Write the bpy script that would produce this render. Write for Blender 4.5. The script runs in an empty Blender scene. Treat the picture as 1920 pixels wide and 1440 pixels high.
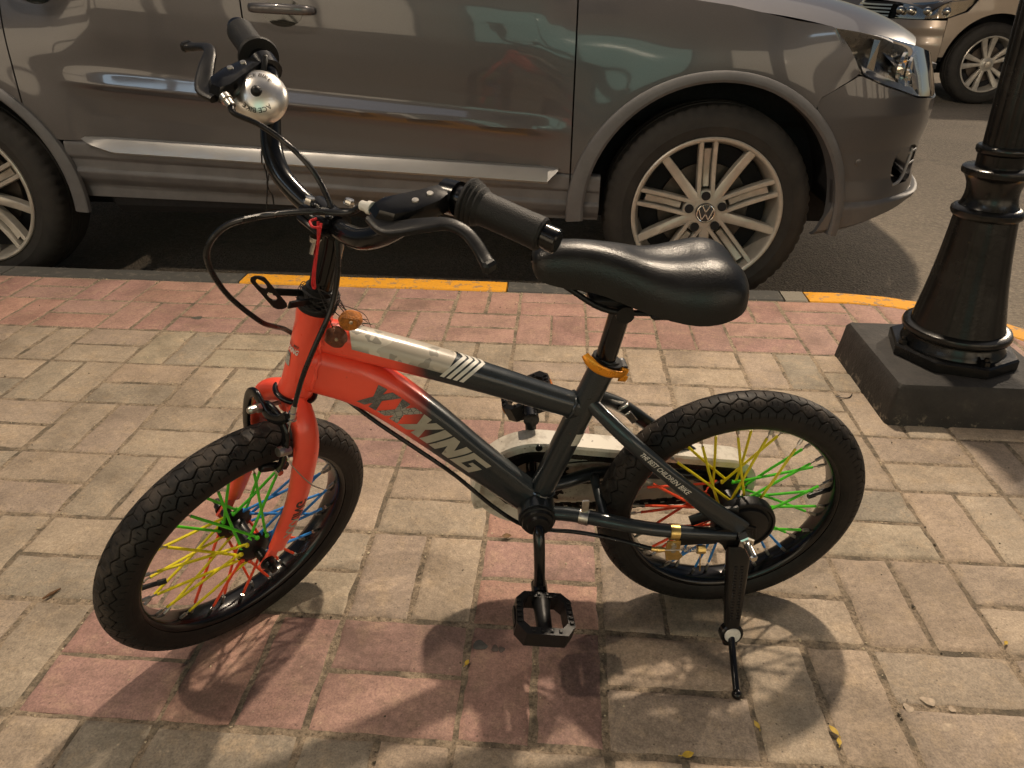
# Night street: child's bicycle on block paving, parked car, lamp post.
import bpy, bmesh, math, random
import numpy as np
from mathutils import Matrix, Vector

random.seed(7)
RNG = np.random.default_rng(7)
scene = bpy.context.scene
COL = scene.collection
rad = math.radians

# ------------------------------------------------------------------ camera
cam_data = bpy.data.cameras.new("camera")
cam = bpy.data.objects.new("camera", cam_data)
COL.objects.link(cam)
CAM_POS = Vector((-0.09027, -0.59054, 0.86520))
CAM_RIGHT = Vector((0.997620, 0.068495, 0.007970))
CAM_DOWN = Vector((0.040152, -0.483023, -0.874687))
CAM_FWD = Vector((-0.056062, 0.872924, -0.484623))
cam.matrix_world = Matrix((
    (CAM_RIGHT.x, -CAM_DOWN.x, -CAM_FWD.x, CAM_POS.x),
    (CAM_RIGHT.y, -CAM_DOWN.y, -CAM_FWD.y, CAM_POS.y),
    (CAM_RIGHT.z, -CAM_DOWN.z, -CAM_FWD.z, CAM_POS.z),
    (0, 0, 0, 1)))
cam_data.sensor_fit = 'HORIZONTAL'
cam_data.sensor_width = 36.0
cam_data.lens = 36.0 * 1352.9 / 1920.0
cam_data.clip_start = 0.02
cam_data.clip_end = 600.0
scene.camera = cam

# ------------------------------------------------------------------ world, sun, exposure
SUN_DIR = Vector((0.20, 0.58, 1.0)).normalized()       # same side as the street lantern
elev = math.asin(SUN_DIR.z)
azim = math.atan2(SUN_DIR.x, SUN_DIR.y)
world = bpy.data.worlds.new("World")
scene.world = world
world.use_nodes = True
wn = world.node_tree
wn.nodes.clear()
sky = wn.nodes.new("ShaderNodeTexSky")
sky.sky_type = 'NISHITA'
sky.sun_disc = False
sky.sun_elevation = elev
sky.sun_rotation = azim
wtint = wn.nodes.new("ShaderNodeMix")
wtint.data_type = 'RGBA'
wtint.blend_type = 'MULTIPLY'
wtint.inputs[0].default_value = 1.0
wtint.inputs[7].default_value = (1.0, 0.87, 0.74, 1)   # town glow
wbg = wn.nodes.new("ShaderNodeBackground")
wbg.inputs[1].default_value = 0.034
wout = wn.nodes.new("ShaderNodeOutputWorld")
wn.links.new(sky.outputs[0], wtint.inputs[6])
wn.links.new(wtint.outputs[2], wbg.inputs[0])
wn.links.new(wbg.outputs[0], wout.inputs[0])

sun_data = bpy.data.lights.new("night_glow", 'SUN')      # faint, very soft glow of the lit town
sun_data.energy = 0.25
sun_data.angle = rad(60)
sun_data.color = (1.0, 0.88, 0.74)
sun = bpy.data.objects.new("night_glow", sun_data)
COL.objects.link(sun)
sun.rotation_euler = (-SUN_DIR).to_track_quat('-Z', 'Y').to_euler()

vs = scene.view_settings
vs.view_transform = 'Standard'
vs.look = 'None'
vs.exposure = -0.02
vs.gamma = 1.0
vs.use_curve_mapping = False
cy = scene.cycles
cy.max_bounces = 5; cy.diffuse_bounces = 2; cy.glossy_bounces = 3; cy.transmission_bounces = 4; cy.transparent_max_bounces = 4
cy.caustics_reflective = False; cy.caustics_refractive = False
cy.sample_clamp_indirect = 4.0

# ------------------------------------------------------------------ helpers: mesh building
class G:
    """Collects geometry for one mesh."""
    def __init__(s):
        s.v = []; s.f = []; s.m = []; s.n = 0
    def add(s, V, F, mi=0):
        V = np.asarray(V, float).reshape(-1, 3)
        s.v.append(V)
        n = s.n
        s.f.extend([tuple(int(i) + n for i in f) for f in F])
        s.m.extend([mi] * len(F))
        s.n += len(V)
        return s
    def arr(s):
        return np.concatenate(s.v) if s.v else np.zeros((0, 3))

def mesh_from(name, g, mats, smooth=40.0, xf=None, flip=False):
    V = g.arr()
    if xf is not None:
        V = xf(V)
    me = bpy.data.meshes.new(name)
    F = [tuple(reversed(f)) for f in g.f] if flip else g.f
    me.from_pydata(V.tolist(), [], F)
    if not isinstance(mats, (list, tuple)):
        mats = [mats]
    for m in mats:
        me.materials.append(m)
    if len(mats) > 1:
        me.polygons.foreach_set("material_index", g.m)
    if smooth:
        me.polygons.foreach_set("use_smooth", [True] * len(me.polygons))
        me.set_sharp_from_angle(angle=rad(smooth))
    me.update()
    return me

def obj(name, g, mats, parent=None, smooth=40.0, xf=None, flip=False):
    me = g if isinstance(g, bpy.types.Mesh) else mesh_from(name, g, mats, smooth, xf, flip)
    o = bpy.data.objects.new(name, me)
    COL.objects.link(o)
    if parent is not None:
        o.parent = parent
    return o

def empty(name, parent=None, mw=None):
    o = bpy.data.objects.new(name, None)
    COL.objects.link(o)
    o.empty_display_size = 0.1
    if mw is not None:
        o.matrix_world = mw
    if parent is not None:
        o.parent = parent
    return o

def tag(o, label=None, cat=None, group=None, kind=None):
    if label: o["label"] = label
    if cat: o["category"] = cat
    if group: o["group"] = group
    if kind: o["kind"] = kind
    return o

def catmull(P, n=8, closed=False):
    P = np.asarray(P, float)
    N = len(P)
    out = []
    rng = range(N if closed else N - 1)
    for i in rng:
        if closed:
            p0, p1, p2, p3 = P[(i - 1) % N], P[i], P[(i + 1) % N], P[(i + 2) % N]
        else:
            p1, p2 = P[i], P[i + 1]
            p0 = P[i - 1] if i > 0 else 2 * p1 - p2
            p3 = P[i + 2] if i + 2 < N else 2 * p2 - p1
        for k in range(n):
            t = k / n
            out.append(0.5 * ((2 * p1) + (-p0 + p2) * t + (2 * p0 - 5 * p1 + 4 * p2 - p3) * t * t + (-p0 + 3 * p1 - 3 * p2 + p3) * t ** 3))
    if not closed:
        out.append(P[-1])
    return np.array(out)

def frames(P, closed=False, up=None):
    P = np.asarray(P, float)
    N = len(P)
    T = np.zeros_like(P)
    for i in range(N):
        a = P[(i - 1) % N] if (closed or i > 0) else P[i]
        b = P[(i + 1) % N] if (closed or i < N - 1) else P[i]
        T[i] = (b - a) / (np.linalg.norm(b - a) + 1e-12)
    A = np.zeros_like(P); B = np.zeros_like(P)
    if up is not None:
        u = np.asarray(up, float)
        for i in range(N):
            a = u - T[i] * (u @ T[i]); a /= np.linalg.norm(a) + 1e-12
            A[i] = a; B[i] = np.cross(T[i], a)
    else:
        ref = np.array([0, 0, 1.0]) if abs(T[0][2]) < 0.9 else np.array([1.0, 0, 0])
        a = ref - T[0] * (ref @ T[0]); a /= np.linalg.norm(a)
        for i in range(N):
            a = a - T[i] * (a @ T[i]); a /= np.linalg.norm(a) + 1e-12
            A[i] = a; B[i] = np.cross(T[i], a)
    return T, A, B

def sweep(P, r, n=12, closed=False, caps=True, up=None, sect=None):
    """Tube along P. r: scalar, list of radii or list of (ra, rb) along the two frame axes. sect: unit section points."""
    P = np.asarray(P, float)
    N = len(P)
    T, A, B = frames(P, closed, up)
    r = np.asarray(r, float)
    if r.ndim == 0:
        R = np.full((N, 2), float(r))
    elif r.ndim == 1:
        R = np.stack([np.interp(np.linspace(0, 1, N), np.linspace(0, 1, len(r)), r)] * 2, 1)
    else:
        R = np.stack([np.interp(np.linspace(0, 1, N), np.linspace(0, 1, len(r)), r[:, k]) for k in (0, 1)], 1)
    if sect is None:
        th = np.linspace(0, 2 * np.pi, n, endpoint=False)
        sect = np.stack([np.cos(th), np.sin(th)], 1)
    sect = np.asarray(sect, float)
    n = len(sect)
    V = P[:, None, :] + A[:, None, :] * (R[:, 0, None] * sect[None, :, 0])[..., None] + B[:, None, :] * (R[:, 1, None] * sect[None, :, 1])[..., None]
    V = V.reshape(-1, 3)
    F = []
    for i in range(N if closed else N - 1):
        j = (i + 1) % N
        for k in range(n):
            l = (k + 1) % n
            F.append((i * n + k, i * n + l, j * n + l, j * n + k))
    if caps and not closed:
        F.append(tuple(reversed(range(n))))
        F.append(tuple((N - 1) * n + k for k in range(n)))
    return V, F

def cyl(p0, p1, r0, r1=None, n=12):
    return sweep([p0, p1], [r0, r0 if r1 is None else r1], n)

def lathe(prof, n=32, axis='z', org=(0, 0, 0), closed=False):
    """prof: list of (radius, height)."""
    prof = np.asarray(prof, float)
    m = len(prof)
    th = np.linspace(0, 2 * np.pi, n, endpoint=False)
    r = prof[:, 0][:, None]; h = np.repeat(prof[:, 1][:, None], n, 1)
    c = r * np.cos(th); s = r * np.sin(th)
    if axis == 'z': V = np.stack([c, s, h], -1)
    elif axis == 'y': V = np.stack([s, h, c], -1)
    else: V = np.stack([h, c, s], -1)
    V = V.reshape(-1, 3) + np.asarray(org, float)
    F = []
    for i in range(m if closed else m - 1):
        j = (i + 1) % m
        for k in range(n):
            l = (k + 1) % n
            F.append((i * n + k, i * n + l, j * n + l, j * n + k))
    if not closed:
        if prof[0, 0] > 1e-6: F.append(tuple(reversed(range(n))))
        if prof[-1, 0] > 1e-6: F.append(tuple((m - 1) * n + k for k in range(n)))
    return V, F

def rbox(c, s, b=0.003, R=None):
    """Box with chamfered edges. c centre, s full sizes."""
    h = np.asarray(s, float) / 2
    b = min(b, h.min() * 0.95)
    V = []; idx = {}
    for sx in (-1, 1):
        for sy in (-1, 1):
            for sz in (-1, 1):
                for ax in range(3):
                    p = np.array([sx, sy, sz], float) * h
                    for k in range(3):
                        if k != ax: p[k] -= (sx, sy, sz)[k] * b
                    idx[(sx, sy, sz, ax)] = len(V); V.append(p)
    F = []
    for ax in range(3):
        o = [k for k in range(3) if k != ax]
        for sg in (-1, 1):
            q = []
            for a_, b_ in ((-1, -1), (1, -1), (1, 1), (-1, 1)):
                s3 = [0, 0, 0]; s3[ax] = sg; s3[o[0]] = a_; s3[o[1]] = b_
                q.append(idx[(*s3, ax)])
            nrm = np.cross(V[q[1]] - V[q[0]], V[q[2]] - V[q[0]])
            F.append(tuple(q) if nrm[ax] * sg > 0 else tuple(reversed(q)))
    for ax in range(3):                       # edges along ax
        o = [k for k in range(3) if k != ax]
        for a_ in (-1, 1):
            for b_ in (-1, 1):
                def key(e, w):
                    s3 = [0, 0, 0]; s3[ax] = e; s3[o[0]] = a_; s3[o[1]] = b_
                    return idx[(*s3, w)]
                q = [key(-1, o[0]), key(1, o[0]), key(1, o[1]), key(-1, o[1])]
                nrm = np.cross(V[q[1]] - V[q[0]], V[q[2]] - V[q[0]])
                out = np.zeros(3); out[o[0]] = a_; out[o[1]] = b_
                F.append(tuple(q) if nrm @ out > 0 else tuple(reversed(q)))
    for sx in (-1, 1):
        for sy in (-1, 1):
            for sz in (-1, 1):
                q = [idx[(sx, sy, sz, k)] for k in range(3)]
                nrm = np.cross(V[q[1]] - V[q[0]], V[q[2]] - V[q[0]])
                F.append(tuple(q) if nrm @ np.array([sx, sy, sz]) > 0 else tuple(reversed(q)))
    V = np.array(V)
    if R is not None: V = V @ np.asarray(R, float).T
    return V + np.asarray(c, float), F

def basis(x, z):
    """Rotation whose columns are x', y', z' with x' along x and z' near z."""
    x = np.asarray(x, float); x = x / np.linalg.norm(x)
    z = np.asarray(z, float); z = z - x * (z @ x); z /= np.linalg.norm(z)
    return np.stack([x, np.cross(z, x), z], 1)

def sphere(c, r, n=16, m=10, sq=(1, 1, 1)):
    ph = np.linspace(0, np.pi, m + 1)
    prof = [(math.sin(p) * r, -math.cos(p) * r) for p in ph]
    prof[0] = (1e-5, -r); prof[-1] = (1e-5, r)
    V, F = lathe(prof, n)
    return V * np.asarray(sq) + np.asarray(c, float), F

def prism(poly, h0, h1, plane='xz', c=0.0):
    """Extrude a 2D polygon. plane 'xz': poly=(x,z), extrude along y from h0 to h1."""
    poly = np.asarray(poly, float); n = len(poly)
    def lift(h):
        if plane == 'xz': return np.stack([poly[:, 0], np.full(n, h), poly[:, 1]], 1)
        if plane == 'xy': return np.stack([poly[:, 0], poly[:, 1], np.full(n, h)], 1)
        return np.stack([np.full(n, h), poly[:, 0], poly[:, 1]], 1)
    if c > 0:
        ctr = poly.mean(0)
        d = poly - ctr; L = np.linalg.norm(d, axis=1, keepdims=True)
        ins = ctr + d * (L - c) / L
        def lift2(h):
            q = ins
            if plane == 'xz': return np.stack([q[:, 0], np.full(n, h), q[:, 1]], 1)
            if plane == 'xy': return np.stack([q[:, 0], q[:, 1], np.full(n, h)], 1)
            return np.stack([np.full(n, h), q[:, 0], q[:, 1]], 1)
        sg = 1 if h1 > h0 else -1
        rings = [lift2(h0), lift(h0 + sg * c), lift(h1 - sg * c), lift2(h1)]
    else:
        rings = [lift(h0), lift(h1)]
    V = np.concatenate(rings)
    F = []
    for i in range(len(rings) - 1):
        for k in range(n):
            l = (k + 1) % n
            F.append((i * n + k, i * n + l, (i + 1) * n + l, (i + 1) * n + k))
    F.append(tuple(reversed(range(n)))); F.append(tuple((len(rings) - 1) * n + k for k in range(n)))
    return V, F

def grid_faces(nu, nv, off=0):
    return [(off + i * nv + j, off + (i + 1) * nv + j, off + (i + 1) * nv + j + 1, off + i * nv + j + 1) for i in range(nu - 1) for j in range(nv - 1)]

def text_geo(s, size=1.0, shear=0.0, bold=0.0, cuts=None):
    """Flat text mesh (V, F) with baseline on x axis, from the built-in font."""
    cu = bpy.data.curves.new("lettering_tmp", 'FONT')
    cu.body = s; cu.size = size; cu.shear = shear; cu.offset = bold
    cu.resolution_u = 3
    ob = bpy.data.objects.new("lettering_tmp", cu)
    COL.objects.link(ob)
    dg = bpy.context.evaluated_depsgraph_get()
    me = bpy.data.meshes.new_from_object(ob.evaluated_get(dg))
    bpy.data.objects.remove(ob); bpy.data.curves.remove(cu)
    bm = bmesh.new(); bm.from_mesh(me)
    bpy.data.meshes.remove(me)
    bmesh.ops.remove_doubles(bm, verts=bm.verts, dist=1e-6)
    if cuts:
        xs = [v.co.x for v in bm.verts]; ys = [v.co.y for v in bm.verts]
        for k in range(1, cuts[0]):
            x = min(xs) + (max(xs) - min(xs)) * k / cuts[0]
            bmesh.ops.bisect_plane(bm, geom=bm.verts[:] + bm.edges[:] + bm.faces[:], plane_co=(x, 0, 0), plane_no=(1, 0, 0))
        for k in range(1, cuts[1]):
            y = min(ys) + (max(ys) - min(ys)) * k / cuts[1]
            bmesh.ops.bisect_plane(bm, geom=bm.verts[:] + bm.edges[:] + bm.faces[:], plane_co=(0, y, 0), plane_no=(0, 1, 0))
    bm.verts.index_update()
    V = np.array([v.co[:] for v in bm.verts]); F = [tuple(v.index for v in f.verts) for f in bm.faces]
    bm.free()
    return V, F

# ------------------------------------------------------------------ helpers: materials
def rgb(c): return (c[0], c[1], c[2], 1.0)

class NT:
    def __init__(s, name):
        s.m = bpy.data.materials.new(name); s.m.use_nodes = True
        s.t = s.m.node_tree; s.n = s.t.nodes; s.l = s.t.links
        s.b = s.n["Principled BSDF"]
    def node(s, kind, **kw):
        nd = s.n.new(kind)
        for k, v in kw.items(): setattr(nd, k, v)
        return nd
    def coords(s, which='Object'):
        return s.node("ShaderNodeTexCoord").outputs[which]
    def pos(s):
        return s.node("ShaderNodeNewGeometry").outputs['Position']
    def noise(s, vec, scale, detail=4, rough=0.55, out=0):
        nd = s.node("ShaderNodeTexNoise")
        nd.inputs['Scale'].default_value = scale; nd.inputs['Detail'].default_value = detail; nd.inputs['Roughness'].default_value = rough
        if vec is not None: s.l.new(vec, nd.inputs['Vector'])
        return nd.outputs[out]
    def voro(s, vec, scale, feature='F1', out='Distance'):
        nd = s.node("ShaderNodeTexVoronoi", feature=feature)
        nd.inputs['Scale'].default_value = scale
        if vec is not None: s.l.new(vec, nd.inputs['Vector'])
        return nd.outputs[out]
    def ramp(s, fac, stops, interp='LINEAR'):
        nd = s.node("ShaderNodeValToRGB"); nd.color_ramp.interpolation = interp
        els = nd.color_ramp.elements
        while len(els) < len(stops): els.new(0.5)
        for e, (p, c) in zip(els, stops):
            e.position = p; e.color = rgb(c) if not np.isscalar(c) else (c, c, c, 1)
        s.l.new(fac, nd.inputs[0]); return nd.outputs[0]
    def mix(s, fac, a, b, mode='MIX'):
        nd = s.node("ShaderNodeMix", data_type='RGBA', blend_type=mode)
        for sock, val in ((nd.inputs[0], fac), (nd.inputs[6], a), (nd.inputs[7], b)):
            if isinstance(val, bpy.types.NodeSocket): s.l.new(val, sock)
            elif np.isscalar(val): sock.default_value = val
            else: sock.default_value = rgb(val)
        return nd.outputs[2]
    def math(s, op, a, b=None, c=None):
        nd = s.node("ShaderNodeMath", operation=op)
        for i, val in enumerate((a, b, c)):
            if val is None: continue
            if isinstance(val, bpy.types.NodeSocket): s.l.new(val, nd.inputs[i])
            else: nd.inputs[i].default_value = val
        return nd.outputs[0]
    def sep(s, vec):
        nd = s.node("ShaderNodeSeparateXYZ"); s.l.new(vec, nd.inputs[0]); return nd.outputs
    def set(s, **kw):
        for k, v in kw.items():
            k = {'color': 'Base Color', 'rough': 'Roughness', 'metal': 'Metallic', 'coat': 'Coat Weight', 'coat_rough': 'Coat Roughness', 'spec': 'Specular IOR Level', 'trans': 'Transmission Weight', 'ior': 'IOR', 'alpha': 'Alpha', 'emit': 'Emission Color', 'emit_s': 'Emission Strength', 'aniso': 'Anisotropic', 'sss': 'Subsurface Weight', 'sheen': 'Sheen Weight'}[k]
            i = s.b.inputs[k]
            if isinstance(v, bpy.types.NodeSocket): s.l.new(v, i)
            elif np.isscalar(v): i.default_value = v
            else: i.default_value = rgb(v)
        return s
    def bump(s, h, strength=0.3, dist=0.002):
        nd = s.node("ShaderNodeBump"); nd.inputs['Strength'].default_value = strength; nd.inputs['Distance'].default_value = dist
        s.l.new(h, nd.inputs['Height']); s.l.new(nd.outputs[0], s.b.inputs['Normal']); return s

def simple(name, color, rough=0.5, metal=0.0, var=0.12, scale=40.0, bump=0.0, rvar=0.12, **kw):
    """Plain material with a little uneven colour, gloss and grain."""
    t = NT(name)
    co = t.coords('Object')
    nz = t.noise(co, scale, 5)
    c = np.asarray(color, float)
    t.set(color=t.ramp(nz, [(0.3, c * (1 - var)), (0.7, np.minimum(c * (1 + var), 1))]), metal=metal)
    nz2 = t.noise(co, scale * 2.3, 4)
    r = t.math('MULTIPLY_ADD', nz2, rvar * 2, max(rough - rvar, 0.02))
    t.set(rough=r, **kw)
    if bump: t.bump(t.noise(co, scale * 8, 3), bump, 0.001)
    return t.m

# ------------------------------------------------------------------ materials of the ground
def paver_mat(name, c_lo, c_hi, c_alt, c_sand):
    t = NT(name)
    p = t.pos()
    oi = t.node("ShaderNodeObjectInfo")
    big = t.noise(p, 11, 6, 0.65)
    base = t.ramp(big, [(0.34, c_lo), (0.64, c_hi)])
    # each block has a tone of its own
    tone = t.ramp(oi.outputs['Random'], [(i_ / (len(c_alt) - 1), c_) for i_, c_ in enumerate(c_alt)])
    base = t.mix(0.75, base, tone)
    # blotches of rubbed-in sand
    base = t.mix(t.ramp(t.noise(p, 24, 5, 0.7), [(0.50, 0.0), (0.68, 0.55)]), base, c_sand)
    base = t.mix(0.8, base, t.ramp(t.noise(p, 6.5, 6, 0.7), [(0.34, 0.66), (0.5, 1.0), (0.68, 1.22)]), 'MULTIPLY')
    grain = t.noise(p, 330, 5, 0.8)
    base = t.mix(0.85, base, t.ramp(grain, [(0.30, 0.50), (0.52, 1.0), (0.72, 1.42)]), 'MULTIPLY')
    mid = t.noise(p, 105, 4, 0.7)
    base = t.mix(0.6, base, t.ramp(mid, [(0.34, 0.70), (0.66, 1.22)]), 'MULTIPLY')
    # pores and little dark specks
    vo = t.voro(p, 105)
    pore = t.math('MULTIPLY', t.ramp(vo, [(0.0, 1.0), (0.19, 0.0)]), t.ramp(t.noise(p, 37, 3, 0.7), [(0.50, 0.0), (0.57, 1.0)]))
    base = t.mix(t.math('MULTIPLY', pore, 0.9), base, (0.045, 0.034, 0.026))
    # pale chips of aggregate
    chip = t.math('MULTIPLY', t.ramp(t.voro(p, 68), [(0.0, 1.0), (0.15, 0.0)]), t.ramp(t.noise(p, 19, 3, 0.7), [(0.54, 0.0), (0.60, 1.0)]))
    base = t.mix(t.math('MULTIPLY', chip, 0.7), base, (0.66, 0.54, 0.38))
    # soiled blotches with a shape of their own
    soil = t.ramp(t.noise(p, 4.2, 7, 0.7), [(0.50, 0.0), (0.70, 1.0)])
    base = t.mix(t.math('MULTIPLY', soil, 0.45), base, (0.105, 0.085, 0.062))
    t.set(color=base, rough=t.math('MULTIPLY_ADD', grain, 0.3, 0.55), spec=0.35)
    h = t.math('ADD', t.math('MULTIPLY', grain, 0.55), t.math('MULTIPLY', t.noise(p, 48, 4), 1.0))
    h = t.math('SUBTRACT', h, t.math('MULTIPLY', pore, 0.9))
    t.bump(h, 0.42, 0.002)
    return t.m

M_BEIGE = paver_mat("beige_concrete_block", (0.270, 0.212, 0.152), (0.400, 0.318, 0.235), [(0.285, 0.252, 0.192), (0.390, 0.298, 0.222), (0.245, 0.222, 0.178), (0.425, 0.340, 0.250), (0.325, 0.255, 0.205), (0.370, 0.318, 0.228)], (0.45, 0.340, 0.225))
M_RED = paver_mat("red_concrete_block", (0.275, 0.150, 0.120), (0.385, 0.228, 0.184), [(0.285, 0.165, 0.142), (0.385, 0.245, 0.200), (0.320, 0.192, 0.170), (0.405, 0.238, 0.182), (0.265, 0.168, 0.145), (0.360, 0.240, 0.202)], (0.42, 0.280, 0.200))

def sand_mat():
    t = NT("joint_sand")
    p = t.pos()
    g = t.noise(p, 190, 4, 0.7)
    c = t.ramp(g, [(0.30, (0.070, 0.055, 0.040)), (0.46, (0.24, 0.185, 0.13)), (0.70, (0.42, 0.33, 0.23))])
    c = t.mix(t.ramp(t.noise(p, 16, 4, 0.7), [(0.46, 0.0), (0.64, 0.8)]), c, (0.070, 0.060, 0.044))
    t.set(color=c, rough=0.95)
    t.bump(g, 0.9, 0.004)
    return t.m
M_SAND = sand_mat()

def asphalt_mat():
    t = NT("asphalt")
    p = t.pos()
    g = t.noise(p, 62, 6, 0.8)
    v = t.voro(p, 120)
    c = t.ramp(g, [(0.28, (0.085, 0.073, 0.060)), (0.52, (0.200, 0.172, 0.138)), (0.75, (0.40, 0.345, 0.27))])
    c = t.mix(t.ramp(t.noise(p, 1.1, 5, 0.6), [(0.40, 0.0), (0.68, 0.5)]), c, (0.270, 0.230, 0.180))
    c = t.mix(t.ramp(t.noise(p, 2.7, 6, 0.72), [(0.56, 0.0), (0.70, 0.6)]), c, (0.070, 0.062, 0.054))
    spark = t.math('MULTIPLY', t.ramp(t.voro(p, 34), [(0.0, 1.0), (0.10, 0.0)]), t.ramp(t.noise(p, 9, 2), [(0.5, 0.0), (0.6, 0.8)]))
    c = t.mix(spark, c, (0.46, 0.40, 0.32))
    t.set(color=c, rough=0.86, spec=0.35)
    t.bump(t.math('ADD', g, v), 0.9, 0.008)
    return t.m
M_ASPHALT = asphalt_mat()

def kerb_mat(name, paint, under=(0.17, 0.155, 0.13)):
    t = NT(name)
    p = t.pos()
    wear = t.ramp(t.noise(p, 30, 7, 0.75), [(0.54, 0.0), (0.60, 1.0)])
    c = t.mix(0.4, paint, t.ramp(t.noise(p, 130, 4), [(0.3, 0.72), (0.7, 1.2)]), 'MULTIPLY')
    c = t.mix(t.math('MULTIPLY', wear, 0.75), c, under)
    t.set(color=c, rough=0.72)
    t.bump(t.noise(p, 150, 4, 0.7), 0.5, 0.002)
    return t.m
M_KERB_Y = kerb_mat("yellow_kerb_paint", (0.66, 0.30, 0.012))
M_KERB_K = kerb_mat("black_kerb_paint", (0.055, 0.054, 0.050), (0.12, 0.11, 0.095))
M_KERB_G = kerb_mat("bare_kerb_concrete", (0.21, 0.19, 0.155))

# ------------------------------------------------------------------ road, pavement, kerb
ROAD_Z = -0.15
KX, KY, KR = 0.80, 1.08, 0.50          # kerb corner: centre and inner radius; kerb faces y=1.58 and x=1.30
KW = 0.10

g = G()
n = 40
xs = np.concatenate([np.linspace(-160, -4, 14), np.linspace(-3, 9, 25), np.linspace(11, 180, 14)])
ys = np.concatenate([np.linspace(-160, -3, 10), np.linspace(-2, 14, 33), np.linspace(17, 220, 14)])
V = np.array([[x, y, ROAD_Z + 0.004 * math.sin(x * 0.9 + 1) * math.cos(y * 0.7)] for x in xs for y in ys])
g.add(V, grid_faces(len(xs), len(ys)))
road = obj("road", g, M_ASPHALT, smooth=60)
tag(road, "grey asphalt road beyond the kerb", None, None, "structure")

def kerb_path(off, x0=-14.0, y1=-9.0, n=18):
    """Polyline of the kerb line at radius offset 'off' from the inner edge."""
    P = [(x, KY + KR + off) for x in np.linspace(x0, KX, 60)]
    P += [(KX + (KR + off) * math.sin(a), KY + (KR + off) * math.cos(a)) for a in np.linspace(0, math.pi / 2, n)[1:]]
    P += [(KX + KR + off, y) for y in np.linspace(KY, y1, 30)[1:]]
    return np.array(P)

base_poly = kerb_path(-0.002)
base_poly = np.concatenate([base_poly, [[-14.0, -9.0]]])
g = G()
nb = len(base_poly)
bed_z = -0.0024
g.add(np.concatenate([np.c_[base_poly, np.full(nb, bed_z)], np.c_[base_poly, np.full(nb, ROAD_Z - 0.05)]]),
      [tuple(reversed(range(nb)))] + [(k, (k + 1) % nb, nb + (k + 1) % nb, nb + k) for k in range(nb)])
pavement = obj("pavement", g, M_SAND, smooth=0)
tag(pavement, "block paved pavement of beige and red blocks", None, None, "structure")

def inside_clip(poly):
    """Clip a polygon with the rounded pavement corner (convex)."""
    half = [((0, 1), KY + KR - 0.004), ((1, 0), KX + KR - 0.004)]
    for a in np.linspace(0, math.pi / 2, 14)[1:-1]:
        nrm = (math.sin(a), math.cos(a))
        half.append((nrm, nrm[0] * KX + nrm[1] * KY + KR - 0.004))
    # the lamp post's plinth is set into the paving
    for (nx, ny), d in half:
        out = []
        for i in range(len(poly)):
            a = poly[i]; b = poly[(i + 1) % len(poly)]
            da = nx * a[0] + ny * a[1] - d; db = nx * b[0] + ny * b[1] - d
            if da <= 0: out.append(a)
            if da * db < 0:
                t_ = da / (da - db)
                out.append((a[0] + (b[0] - a[0]) * t_, a[1] + (b[1] - a[1]) * t_))
        poly = out
        if len(poly) < 3: return []
    return poly

def paver_geo(poly, rng, bev=0.0036, depth=0.05, rough=0.0018):
    """Block with a chamfered, slightly worn top edge."""
    poly = np.asarray(poly, float)
    # resample the outline so the arris can be uneven
    out = []
    for i in range(len(poly)):
        a = poly[i]; b = poly[(i + 1) % len(poly)]
        L = np.linalg.norm(b - a)
        k = max(1, int(round(L / 0.024)))
        for j in range(k): out.append(a + (b - a) * j / k)
    P = np.array(out); c = P.mean(0); n_ = len(P)
    d = P - c; L = np.linalg.norm(d, axis=1, keepdims=True)
    P = P + d / L * rng.uniform(-rough, rough * 0.4, (n_, 1))
    tops = []
    # inset by moving towards the centre along both axes
    ext = (P.max(0) - P.min(0)) / 2
    sc = 1 - bev / ext
    Q = c + (P - c) * sc
    Q2 = c + (P - c) * (1 - 2.6 * bev / ext)
    zb = rng.uniform(-0.0012, 0.0010, n_)
    V = np.concatenate([np.c_[P, np.full(n_, -depth)], np.c_[P, -bev * 0.95 + zb], np.c_[Q, -0.0011 + zb * 0.6], np.c_[Q2, np.zeros(n_)]])
    F = []
    for r in range(3):
        for k in range(n_):
            l = (k + 1) % n_
            F.append((r * n_ + k, r * n_ + l, (r + 1) * n_ + l, (r + 1) * n_ + k))
    F.append(tuple(3 * n_ + k for k in range(n_)))
    return V, F

RED_CELLS = {(-4, 0), (-3, 0), (-2, 0), (-1, 0), (-1, 1), (-1, 2), (-1, 3), (-2, 3), (-3, 3), (-4, 1), (-4, 2)}
CELL = 0.2
PLINTH = (0.667, 1.04, 0.85, 1.21)

def is_red(i, j):
    return j >= 6 or (i, j) in RED_CELLS or (i >= 6 and j < 6)

def cam_project(p):
    d = Vector(p) - CAM_POS
    z = d.dot(CAM_FWD)
    if z < 0.05: return None
    return (960 + 1352.9 * d.dot(CAM_RIGHT) / z, 720 + 1352.9 * d.dot(CAM_DOWN) / z, z)

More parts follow.
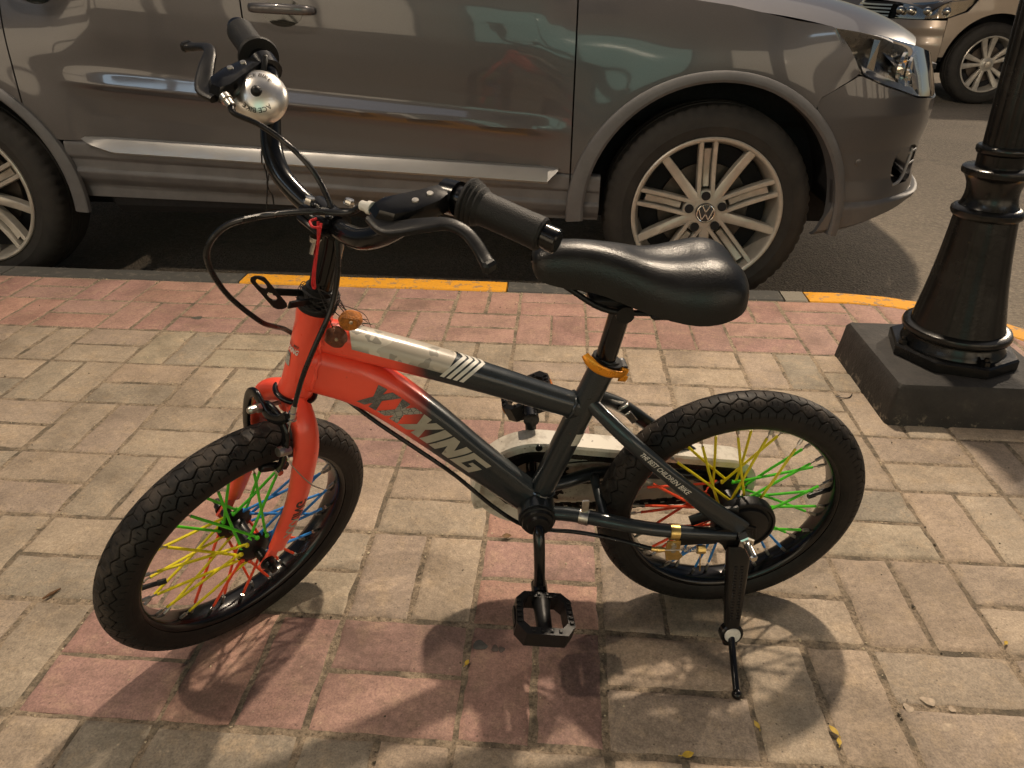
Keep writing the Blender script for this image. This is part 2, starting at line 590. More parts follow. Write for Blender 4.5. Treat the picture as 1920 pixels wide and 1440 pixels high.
blocks = []
J = 0.0056
for i in range(-16, 8):
    for j in range(-8, 9):
        x0, y0 = i * CELL, j * CELL
        vert = (i + j) % 2 != 0
        for k in (0, 1):
            if vert: r = (x0 + k * 0.1, x0 + k * 0.1 + 0.1, y0, y0 + 0.2)
            else: r = (x0, x0 + 0.2, y0 + k * 0.1, y0 + k * 0.1 + 0.1)
            jj = J / 2
            rect = (r[0] + jj, r[1] - jj, r[2] + jj, r[3] - jj)
            if rect[0] > PLINTH[0] - 0.004 and rect[1] < PLINTH[1] and rect[2] > PLINTH[2] and rect[3] < PLINTH[3]:
                continue
            full = [(rect[0], rect[2]), (rect[1], rect[2]), (rect[1], rect[3]), (rect[0], rect[3])]
            poly = inside_clip(full)
            if len(poly) < 3: continue
            P = np.array(poly)
            area = 0.5 * abs(np.dot(P[:, 0], np.roll(P[:, 1], 1)) - np.dot(P[:, 1], np.roll(P[:, 0], 1)))
            if area < 0.0009: continue
            c = P.mean(0)
            # how large the block shows in the picture
            pr = [cam_project((q[0], q[1], 0)) for q in list(poly) + [tuple(c)]]
            show = 0.0
            if all(p is not None for p in pr):
                vis = sum(1 for p in pr if 0 <= p[0] <= 1920 and 0 <= p[1] <= 1440) / len(pr)
                if vis > 0:
                    z = pr[-1][2]
                    show = area * vis / z ** 3
            blocks.append((show, is_red(i, j), vert, poly, c, len(poly) == 4 and area > 0.0180))
blocks.sort(key=lambda b: -b[0])
PROTO = {}
for vert in (False, True):
    for var in range(5):
        rr = np.random.default_rng(50 + var * 2 + vert)
        hx, hy = (0.05 - J / 2, 0.1 - J / 2) if vert else (0.1 - J / 2, 0.05 - J / 2)
        gg = G(); gg.add(*paver_geo([(-hx, -hy), (hx, -hy), (hx, hy), (-hx, hy)], rr))
        for red in (False, True):
            PROTO[(vert, var, red)] = mesh_from("paver", gg, M_RED if red else M_BEIGE, 35)
rest = {False: G(), True: G()}
for num, (show, red, vert, poly, c, full) in enumerate(blocks):
    tilt = RNG.uniform(-0.006, 0.006, 2); dz = RNG.uniform(-0.0012, 0.0012)
    if num < 290 and show > 0:
        if full:
            o = bpy.data.objects.new("paver", PROTO[(vert, int(RNG.integers(5)), red)])
            COL.objects.link(o); o.parent = pavement
            o.rotation_euler = (tilt[0], tilt[1], RNG.uniform(-0.008, 0.008) + (math.pi if RNG.random() < 0.5 else 0))
        else:
            gg = G(); gg.add(*paver_geo(np.asarray(poly) - c, RNG))
            o = obj("paver", gg, M_RED if red else M_BEIGE, pavement, 35)
            o.rotation_euler = (tilt[0], tilt[1], 0)
        o.location = (c[0], c[1], dz)
    else:
        V, F = paver_geo(np.asarray(poly) - c, RNG)
        rest[red].add(V + np.array([c[0], c[1], dz]), F)
for red in (False, True):
    o = obj("outer_paver", rest[red], M_RED if red else M_BEIGE, pavement, 35)
    o["kind"] = "stuff"

# kerb stones along the straight, round the corner and down the side street
kerb = empty("kerb")
tag(kerb, "low kerb painted in black and yellow lengths", None, None, "structure")
def kerb_s(s):
    """Point on the kerb's inner edge at distance s from (KX, KY+KR), with outward normal."""
    q = KR * math.pi / 2
    if s <= 0: return (KX + s, KY + KR), (0, 1)
    if s <= q:
        a = s / KR
        return (KX + KR * math.sin(a), KY + KR * math.cos(a)), (math.sin(a), math.cos(a))
    return (KX + KR, KY - (s - q)), (1, 0)
def kerb_stone(s0, s1, mt):
    k = max(2, int((s1 - s0) / 0.07))
    prof = [(0.0, ROAD_Z - 0.03), (0.0, -0.004), (0.004, 0.001), (KW - 0.022, 0.002), (KW - 0.007, -0.004), (KW, -0.02), (KW + 0.012, ROAD_Z - 0.03)]
    V = []
    for s in np.linspace(s0 + 0.003, s1 - 0.003, k):
        (x, y), (nx, ny) = kerb_s(s)
        w = RNG.uniform(-0.001, 0.001)
        for o_, z in prof: V.append((x + nx * o_, y + ny * o_, z + w))
    m_ = len(prof)
    F = [(i * m_ + j, i * m_ + j + 1, (i + 1) * m_ + j + 1, (i + 1) * m_ + j) for i in range(k - 1) for j in range(m_ - 1)]
    F.append(tuple(range(m_))); F.append(tuple(reversed([(k - 1) * m_ + j for j in range(m_)])))
    gg = G(); gg.add(V, F)
    return obj("kerb_stone", gg, mt, kerb, 35)
edges = [(-13.5, -12.6, 'Y'), (-12.6, -11.7, 'K'), (-11.7, -10.8, 'Y'), (-10.8, -9.9, 'K'), (-9.9, -9.0, 'Y'), (-9.0, -8.1, 'K'), (-8.1, -7.2, 'Y'), (-7.2, -6.3, 'K'), (-6.3, -5.4, 'Y'), (-5.4, -4.5, 'K'), (-4.5, -3.6, 'Y'), (-3.6, -2.75, 'K'), (-2.75, -1.935, 'K'),
         (-1.935, -1.05, 'Y'), (-1.05, -0.55, 'K'), (-0.55, -0.17, 'K'), (-0.17, -0.095, 'G'), (-0.095, 0.25, 'Y'), (0.25, 0.52, 'Y'), (0.52, 0.80, 'Y')]
s = 0.80; c_ = 'K'
while s < 9.0:
    edges.append((s, s + 0.9, c_)); s += 0.9; c_ = 'Y' if c_ == 'K' else 'K'
for a_, b_, c_ in edges:
    kerb_stone(a_, b_, {'Y': M_KERB_Y, 'K': M_KERB_K, 'G': M_KERB_G}[c_])

# grit caught in the joints and lying on the blocks
g = G()
for k in range(2600):
    x = RNG.uniform(-1.9, 1.25); y = RNG.uniform(-0.25, 1.55) if k % 4 else 1.578 - abs(RNG.normal(0, 0.02))
    on_joint = RNG.random() < 0.75
    if on_joint:
        if RNG.random() < 0.5: x = round(x / 0.1) * 0.1 + RNG.normal(0, 0.004)
        else: y = round(y / 0.1) * 0.1 + RNG.normal(0, 0.004)
    if inside_clip([(x - 0.003, y - 0.003), (x + 0.003, y - 0.003), (x, y + 0.003)]) == []: continue
    r_ = RNG.uniform(0.0007, 0.0022) * (1.6 if RNG.random() < 0.05 else 1)
    d_ = RNG.normal(size=(6, 3)) * 0.25
    V = (np.array([[1, 0, 0], [-1, 0, 0], [0, 1, 0], [0, -1, 0], [0, 0, 0.7], [0, 0, -0.7]]) + d_) * r_ + np.array([x, y, r_ * 0.4 - (0.002 if on_joint else 0)])
    g.add(V, [(0, 2, 4), (2, 1, 4), (1, 3, 4), (3, 0, 4), (2, 0, 5), (1, 2, 5), (3, 1, 5), (0, 3, 5)], 0 if RNG.random() < 0.6 else 1)
M_GRIT_L = simple("pale_grit", (0.50, 0.42, 0.29), 0.9)
M_GRIT_D = simple("dark_grit", (0.06, 0.05, 0.035), 0.9)
tag(obj("grit", g, [M_GRIT_L, M_GRIT_D], None, 0), "loose grit and crumbs scattered in the paving joints", "grit", None, "stuff")

# ------------------------------------------------------------------ bicycle: frame of reference
# Bike coordinates: x forward, y to the bike's left, z up, origin at the rear axle. WR = wheel radius.
WR = 0.1969
HD, LN = 3.28096634, 0.0887895
B_D = np.array([math.cos(HD), math.sin(HD), 0.0])
_l0 = np.array([-math.sin(HD), math.cos(HD), 0.0])
B_U = np.cos(LN) * np.array([0, 0, 1.0]) + np.sin(LN) * _l0
B_L = np.cross(B_U, B_D)
B_O = np.array([0.17634, 0.27673, 0.19627]) - B_U * WR
bike = empty("bicycle", None, Matrix(((B_D[0], B_L[0], B_U[0], B_O[0]), (B_D[1], B_L[1], B_U[1], B_O[1]), (B_D[2], B_L[2], B_U[2], B_O[2]), (0, 0, 0, 1))))
tag(bike, "child's bicycle with red and dark grey frame and rainbow spokes, leaning on its kickstand", "bicycle")
def BX(V): return np.asarray(V, float) + np.array([0, 0, WR])
# Steering coordinates: origin at the foot of the head tube, z up the steering axis, bars turned to the left
ST = 0.77956533
_a = np.array([-0.33210, 0, 0.94325]); _f = np.array([0.94325, 0, 0.33210]); _y = np.array([0, 1.0, 0])
F_X = _f * math.cos(ST) + _y * math.sin(ST)
F_Y = _y * math.cos(ST) - _f * math.sin(ST)
F_Z = _a
F_O = np.array([0.597, 0.0, 0.219])
F_M = np.stack([F_X, F_Y, F_Z], 1)
def FX(V): return BX(np.asarray(V, float) @ F_M.T + F_O)
def mir(VF): return (np.asarray(VF[0]) * np.array([1, -1, 1]), [tuple(reversed(f)) for f in VF[1]])

# materials
def paint_mat():
    t = NT("red_to_grey_frame_paint")
    co = t.coords('Object')
    x = t.sep(co)[0]
    nz = t.noise(co, 18, 4)
    k = t.math('ADD', x, t.math('MULTIPLY', nz, 0.016))
    fac = t.ramp(k, [(0.436, 0.0), (0.474, 1.0)])
    flake = t.ramp(t.noise(co, 900, 2), [(0.35, (0.018, 0.023, 0.026)), (0.7, (0.034, 0.041, 0.046))])
    red = t.ramp(t.noise(co, 25, 4), [(0.3, (0.88, 0.082, 0.042)), (0.7, (0.96, 0.100, 0.052))])
    c = t.mix(fac, flake, red)
    # scuffs
    sc = t.math('MULTIPLY', t.ramp(t.noise(co, 70, 6, 0.75), [(0.66, 0.0), (0.69, 1.0)]), 0.6)
    c = t.mix(sc, c, (0.10, 0.035, 0.025))
    t.set(color=c, rough=t.math('MULTIPLY_ADD', t.noise(co, 60, 4), 0.18, 0.22), metal=t.math('MULTIPLY', t.math('SUBTRACT', 1.0, fac), 0.35), coat=0.4, coat_rough=0.10, spec=0.4)
    return t.m
M_PAINT = paint_mat()
def red_mat():
    t = NT("red_fork_paint")
    co = t.coords('Object')
    c = t.ramp(t.noise(co, 25, 4), [(0.3, (0.88, 0.082, 0.042)), (0.7, (0.96, 0.100, 0.052))])
    sc = t.math('MULTIPLY', t.ramp(t.noise(co, 60, 6, 0.75), [(0.67, 0.0), (0.70, 1.0)]), 0.75)
    c = t.mix(sc, c, (0.09, 0.02, 0.015))
    t.set(color=c, rough=t.math('MULTIPLY_ADD', t.noise(co, 60, 4), 0.18, 0.26), coat=0.35, coat_rough=0.18)
    return t.m
M_REDP = red_mat()
M_BLACKGLOSS = simple("black_gloss_paint", (0.0045, 0.0045, 0.005), 0.20, 0.0, 0.3, 60, 0, 0.10, spec=0.45)
M_BLACKPLAS = simple("black_plastic", (0.0065, 0.0065, 0.007), 0.42, 0.0, 0.25, 70, 0.15, spec=0.32)
M_BLACKMETAL = simple("worn_black_metal", (0.011, 0.0105, 0.0105), 0.34, 0.3, 0.4, 90, 0.1, spec=0.35)
M_CABLE = simple("black_cable_sleeve", (0.006, 0.006, 0.0065), 0.30, 0.0, 0.2, 80, spec=0.4)
M_CHROME = simple("dull_chrome", (0.62, 0.60, 0.56), 0.20, 1.0, 0.12, 90, 0.05, 0.08)
M_STEEL = simple("zinc_steel", (0.48, 0.46, 0.42), 0.34, 1.0, 0.2, 120, 0.1)
M_BRASS = simple("yellow_passivated_steel", (0.62, 0.44, 0.16), 0.34, 1.0, 0.25, 90, 0.1)
M_ORANGE = simple("orange_anodised", (0.72, 0.27, 0.015), 0.30, 0.45, 0.15, 60)
M_WHITEPL = simple("white_plastic", (0.62, 0.60, 0.55), 0.42, 0.0, 0.1, 50)
def grip_mat():
    t = NT("black_rubber_grip")
    co = t.coords('Object')
    t.set(color=t.ramp(t.noise(co, 60, 4), [(0.3, (0.006, 0.006, 0.006)), (0.7, (0.012, 0.0115, 0.011))]), rough=0.55, spec=0.32)
    t.bump(t.voro(co, 900), 0.5, 0.0006)
    return t.m
M_GRIP = grip_mat()
def tyre_mat():
    t = NT("bicycle_tyre_rubber")
    co = t.coords('Object')
    dust = t.ramp(t.noise(co, 40, 6, 0.7), [(0.42, 0.0), (0.72, 1.0)])
    y = t.math('ABSOLUTE', t.sep(co)[1])
    tread = t.ramp(y, [(0.012, 1.0), (0.024, 0.15)])
    c = t.mix(t.math('MULTIPLY', dust, t.math('MULTIPLY', tread, 0.9)), (0.0075, 0.0068, 0.0066), (0.075, 0.059, 0.047))
    t.set(color=c, rough=t.math('MULTIPLY_ADD', t.noise(co, 120, 3), 0.2, 0.48), spec=0.28)
    t.bump(t.noise(co, 400, 3), 0.25, 0.0005)
    return t.m
M_TYRE = tyre_mat()
def vinyl_mat():
    t = NT("black_vinyl_saddle")
    co = t.coords('Object')
    t.set(color=t.ramp(t.noise(co, 30, 4), [(0.3, (0.0055, 0.0055, 0.0055)), (0.7, (0.010, 0.0095, 0.009))]), rough=t.math('MULTIPLY_ADD', t.noise(co, 45, 5), 0.16, 0.26), spec=0.42)
    t.bump(t.math('ADD', t.math('ADD', t.voro(co, 600), t.noise(co, 300, 3)), t.math('MULTIPLY', t.noise(co, 28, 5), 1.2)), 0.30, 0.0007)
    return t.m
M_SADDLE = vinyl_mat()
SPOKE_M = {
    'green': simple("green_spoke_sleeve", (0.080, 0.58, 0.020), 0.38, 0, 0.12, 60),
    'yellow': simple("yellow_spoke_sleeve", (0.72, 0.60, 0.012), 0.38, 0, 0.12, 60),
    'red': simple("orange_red_spoke_sleeve", (0.90, 0.085, 0.025), 0.38, 0, 0.12, 60),
    'blue': simple("blue_spoke_sleeve", (0.030, 0.22, 0.62), 0.38, 0, 0.12, 60)}

# ------------------------------------------------------------------ bicycle: wheels
def tyre_geo():
    NU, NT_, NS = 1400, 92, 7
    phT = np.radians(82)
    ph = np.concatenate([-np.radians(np.linspace(128, 84, NS)), np.linspace(-phT, phT, NT_), np.radians(np.linspace(84, 128, NS))])
    wy, Rc, hr = 0.0268, 0.1715, 0.0254
    th = np.linspace(0, 2 * np.pi, NU, endpoint=False)
    N = 50
    t_ = ph / phT                                         # lateral -1..1
    cyc = (th * N / (2 * np.pi)) % 1.0
    def trap(c):                                          # zig-zag with flats
        x = np.abs(((c + 0.0) % 1.0) - 0.5) * 2           # 0..1 triangle
        return np.clip((x - 0.5) * 2.6, -1, 1)
    z1 = trap(cyc)[:, None]
    T = t_[None, :] * np.ones((NU, 1))
    d = np.zeros((NU, len(ph)))
    def groove(dist, w, depth):
        return depth * np.clip(2.0 - 1.6 * np.abs(dist) / w, 0, 1)
    for sg in (-1, 1):
        d = np.maximum(d, groove(T - sg * (0.26 + 0.075 * sg * z1), 0.020, 0.0027))
        d = np.maximum(d, groove(T - sg * (0.62 + 0.085 * sg * np.roll(z1, NU // N // 2, 0)), 0.020, 0.0027))
    # cross sipes between the zig-zags and over the shoulders
    c2 = ((cyc + 0.25) % 1.0)[:, None]
    sip = groove(((c2 * 2) % 1.0) - 0.5, 0.045, 0.0015) * ((np.abs(T) > 0.74) & (np.abs(T) < 0.97))
    d = np.maximum(d, sip)
    sip2 = groove(((c2 * 3) % 1.0) - 0.5, 0.06, 0.0011) * ((np.abs(T) > 0.36) & (np.abs(T) < 0.50))
    d = np.maximum(d, sip2)
    sip3 = groove(((c2 * 2) % 1.0) - 0.5, 0.05, 0.0012) * ((np.abs(T) < 0.13))
    d = np.maximum(d, sip3)
    edge = 0.0009 * np.clip((1.0 - np.abs(T)) * 9, 0, 1)   # tread slightly proud of the sidewall
    d = d - edge
    rr = Rc + (hr - d) * np.cos(ph)[None, :]
    yy = (wy - d * 0.8) * np.sin(ph)[None, :] * np.ones((NU, 1))
    V = np.stack([rr * np.cos(th)[:, None], yy, rr * np.sin(th)[:, None]], -1).reshape(-1, 3)
    m = len(ph)
    F = [(i * m + j, i * m + j + 1, ((i + 1) % NU) * m + j + 1, ((i + 1) % NU) * m + j) for i in range(NU) for j in range(m - 1)]
    g = G(); g.add(V, F)
    # beads, moulded sidewall ring
    for s_ in (-1, 1):
        P = lathe([(0.1595, s_ * 0.0232), (0.1655, s_ * 0.0262), (0.1668, s_ * 0.0264), (0.1680, s_ * 0.0258)], 120, 'y')
        g.add(P[0], P[1][:-2])
    return g
TYRE_ME = mesh_from("tyre", tyre_geo(), M_TYRE, 50)

def rim_geo():
    half = [(0.1600, 0.0175), (0.1600, 0.0195), (0.1560, 0.0200), (0.1520, 0.0180), (0.1495, 0.0150), (0.1475, 0.0090), (0.1470, 0.0)]
    prof = half + [(r, -y) for r, y in reversed(half[:-1])] + [(0.1560, -0.0120), (0.1560, 0.0120)]
    g = G(); g.add(*lathe(prof, 120, 'y', closed=True))
    return g
RIM_ME = mesh_from("rim", rim_geo(), M_BLACKGLOSS, 40)

def rot_y(V, ang):
    """Rotate in the wheel plane: angle measured from forward (x) towards up (z)."""
    c, s = math.cos(ang), math.sin(ang)
    V = np.asarray(V, float)
    return np.stack([V[:, 0] * c - V[:, 2] * s, V[:, 1], V[:, 0] * s + V[:, 2] * c], 1)

def make_wheel(colours, offs, flange_y, rear=False):
    w = empty("wheel", bike)
    obj("tyre", TYRE_ME, None, w)
    obj("rim", RIM_ME, None, w)
    g = G()
    fy = flange_y
    if not rear:
        prof = [(0.005, -0.050), (0.0075, -0.050), (0.0075, -fy - 0.010), (0.012, -fy - 0.009), (0.0255, -fy - 0.002), (0.0265, -fy), (0.0255, -fy + 0.002), (0.013, -fy + 0.006), (0.0105, -0.005), (0.0105, 0.005), (0.013, fy - 0.006), (0.0255, fy - 0.002), (0.0265, fy), (0.0255, fy + 0.002), (0.012, fy + 0.009), (0.0075, fy + 0.010), (0.0075, 0.050), (0.005, 0.050)]
    else:
        prof = [(0.005, -0.056), (0.0075, -0.056), (0.0075, -0.045), (0.026, -0.044), (0.026, -0.041), (0.014, -0.040), (0.014, -fy - 0.004), (0.0255, -fy - 0.002), (0.0265, -fy), (0.0255, -fy + 0.002), (0.015, -fy + 0.005), (0.014, 0.0), (0.015, fy - 0.005), (0.0255, fy - 0.002), (0.0265, fy), (0.0255, fy + 0.002), (0.016, fy + 0.004), (0.016, 0.034), (0.005, 0.056)]
    g.add(*lathe(prof, 28, 'y'))
    obj("hub", g, M_BLACKMETAL, w)
    n = 36
    for k in range(n):
        side = 1 if k % 2 == 0 else -1
        lead = 1 if (k // 2) % 2 == 0 else -1
        a_rim = 2 * math.pi * k / n + 0.06
        a_hub = a_rim + lead * rad(40)
        hr = 0.0232
        p0 = np.array([hr * math.cos(a_hub), side * (fy + 0.002 * lead), hr * math.sin(a_hub)])
        p1 = np.array([0.1475 * math.cos(a_rim), side * 0.004, 0.1475 * math.sin(a_rim)])
        d = (p1 - p0) / np.linalg.norm(p1 - p0)
        L = np.linalg.norm(p1 - p0)
        e0 = p0 + d * 0.001; e1 = p0 + d * (L - 0.016 - 0.004 * RNG.random())
        mid = (e0 + e1) / 2 + RNG.normal(size=3) * 0.0006
        deg = (math.degrees(a_rim) - offs) % 360
        col = colours[int(deg // 90) % 4]
        gg = G()
        gg.add(*sweep(catmull([e0, mid, e1], 3), 0.0020, 8), 0)
        gg.add(*sweep([e1, p1], 0.0010, 6), 1)
        gg.add(*sweep([p1 - d * 0.011, p1 - d * 0.001], [0.0026, 0.0024], 7), 2)
        hd = sphere(p0 + np.array([0, side * 0.0016, 0]), 0.0036, 8, 6)
        gg.add(*hd, 0)
        obj("spoke", gg, [SPOKE_M[col], M_STEEL, M_STEEL], w)
    gg = G()
    va = rad(-8) if not rear else rad(172)
    c_ = np.array([0.147 * math.cos(va), 0.0, 0.147 * math.sin(va)])
    dn = -np.array([math.cos(va), -0.25, math.sin(va)])
    gg.add(*cyl(c_, c_ + dn * 0.022, 0.0035, 0.0032, 10)); gg.add(*cyl(c_ + dn * 0.022, c_ + dn * 0.032, 0.0042, 0.0038, 10))
    obj("valve", gg, M_BLACKPLAS, w)
    return w

# rear: yellow up, green behind, blue down, red ahead
rear_wheel = make_wheel(['yellow', 'green', 'blue', 'red'], 42, 0.024, True)
rear_wheel.matrix_basis = Matrix.Translation((0, 0, WR))
front_wheel = make_wheel(['green', 'blue', 'red', 'yellow'], 33, 0.025, False)
HUB_F = np.array([0.02761, 0.0, -0.24357])
_o = F_M @ HUB_F + F_O + np.array([0, 0, WR])
# the wheel's own axes: forward is level in the steering frame
front_wheel.matrix_basis = Matrix(((F_X[0], F_Y[0], F_Z[0], _o[0]), (F_X[1], F_Y[1], F_Z[1], _o[1]), (F_X[2], F_Y[2], F_Z[2], _o[2]), (0, 0, 0, 1)))

# ------------------------------------------------------------------ bicycle: frame
BB = np.array([0.288, 0.0, 0.020])
def sup(p=2.0, n=24):
    th = np.linspace(0, 2 * np.pi, n, endpoint=False)
    c, s = np.cos(th), np.sin(th)
    return np.stack([np.sign(c) * np.abs(c) ** (2 / p), np.sign(s) * np.abs(s) ** (2 / p)], 1)

fr = empty("frame", bike)
UPY = (0, 1, 0)
# head tube
_hb, _ht = np.array([0.597, 0, 0.219]), np.array([0.554, 0, 0.340])
_hd = (_ht - _hb) / np.linalg.norm(_ht - _hb)
P = [_hb + _hd * s_ for s_ in (0.004, 0.010, 0.018, 0.06, 0.108, 0.117, 0.127)]
g = G(); g.add(*sweep(P, [0.0215, 0.0218, 0.0200, 0.0196, 0.0200, 0.0215, 0.0213], 32))
obj("head_tube", g, M_PAINT, fr, xf=BX)
# top tube
TT = catmull([(0.562, 0, 0.307), (0.521, 0, 0.2935), (0.44, 0, 0.2655), (0.36, 0, 0.2355), (0.29, 0, 0.207), (0.236, 0, 0.186)], 8)
TT_R = np.array([(0.0190, 0.0205), (0.0195, 0.0208), (0.0195, 0.0205), (0.0185, 0.0190), (0.0172, 0.0178), (0.0165, 0.0168)])
g = G(); g.add(*sweep(TT, TT_R, up=UPY, sect=sup(2.3, 32)))
obj("top_tube", g, M_PAINT, fr, xf=BX)
# down tube: deep, curved, flattened sides
DT = catmull([(0.585, 0, 0.262), (0.555, 0, 0.252), (0.520, 0, 0.238), (0.483, 0, 0.214), (0.432, 0, 0.166), (0.385, 0, 0.117), (0.335, 0, 0.066), (0.296, 0, 0.027)], 8)
DT_R = np.array([(0.0205, 0.0310), (0.0205, 0.0320), (0.0210, 0.0325), (0.0215, 0.0322), (0.0210, 0.0300), (0.0200, 0.0270), (0.0190, 0.0250), (0.0185, 0.0235)])
g = G(); g.add(*sweep(DT, DT_R, up=UPY, sect=sup(2.7, 40)))
obj("down_tube", g, M_PAINT, fr, xf=BX)
# seat tube, bottom bracket shell
g = G(); g.add(*sweep([(0.2885, 0, 0.020), (0.209, 0, 0.246), (0.2055, 0, 0.256)], [0.0175, 0.0175, 0.0178], 28))
obj("seat_tube", g, M_PAINT, fr, xf=BX)
g = G(); g.add(*lathe([(0.0200, -0.036), (0.0262, -0.036), (0.0268, -0.034), (0.0268, 0.034), (0.0262, 0.036), (0.0200, 0.036)], 36, 'y', BB))
obj("bottom_bracket", g, M_PAINT, fr, xf=BX)
# weld beads
g = G()
def bead(c, ax, r, rr=0.0022, n=40, sq=1.0):
    ax = np.asarray(ax, float); ax /= np.linalg.norm(ax)
    u = np.cross(ax, (0, 1, 0)); u /= np.linalg.norm(u); v_ = np.cross(ax, u)
    P = [np.asarray(c) + (u * math.cos(t) * sq + v_ * math.sin(t)) * r + ax * 0.0008 * math.sin(9 * t) for t in np.linspace(0, 2 * np.pi, n, endpoint=False)]
    return sweep(P, rr * (1 + 0.15 * np.sin(np.arange(n) * 1.7)), 6, closed=True)
for args in (((0.246, 0, 0.1895), (1, 0, 0.36), 0.0178, 0.0022, 40, 1.0), ((0.2795, 0, 0.0450), (-0.33, 0, 0.94), 0.0190, 0.0022, 40, 1.0), ((0.551, 0, 0.3010), (1, 0, 0.3), 0.0200, 0.0022, 40, 1.0), ((0.5640, 0, 0.2560), (0.94, 0, 0.33), 0.0226, 0.0024, 40, 1.38)):
    g = G(); g.add(*bead(*args)); obj("weld", g, M_PAINT, fr, xf=BX)
# stays and dropouts
def stay(sd):
    g = G()
    P = catmull([(0.222, 0.010 * sd, 0.198), (0.200, 0.026 * sd, 0.180), (0.165, 0.045 * sd, 0.151), (0.120, 0.054 * sd, 0.110), (0.060, 0.060 * sd, 0.056), (0.004, 0.0625 * sd, 0.010)], 6)
    g.add(*sweep(P, [(0.0085, 0.0095), (0.0085, 0.0100), (0.0085, 0.0105), (0.0080, 0.0110), (0.0060, 0.0135), (0.0035, 0.0150)], up=UPY, sect=sup(2.4, 16)))
    obj("seat_stay", g, M_PAINT, fr, xf=BX)
    g = G()
    P = catmull([(0.276, 0.026 * sd, 0.022), (0.240, 0.034 * sd, 0.024), (0.195, 0.049 * sd, 0.025), (0.150, 0.058 * sd, 0.019), (0.100, 0.0610 * sd, 0.011), (0.050, 0.0620 * sd, 0.005), (0.012, 0.0625 * sd, 0.000)], 6)
    g.add(*sweep(P, [0.0100, 0.0102, 0.0102, 0.0098, 0.0095, 0.0090, 0.0075], 16))
    obj("chain_stay", g, M_PAINT, fr, xf=BX)
    g = G()
    poly = [(0.030, 0.016), (0.006, 0.022), (-0.016, 0.014), (-0.020, -0.006), (-0.006, -0.017), (0.016, -0.013), (0.034, -0.008)]
    y0 = 0.060 * sd
    V, F = prism(poly, y0, y0 + 0.005 * sd, 'xz', 0.0008)
    g.add(V, F)
    obj("dropout", g, M_BLACKMETAL, fr, xf=BX)
stay(1); stay(-1)
g = G(); g.add(*cyl((0.196, -0.045, 0.026), (0.196, 0.045, 0.026), 0.007, None, 12))
obj("bridge", g, M_PAINT, fr, xf=BX)
# small steel brackets where the far seat stay meets the wheel
g = G(); g.add(*rbox((0.168, -0.030, 0.163), (0.016, 0.004, 0.022), 0.001, basis((0.8, 0, -0.6), (0.3, 0.9, 0.3)))); obj("cable_guide", g, M_STEEL, fr, xf=BX)
g = G(); g.add(*rbox((0.158, -0.020, 0.150), (0.010, 0.003, 0.026), 0.001, basis((0.8, 0.2, -0.6), (0.3, 0.2, 0.9)))); obj("cable_guide", g, M_STEEL, fr, xf=BX)
# chrome ring of the cable clip on the near chain stay
g = G(); g.add(*sweep([(0.229, 0.0375, 0.0245), (0.217, 0.0425, 0.0245)], 0.0112, 16))
g.add(*rbox((0.2235, 0.0415, 0.044), (0.010, 0.003, 0.026), 0.0006))
obj("cable_clip", g, M_STEEL, fr, xf=BX)

# ------------------------------------------------------------------ frame decals
def tube_pt(P, R, sec_p, s, t, side=1, lift=0.0004):
    """Point on the flank of a swept tube: s in 0..1 along, t in -1..1 across the height."""
    N = len(P)
    f = np.clip(s, 0, 1) * (N - 1); i = int(min(f, N - 2)); w = f - i
    c = P[i] * (1 - w) + P[i + 1] * w
    T = P[i + 1] - P[i]; T = T / np.linalg.norm(T)
    Bn = np.cross(T, np.array([0, 1.0, 0]))
    if Bn[2] < 0: Bn = -Bn
    r = np.array([np.interp(s, np.linspace(0, 1, len(R)), R[:, k]) for k in (0, 1)])
    y = r[0] * max(0.0, 1 - abs(t) ** sec_p) ** (1 / sec_p)
    return c + Bn * (t * r[1]) + np.array([0, side * (y + lift), 0])

def decal_mat(name, c0, c1, scale=90):
    t = NT(name)
    co = t.coords('Object')
    v = t.voro(co, scale, out='Color')
    f = t.sep(v)[0]
    c = t.ramp(f, [(0.0, c0), (1.0, c1)])
    crack = t.ramp(t.voro(co, scale * 2.2, 'DISTANCE_TO_EDGE'), [(0.02, 0.0), (0.06, 1.0)])
    c = t.mix(t.math('SUBTRACT', 1.0, crack), c, (0.05, 0.05, 0.05))
    t.set(color=c, rough=0.34, coat=0.3, coat_rough=0.2)
    return t.m
M_DEC_CAMO = decal_mat("grey_camouflage_decal", (0.10, 0.10, 0.095), (0.42, 0.39, 0.33), 75)
M_DEC_SILVER = simple("silver_decal", (0.40, 0.375, 0.31), 0.32, 0.2, 0.12, 50)
M_DEC_WHITE = simple("white_print", (0.66, 0.64, 0.58), 0.45)
M_DEC_DARK = simple("dark_print", (0.04, 0.035, 0.03), 0.5)

def letters_on_tube(s, P, R, sp, s0, s1, tmid, th, mats, side=1, shear=0.35, bold=0.02, parent=None, name="lettering", widen=1.0):
    """Lettering along a tube: arc position s0..s1 left to right, centred at tmid, th = cap height in t units."""
    V, F = text_geo(s, 1.0, shear, bold, (max(8, len(s) * 3), 5))
    x0, x1 = V[:, 0].min(), V[:, 0].max(); y0, y1 = V[:, 1].min(), V[:, 1].max()
    out = []
    for v in V:
        a = (v[0] - x0) / (x1 - x0); b = (v[1] - y0) / (y1 - y0)
        out.append(tube_pt(P, R, sp, s0 + (s1 - s0) * a, tmid + (b - 0.5) * th, side))
    g = G(); g.add(np.array(out), F)
    return obj(name, g, mats, parent or fr, 0, xf=BX)
def arc_s(P, x):
    """Parameter s where the tube's path passes x (paths run from front to back)."""
    return float(np.interp(-x, -P[:, 0], np.linspace(0, 1, len(P))))
